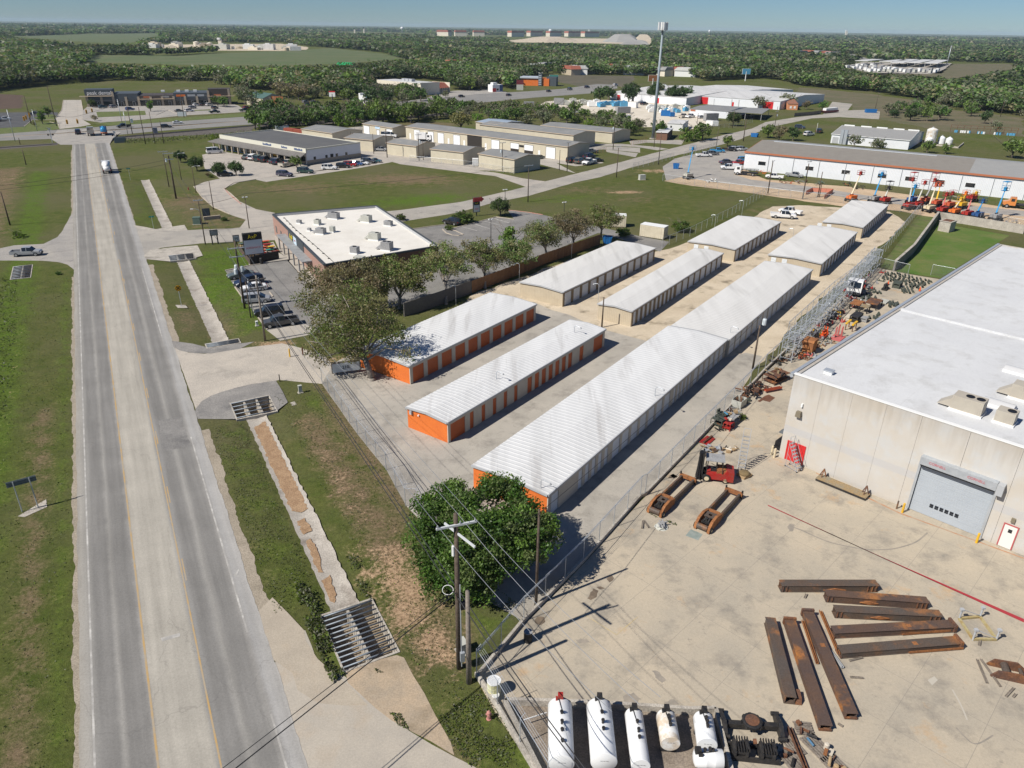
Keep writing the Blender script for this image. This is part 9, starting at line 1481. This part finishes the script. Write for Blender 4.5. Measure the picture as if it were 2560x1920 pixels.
def skip(c,w_,h,label): x,y,a,L=c; t=T('skip',label,'skip',(x,y),a); mb=MB(); mb.prism([(-L/2+.3,.1),(-L/2,h),(-L/2+.1,h),(-L/2+.38,.18),(L/2-.38,.18),(L/2-.1,h),(L/2,h),(L/2-.3,.1)],-w_/2,w_/2,ax='y'); mb.b2(-L/2+.2,L/2-.2,-w_/2-.04,-w_/2-.003,.1,h); mb.b2(-L/2+.2,L/2-.2,w_/2+.003,w_/2+.04,.1,h); mb.build('shell','skip_blue',t); mb=MB(); [mb.b2(s,s+.12,-w_/2-.1,-w_/2-.041,.1,h) for s in (-L/4,0,L/4)]; mb.build('rib','skip_blue',t)
skip((195.6,432.9,-.04,6.04),2.4,1.9,'long blue skip on the caliche lane by the meadow'); skip((51.3,242.3,-.21,2.07),1.6,1.6,'blue dumpster at the hire yard gate'); skip((19.2,150.2,-.07,2.01),1.6,1.5,'blue dumpster at the far end of the wooden fence'); skip((29,293.1,.46,1.94),1.6,1.5,'blue dumpster by the three door workshop'); skip((99.7,322.7,-.62,2.96),1.6,1.5,'blue dumpster half hidden at the lane side')
def silo(v,r,m_,label): x,y,h=v; t=T('storage_tank',label,'tank',(x,y)); mb=MB(); mb.lathe((0,0,0),[(r,0),(r,h),(r*.6,h+.5),(.1,h+.8)],18); mb.build('shell',m_,t,False); mb=MB(); mb.lathe((0,0,h+.75),[(.3,0),(.3,.3)],8); mb.build('cap','trim_grey',t)
silo((166.4,310.1,5.35),2.,'tank_stained','tall cream storage tank behind the long metal building'); silo((*(171.1,310.5),2.2),1.3,'tank_white','short white tank, middle of the small tank row'); silo((*(172.8,307.9),2.1),1.3,'tank_white','short white tank beside the horizontal one'); silo((*(165.3,308.8),2.),1.3,'tank_white','short white tank in front of the tall cream one'); silo((109.3,593.2,2.41),3.2,'tank_white','white round water tank behind the pale sheds')
wall_run('tank_bund',[(164.2,306.4),(171.1,297.6),(180.1,310.3)],.6,.3,'old_concrete','pale concrete bund wall around the small white tanks')
x,y,a,L=(171.1,428.6,-2.49,14.78); t=T('boat','white and maroon boat parked on the grass by the cottage fence','boat',(x,y),a); mb=MB(); mb.prism([(-L/2,.4),(-L/2,1.3),(L/2,1.5),(L/2-1.2,.4)],-1.2,1.2,ax='y'); mb.build('hull',M('maroon',(.16,.03,.035),.4),t); mb=MB(); mb.b2(-L/2+1,L/2-2.5,-1,1,1.3,2.6); mb.build('cabin','trim_white',t)
t=T('pipe_shelter','long dark pipe shelter with blue barrels in the right field','shelter',(196.2,351),0); e=Vector((*(219.9,340.4),0))-Vector((*(196.2,351),0)); mb=MB(); [mb.beam(e*(i/10)+Vector((0,0,0)),e*(i/10)+Vector((0,0,3)),.12,.12) for i in range(11)]; [mb.beam((0,0,z),e+Vector((0,0,z)),.12,.12) for z in (2,3)]; mb.build('frame','rust',t); r=random.Random(3)
for i in range(22): q=e*r.random(); mb=MB(); mb.tube((q.x,q.y-2,0),(q.x,q.y-2,1),.4,None,8); o=tag(mb.build('barrel',r.choice(['panel_blue','panel_blue','trim_white'])),'blue or white barrel standing in the row under the pipe shelter','barrel','barrels under the pipe shelter'); o.location=(*(196.2,351),0)
r=random.Random(4); GY=[([(45.6,440),(48.8,438.4),(54.8,447.8),(62.4,445.4),(65.2,462.5),(52.2,460.6)],16,'panel_blue','bright blue cabin box in the gravel yard cluster',(4.5,2.4,2.3)),([(40.9,442.3),(45.4,442.9),(51.5,463.2),(44.3,469.3)],9,'trim_white','white tank box in the cluster left of the blue cabins',(3.5,2.2,2.4)),([(26.6,447.3),(37.9,453.1),(42.6,461.8),(34.3,474.6),(27,465)],12,'hvac_pale','grey machine box at the far left of the gravel yard',(4,2.2,2.)),([(69.2,416.6),(73,414.9),(85.8,414.4),(94.9,431.5),(93,445.8),(74.4,440.6)],30,'trim_white','white or grey machine in the crowded gravel yard row',(3,1.8,1.9))]
for P_,n,m_,lb,dm in GY:
 for q in scatter(P_,4.2,np.random.default_rng(n))[:n]: mb=MB(); s=r.uniform(.7,1.15); mb.b2(-dm[0]/2*s,dm[0]/2*s,-dm[1]/2,dm[1]/2,.3,dm[2]*s); mb.b2(-dm[0]/2*s,dm[0]/2*s,-.6,.6,0,.299); mb.b2(-.6,.6,-.5,.5,dm[2]*s,dm[2]*s+.4); o=tag(mb.build('machine_box',r.choice([m_,m_,'hvac_pale','panel_blue'] if n==30 else [m_])),lb,'machine box','boxes in the gravel yard'); o.location=(q[0],q[1],0); o.rotation_euler=(0,0,.3+r.uniform(-.3,.3))
for c_,h,m_,lb in (((56.5,409.4,.41,7.95),3.2,'hvac_grey','big grey box trailer alone in the gravel yard'),((65,440.8,-.7,5.24),3,'trim_white','white box trailer right of the blue cabins'),((76.2,399.4,-.34,4.43),2.6,'skip_blue','dark blue generator trailer in front of the white row'),((79.5,396.8,.13,2.37),2,'skip_blue','small blue box beside the generator trailer'),((95.7,380.5,.38,7.17),3.4,'hvac_grey','grey box trailer in front of the office shed'),((89.3,360.4,-.5,2.85),2.2,'trim_white','white trailer left of two at the yard gate'),((91.9,358.2,.12,2.9),2.2,'trim_white','white trailer right of two at the yard gate'),((52.9,371.6,.5,4.83),3,'trim_white','white box trailer behind the thicket'),((31.5,410.1,.14,3.24),2.6,'trim_white','white box trailer at the left of the gravel yard'),((7.1,430.5,-.05,5.52),3.2,'hvac_grey','grey box trailer left of two among the thicket trees'),((24.5,451.9,-.15,5.7),3.6,'hvac_grey','grey box trailer right of two by the thicket trees')): bxo('box_trailer',lb,'trailer',c_,2.4,h,m_)
for p,q,lb in zip([(-14.1,347.2),(-11.5,352.8),(-7.1,345.3),(-3,346.8)],[(-6.2,342),(-4.3,350.1),(1.2,338.1),(3.5,342.4)],('left front','left rear','right front','right rear')):
 x,y=p; dx,dy=q[0]-x,q[1]-y; mb=MB(); L_=math.hypot(dx,dy); [mb.beam((0,j,k),(L_,j,k),.15,.15) for j in (0,1.2) for k in (.2,1.4)]; [mb.beam((i*1.5,j,.2),(i*1.5+.75,j,1.4),.09,.09) for i in range(int(L_/1.5)) for j in (0,1.2)]; o=tag(mb.build('crane_section','safety_yellow'),'yellow lattice crane section lying behind the workshops, %s of four'%lb,'crane section'); o.location=(x,y,0); o.rotation_euler=(0,0,math.atan2(dy,dx))
# ---------------- signs and signals
def board(w_,wd,h,label,name='sign',cat='sign',face='trim_white',frame='plastic_dark',legs=1,az=None,txt=(),band=None,z1=None,post=.12):
 x,y,tx,ty,tz=w_; az=RA if az is None else az; t=T(name,label,cat,(x,y),az); z=z1 or tz; lx=(0,) if legs==1 else (-wd*.35,wd*.35)
 for l in lx: mb=MB(); mb.tube((l,0,-.1),(l,0,z-h*.5 if legs==1 else z),post); mb.build('post',frame,t)
 mb=MB(); mb.b2(-wd/2,wd/2,-.2,.2,z-h,z); mb.build('panel',frame,t); mb=MB(); mb.b2(-wd/2+.1,wd/2-.1,-.22,-.203,z-h+.1,z-.1); mb.build('face',face,t)
 if band: mb=MB(); mb.b2(-wd/2+.1,wd/2-.1,-.235,-.222,z-band[0],z-.1); mb.build('band',band[1],t)
 for s,sz,m_,dz in txt: text(s,sz,m_,t,(0,-.245,z-dz),(PI/2,0,0))
 return t
board((-47.6,132,-48.6,134.8,5.9),3.4,4.0,'tall pylon sign with a black top and a pale lower panel','pylon_sign',face=M('sign_face',(.55,.60,.62),.5,(.62,.65,.66),.4) and 'sign_face',band=(1.3,'black_paint'),txt=(('AxP',.95,'letter_yellow',.72),('AXESHACK',.52,'letter_red',2.75),('• • • •',.3,'letter_red',3.6)))
board((-55.6,145.2,-55.5,146.1,1.9),1.2,1.3,'small square sign showing a dark mark beside the pylon sign',face='sign_face',txt=(('M',.8,'letter_black',.65),)); board((-59.9,145.2,-60.4,146.6,2.9),1.5,1.1,'empty grey sign with two tall legs at the side street corner',face='hvac_grey',legs=2); board((-69.5,166.2,-69.8,167.3,2.4),1.6,3.,'dark standing sign on a stone base at the strip mall entrance',face=M('slate',(.08,.10,.11),.6) and 'slate'); wall_run('stone_base',[(-69.8,165),(-66.7,166.9)],.8,.5,'stone','low stone wall base of the strip mall sign')
t=board((-8.9,173,-9,175.1,4.3),1.7,3.4,'red, black and white pole sign with an arrow top at the lane',face='trim_white',band=(1.7,'black_paint'),txt=(('AxP',.5,'letter_yellow',1.3),('AXE',.5,'letter_red',2.6))); mb=MB(); z=(-8.9,173,-9,175.1,4.3)[4]; mb.prism([(-.9,z-.9),(1.0,z-.9),(1.0,z-1.15),(1.9,z-.45),(1.0,z+.25),(1.0,z),(-.9,z)],-.3,-.24,ax='y'); mb.build('arrow','paint_red',t)
board((-21.1,85.1,-20.6,85.9,1.7),3.6,1.4,'grey white storage sign half hidden by the big brown tree',face='sign_face',legs=2,az=R_(20),txt=(('210.',.6,'letter_black',.7),),frame='wood_grey');
x,y,h=(-51.9,109,3.39); t=T('crossing_sign','round yellow railway crossing sign with a black cross','sign',(x,y),RA); mb=MB(); mb.tube((0,0,0),(0,0,h),.04); mb.build('post','galv',t); mb=MB(); mb.lathe((0,-.06,h-.42),[(.46,-.02),(.46,.02)],22,0,'x',PI/2); mb.build('disc',M('sign_amber',(.72,.36,.01),.5),t); mb=MB(); [mb.beam((-.3*s,-.1,h-.72),(.3*s,-.1,h-.12),.03,.09) for s in (1,-1)]; mb.build('cross','letter_black',t)
def street_sign(v,label): x,y,h=v; t=T('street_sign',label,'sign',(x,y),RA); mb=MB(); mb.tube((0,0,0),(0,0,h),.03); mb.build('post','galv',t); mb=MB(); mb.b2(-.5,.5,-.02,.02,h-.3,h); mb.build('blade',M('sign_green',(.02,.26,.20),.5),t)
street_sign((-76.8,155.5,3.06),'green street name sign at the mouth of the side street'); street_sign((-107.7,210.4,3.31),'green road sign on the verge beside the mixer truck')
x,y,h=(-43.57,55.09,3.2); t=T('road_sign','back of a two legged road sign on the left verge','sign',(x,y),RA+.12);
for l in (-.62,.62): mb=MB(); mb.tube((l,0,-.1),(l,0,h),.05); mb.build('post','galv',t)
mb=MB(); mb.b2(-1.15,1.15,.06,.1,h-.5,h+.05); [mb.b2(-1.15,1.15,.02,.06,h-k,h-k+.06) for k in (.45,.25,.08)]; mb.build('panel',M('sign_back',(.16,.19,.21),.4,metal=.3),t)
for w_,lb,m_ in (((103.8,605.8,103.4,610,8.7),'white framed billboard with an orange brown face beside the phone mast','rust_bright'),((200.8,700.2,201.1,705.1,10),'billboard with a blue and white picture in the wood','panel_blue'),((238.9,903.7,238.8,906.2,5.1),'empty white billboard frame in the wood','trim_white'),((31.1,663.5,31,665.8,4.7),'green billboard above the orange restaurant','sign_green')): board(w_,7.5,4.5,lb,'billboard','billboard',face=m_,frame='trim_white',az=.15,post=.4)
board((2.6,559.3,2.3,562.6,6.7),5,9,'tall black and white pylon sign by the orange restaurant','pylon_sign',face='hvac_pale',frame='plastic_dark',az=0,band=(3,'maroon')); board((-102.6,440.3,-103.5,443.6,6.8),3.6,3.2,'white pole sign with a red word in front of the thicket','pylon_sign',az=0,band=(.8,'paint_red'),post=.3); board((-158,369,-158.2,370,2.1),4,5,'white banner sign at the plaza kerb','sign',face='sign_face',az=.2)
def signal(p,label): t=T('traffic_light',label,'traffic light',(p[0],p[1],p[2]),.3); mb=MB(); mb.b2(-.3,.3,-.2,.2,-1.5,0); mb.tube((0,0,0),(0,0,.5),.05); mb.build('housing','sign_amber',t); mb=MB(); [mb.lathe((0,-.2,-.25-k*.5),[(.17,-.12),(.17,.0)],10,0,'x',PI/2) for k in range(3)]; mb.build('lens','iron_black',t)
for p,lb in zip([(-171.1,295.8,6),(-168.4,298.1,6),(-192.5,304.1,6),(-194.1,308.1,6),(-197,315.3,6),(-182.9,332.3,6),(-183.1,337.3,6)],('left of the pair over the junction','right of the pair over the junction','lowest of three over the dark car park','middle of three over the dark car park','highest of three over the dark car park','left one by the plaza drive shrubs','right one by the plaza drive shrubs')): signal(p,'yellow traffic light on a span wire, '+lb)
sp=[(-194.6,314.4,7),(-173.1,299.8,6.6),(-170.5,302.2,6.6),(-176.3,348.9,7),(-233.7,373.2,7),(-198.5,318,6.6),(-193.6,307.5,6.6),(-192,303.5,6.6)]; wire(sp[:4],.1,'span wire holding the traffic lights over the junction',.04)
for v,lb in zip(((-168.3,278.7,5.1),(-149.2,286.7,3.4)),('railway crossing signal with black lamps left of the road','railway crossing signal with black lamps right of the road')): x,y,h=v; t=T('crossing_signal',lb,'crossing signal',(x,y),RA); mb=MB(); mb.tube((0,0,0),(0,0,h),.1); mb.build('mast','galv',t); mb=MB(); [mb.lathe((s,-.15,h*.55),[(.3,-.05),(.3,.05)],12,0,'x',PI/2) for s in (-.75,.75)]; mb.b2(-.8,.8,-.06,.06,h*.55-.06,h*.55+.06); mb.build('lamps','iron_black',t); mb=MB(); [mb.beam((-.6,-.1,h-.3-.5*s),(.6,-.1,h-.3+.5*s),.03,.2) for s in (1,-1)]; mb.build('crossbuck','trim_white',t)
x,y,h=(-144.6,280.9,1.95); board((x,y,x,y,h),4,2.,'grey back of a double road sign at the railway','road_sign',face='sign_back',frame='sign_back',legs=2)
# ---------------- patio tables
r=random.Random(6)
for i,(p,m_,lb) in enumerate(zip([(-49.5,137.7),(-51,138.7),(-52.5,140.6),(-49.8,141),(-48.9,141.3),(-48.9,143.3),(-47.7,141.6),(-48.6,138.9),(-47.2,139.5),(-53.8,143.6),(-51.3,140.6),(-49.9,145.5),(-50.8,137.1),(-46.5,140.1)],['fork_red','sign_green','fork_red','safety_yellow','orange_red','fork_red','safety_yellow','orange_red','sign_green','utility_green','safety_yellow','orange_red','fork_red','iron_black'],range(14))):
 t=T('patio_table',('red','green','red','yellow','orange','red','yellow','orange','green','dark green','yellow','orange','red','black')[i]+' picnic table on the restaurant patio, '+('by the pylon post','left of the pylon post','nearest the left fence','in the second row','behind the yellow one','in the back row','nearest the building, back','in front of the yellow one','nearest the dark front screen','at the back left corner','in the left row','touching the back rail','at the front left corner','closest to the brick wall')[i],'table',p,RA); mb=MB(); mb.b2(-.75,.75,-.4,.4,.7,.76); mb.build('top',m_,t); mb=MB(); mb.b2(-.75,.75,-.85,-.6,.4,.45); mb.b2(-.75,.75,.6,.85,.4,.45); [mb.b2(s,s+.06,-.7,.7,.0,.39) for s in (-.5,.45)]; mb.b2(-.4,.4,-.1,.1,.391,.69); mb.build('bench',('crate_wood','fork_red','iron_black')[i%3],t)
wall_run('patio_screen',[(-48.3,131.2),(-47.1,133),(-44.4,135.8)],1.5,.12,'iron_black','black screen wall along the front of the restaurant patio'); wall_run('patio_screen',[(-48.3,131.2),(-52.1,138.1),(-53.9,141.3)],1.1,.1,'wood_pole','dark low rail along the grass side of the patio')
t=T('litter_bin','small dark litter bin beside the patio screen','bin',(-46.6,132.2)); mb=MB(); mb.lathe((0,0,0),[(.3,0),(.3,1.0),(.2,1.15)],12); mb.build('bin','iron_black',t)
# ---------------- far things
def far(name,label,cat,c,wd,h,wall,roof,group=None):
 x,y,a,L=c; t=T(name,label,cat,(x,y),a,group); mb=MB(); mb.b2(-L/2,L/2,0,wd,0,h); mb.build('wall',wall,t); mb=MB(); mb.prism([(-L/2-1,h),(L/2+1,h),(L/2-2,h*1.45),(-L/2+2,h*1.45)],-1,wd+1,ax='y'); mb.build('roof',roof,t)
for c_ in [(-331.3,3629.7,-.56,63.29),(-251.2,3655.7,.25,51.85),(-174.3,3753.9,.23,51.49),(4.4,3796.6,.88,92.38),(98,4073.2,.9,101.03),(193.1,4080.8,.89,96.08),(295.3,4206.9,.89,107.75),(386.8,4206.4,.88,131.8)]: far('barracks','long cream building with a red roof near the horizon','building',c_,25,17,'stucco','tile_red','red roofed buildings near the horizon')
for v,r_,lb in zip([(-666.8,4746.7,33.13),(188.8,4638,32.41),(1375.7,5855.7,40.08)],(9,9,7),('mushroom water tower above the left red roofs','white water tower among the red roofs','slim water tower far right of the mast')): x,y,h=v; t=T('water_tower',lb,'water tower',(x,y)); mb=MB(); mb.lathe((0,0,0),[(r_*.4,0),(r_*.35,h*.55),(r_,h*.68),(r_*1.1,h*.85),(r_*.5,h)],14); mb.build('tank','tank_white',t,True)
for v,w_,lb in zip([(403.8,4588.1,32.71),(-828.5,4169.2,25.05),(-793.2,4233.4,28.97),(2838.9,7061.1,53.24),(-550.3,1505.4,15.35)],(9,7,7,16,6),('white tower rising over the red roofs','pale tower left of the dark control tower','dark topped control tower on the horizon','white stepped silo block on the right horizon','leaning pale tower in the far works')): x,y,h=v; t=T('tower',lb,'tower',(x,y)); mb=MB(); mb.b2(-w_/2,w_/2,-w_/2,w_/2,0,h*.8); mb.build('shaft','stucco',t); mb=MB(); mb.b2(-w_/2-1,w_/2*.4,-w_/2-1,w_/2+1,h*.8,h); mb.build('top','trim_white' if 'dark' not in lb else 'dark',t)
r=random.Random(9)
for i in range(34):
 s=i/34; p=(-645.3,1430.6); q=(-362.6,1389.9); x,y=p[0]+(q[0]-p[0])*s+r.uniform(-9,9),p[1]+(q[1]-p[1])*s+r.uniform(-45,45); mb=MB(); h=r.uniform(3,9)
 if i%4==0: mb.lathe((0,0,0),[(5,0),(5,h),(.5,h+1.2)],14)
 else: mb.b2(-9,9,-5,5,0,h); mb.b2(-6,2,-3,3,h,h+1.5)
 o=tag(mb.build('works_building',r.choice(['stucco','trim_white','hvac_pale','wall_tan','roof_aged'])),'pale low building or round tank of the far works in the green field','building','buildings and tanks of the far works'); o.location=(x,y,0); o.rotation_euler=(0,0,r.uniform(-.3,.3))
for q in scatter([(398,977),(454.1,1059.1),(467.5,1063.1),(447.9,932.6),(500.8,946.7),(453.7,877.1),(391.1,886)],9,np.random.default_rng(3))[:110]: mb=MB(); mb.b2(-4.5,4.5,-1.3,1.3,.5,3.3); mb.b2(-4,4,-1,1,0,.499); o=tag(mb.build('caravan',r.choice(['trim_white','trim_white','hvac_pale','hvac_grey'])),'white caravan parked in the far caravan park','caravan','caravans in the far caravan park'); o.location=(q[0],q[1],0); o.rotation_euler=(0,0,.9+r.uniform(-.1,.1))
for c_,lb in zip([(488.4,1116.8,.94,93.51),(518.6,1107.1,.9,95.99),(531.9,1104.3,1.01,164.83),(553.7,1104.7,.99,150.35),(571.8,1097.8,1.01,159.44)],('leftmost','widest','third','fourth','rightmost')): x,y,a,L=c_; t=T('canopy','%s pale canopy roof over the far caravan park'%lb,'canopy',(x,y),a); mb=MB(); mb.b2(-L/2,L/2,-8,8,5,5.6); mb.build('roof','roof_aged',t); mb=MB(); [mb.b2(s*L,s*L+.5,j,j+.5,0,5) for s in (-.45,0,.45) for j in (-7,7)]; mb.build('post','trim_grey',t)
for i,q in enumerate([(15.9,782.8),(28.3,820.9),(51.6,759.5),(58,765.2),(66,773.6),(97.8,815.3),(113.9,774.7),(143.3,761.2),(153,767.6),(160.1,755.1),(512.6,1465.6),(542.8,1511.8),(608.2,1652.8),(555.8,1483.2),(555,1450.3),(823.3,2244.9),(554.2,1418.7),(637.6,1336.2),(651.7,1330.7),(692.2,1383.3),(1293.6,2562.6),(1373.9,2609.5),(1090.4,3072),(842.8,2490.6),(1190.6,4139.6),(-1960.4,3503.3),(-2195.1,4168.9),(-1548.2,3569.3),(-3100.7,5150.2),(-66,845.9)]):
 mb=MB(); s=7+q[1]/260; mb.b2(-s,s,-s*.5,s*.5,0,4+s*.12); mb.prism([(-s-1,4+s*.12),(s+1,4+s*.12),(s*.8,6+s*.2),(-s*.8,6+s*.2)],-s*.55,s*.55,1,ax='y'); o=tag(mb.build('house',[['trim_white','stucco','wall_tan'][i%3],['roof_aged','roof_grey','tile_red'][i*7%3]]),'small pale house or shop among the far trees','house','small buildings in the far woods'); o.location=(q[0],q[1],0); o.rotation_euler=(0,0,i)
def mound(P_,h,m_,label):
 n=len(P_); cx2=sum(p[0] for p in P_)/n; cy2=sum(p[1] for p in P_)/n; mb=MB(); r=random.Random(n); R2=[[(cx2+(p[0]-cx2)*s*r.uniform(.9,1.1),cy2+(p[1]-cy2)*s,z*h) for p in P_] for s,z in ((1,0),(.7,.55),(.45,.95),(.15,1))]
 for a_,b_ in zip(R2[:-1],R2[1:]):
  for i in range(n): mb.add([a_[i],a_[(i+1)%n],b_[(i+1)%n],b_[i]],[(0,1,2,3)])
 mb.add(R2[-1],[tuple(range(n))]); tag(mb.build('spoil_heap',m_),label,'spoil heap')
M('grit',(.36,.35,.32),.95,(.30,.29,.27),.02); mound([(287.8,2700.7),(320.6,2591.2),(397.8,2649.6),(477.4,3184.5),(465.6,3592.9),(372.1,3351.5)],22,'grit','large grey gravel heap in the far quarry'); mound([(280,2260.3),(382.7,2329),(422.7,2625),(332.4,2557.7)],10,'grit','lower grey gravel heap in front of the large one'); mound([(435.5,3029.5),(501.5,3001.6),(596.8,3644.6),(530.9,3658.4)],20,'caliche','tan gravel heap right of the grey one'); mound([(-9.5,2464),(88.5,2415.5),(194.1,2626.1),(211.6,3131),(64,3054.9)],12,'caliche','long tan spoil bank below the red roofs')
# ---------------- air
hz=bpy.data.materials.new('haze'); hz.use_nodes=True; t=hz.node_tree; t.nodes.remove(t.nodes['Principled BSDF']); v=t.nodes.new('ShaderNodeVolumePrincipled'); v.inputs['Color'].default_value=(.66,.84,1,1); v.inputs['Density'].default_value=.000055; v.inputs['Anisotropy'].default_value=0; t.links.new(v.outputs[0],t.nodes['Material Output'].inputs['Volume']); MT['haze']=hz
mb=MB(); mb.b2(-14000,14000,-200,13000,-2.5,62); o=mb.build('haze','haze'); stuff(o)
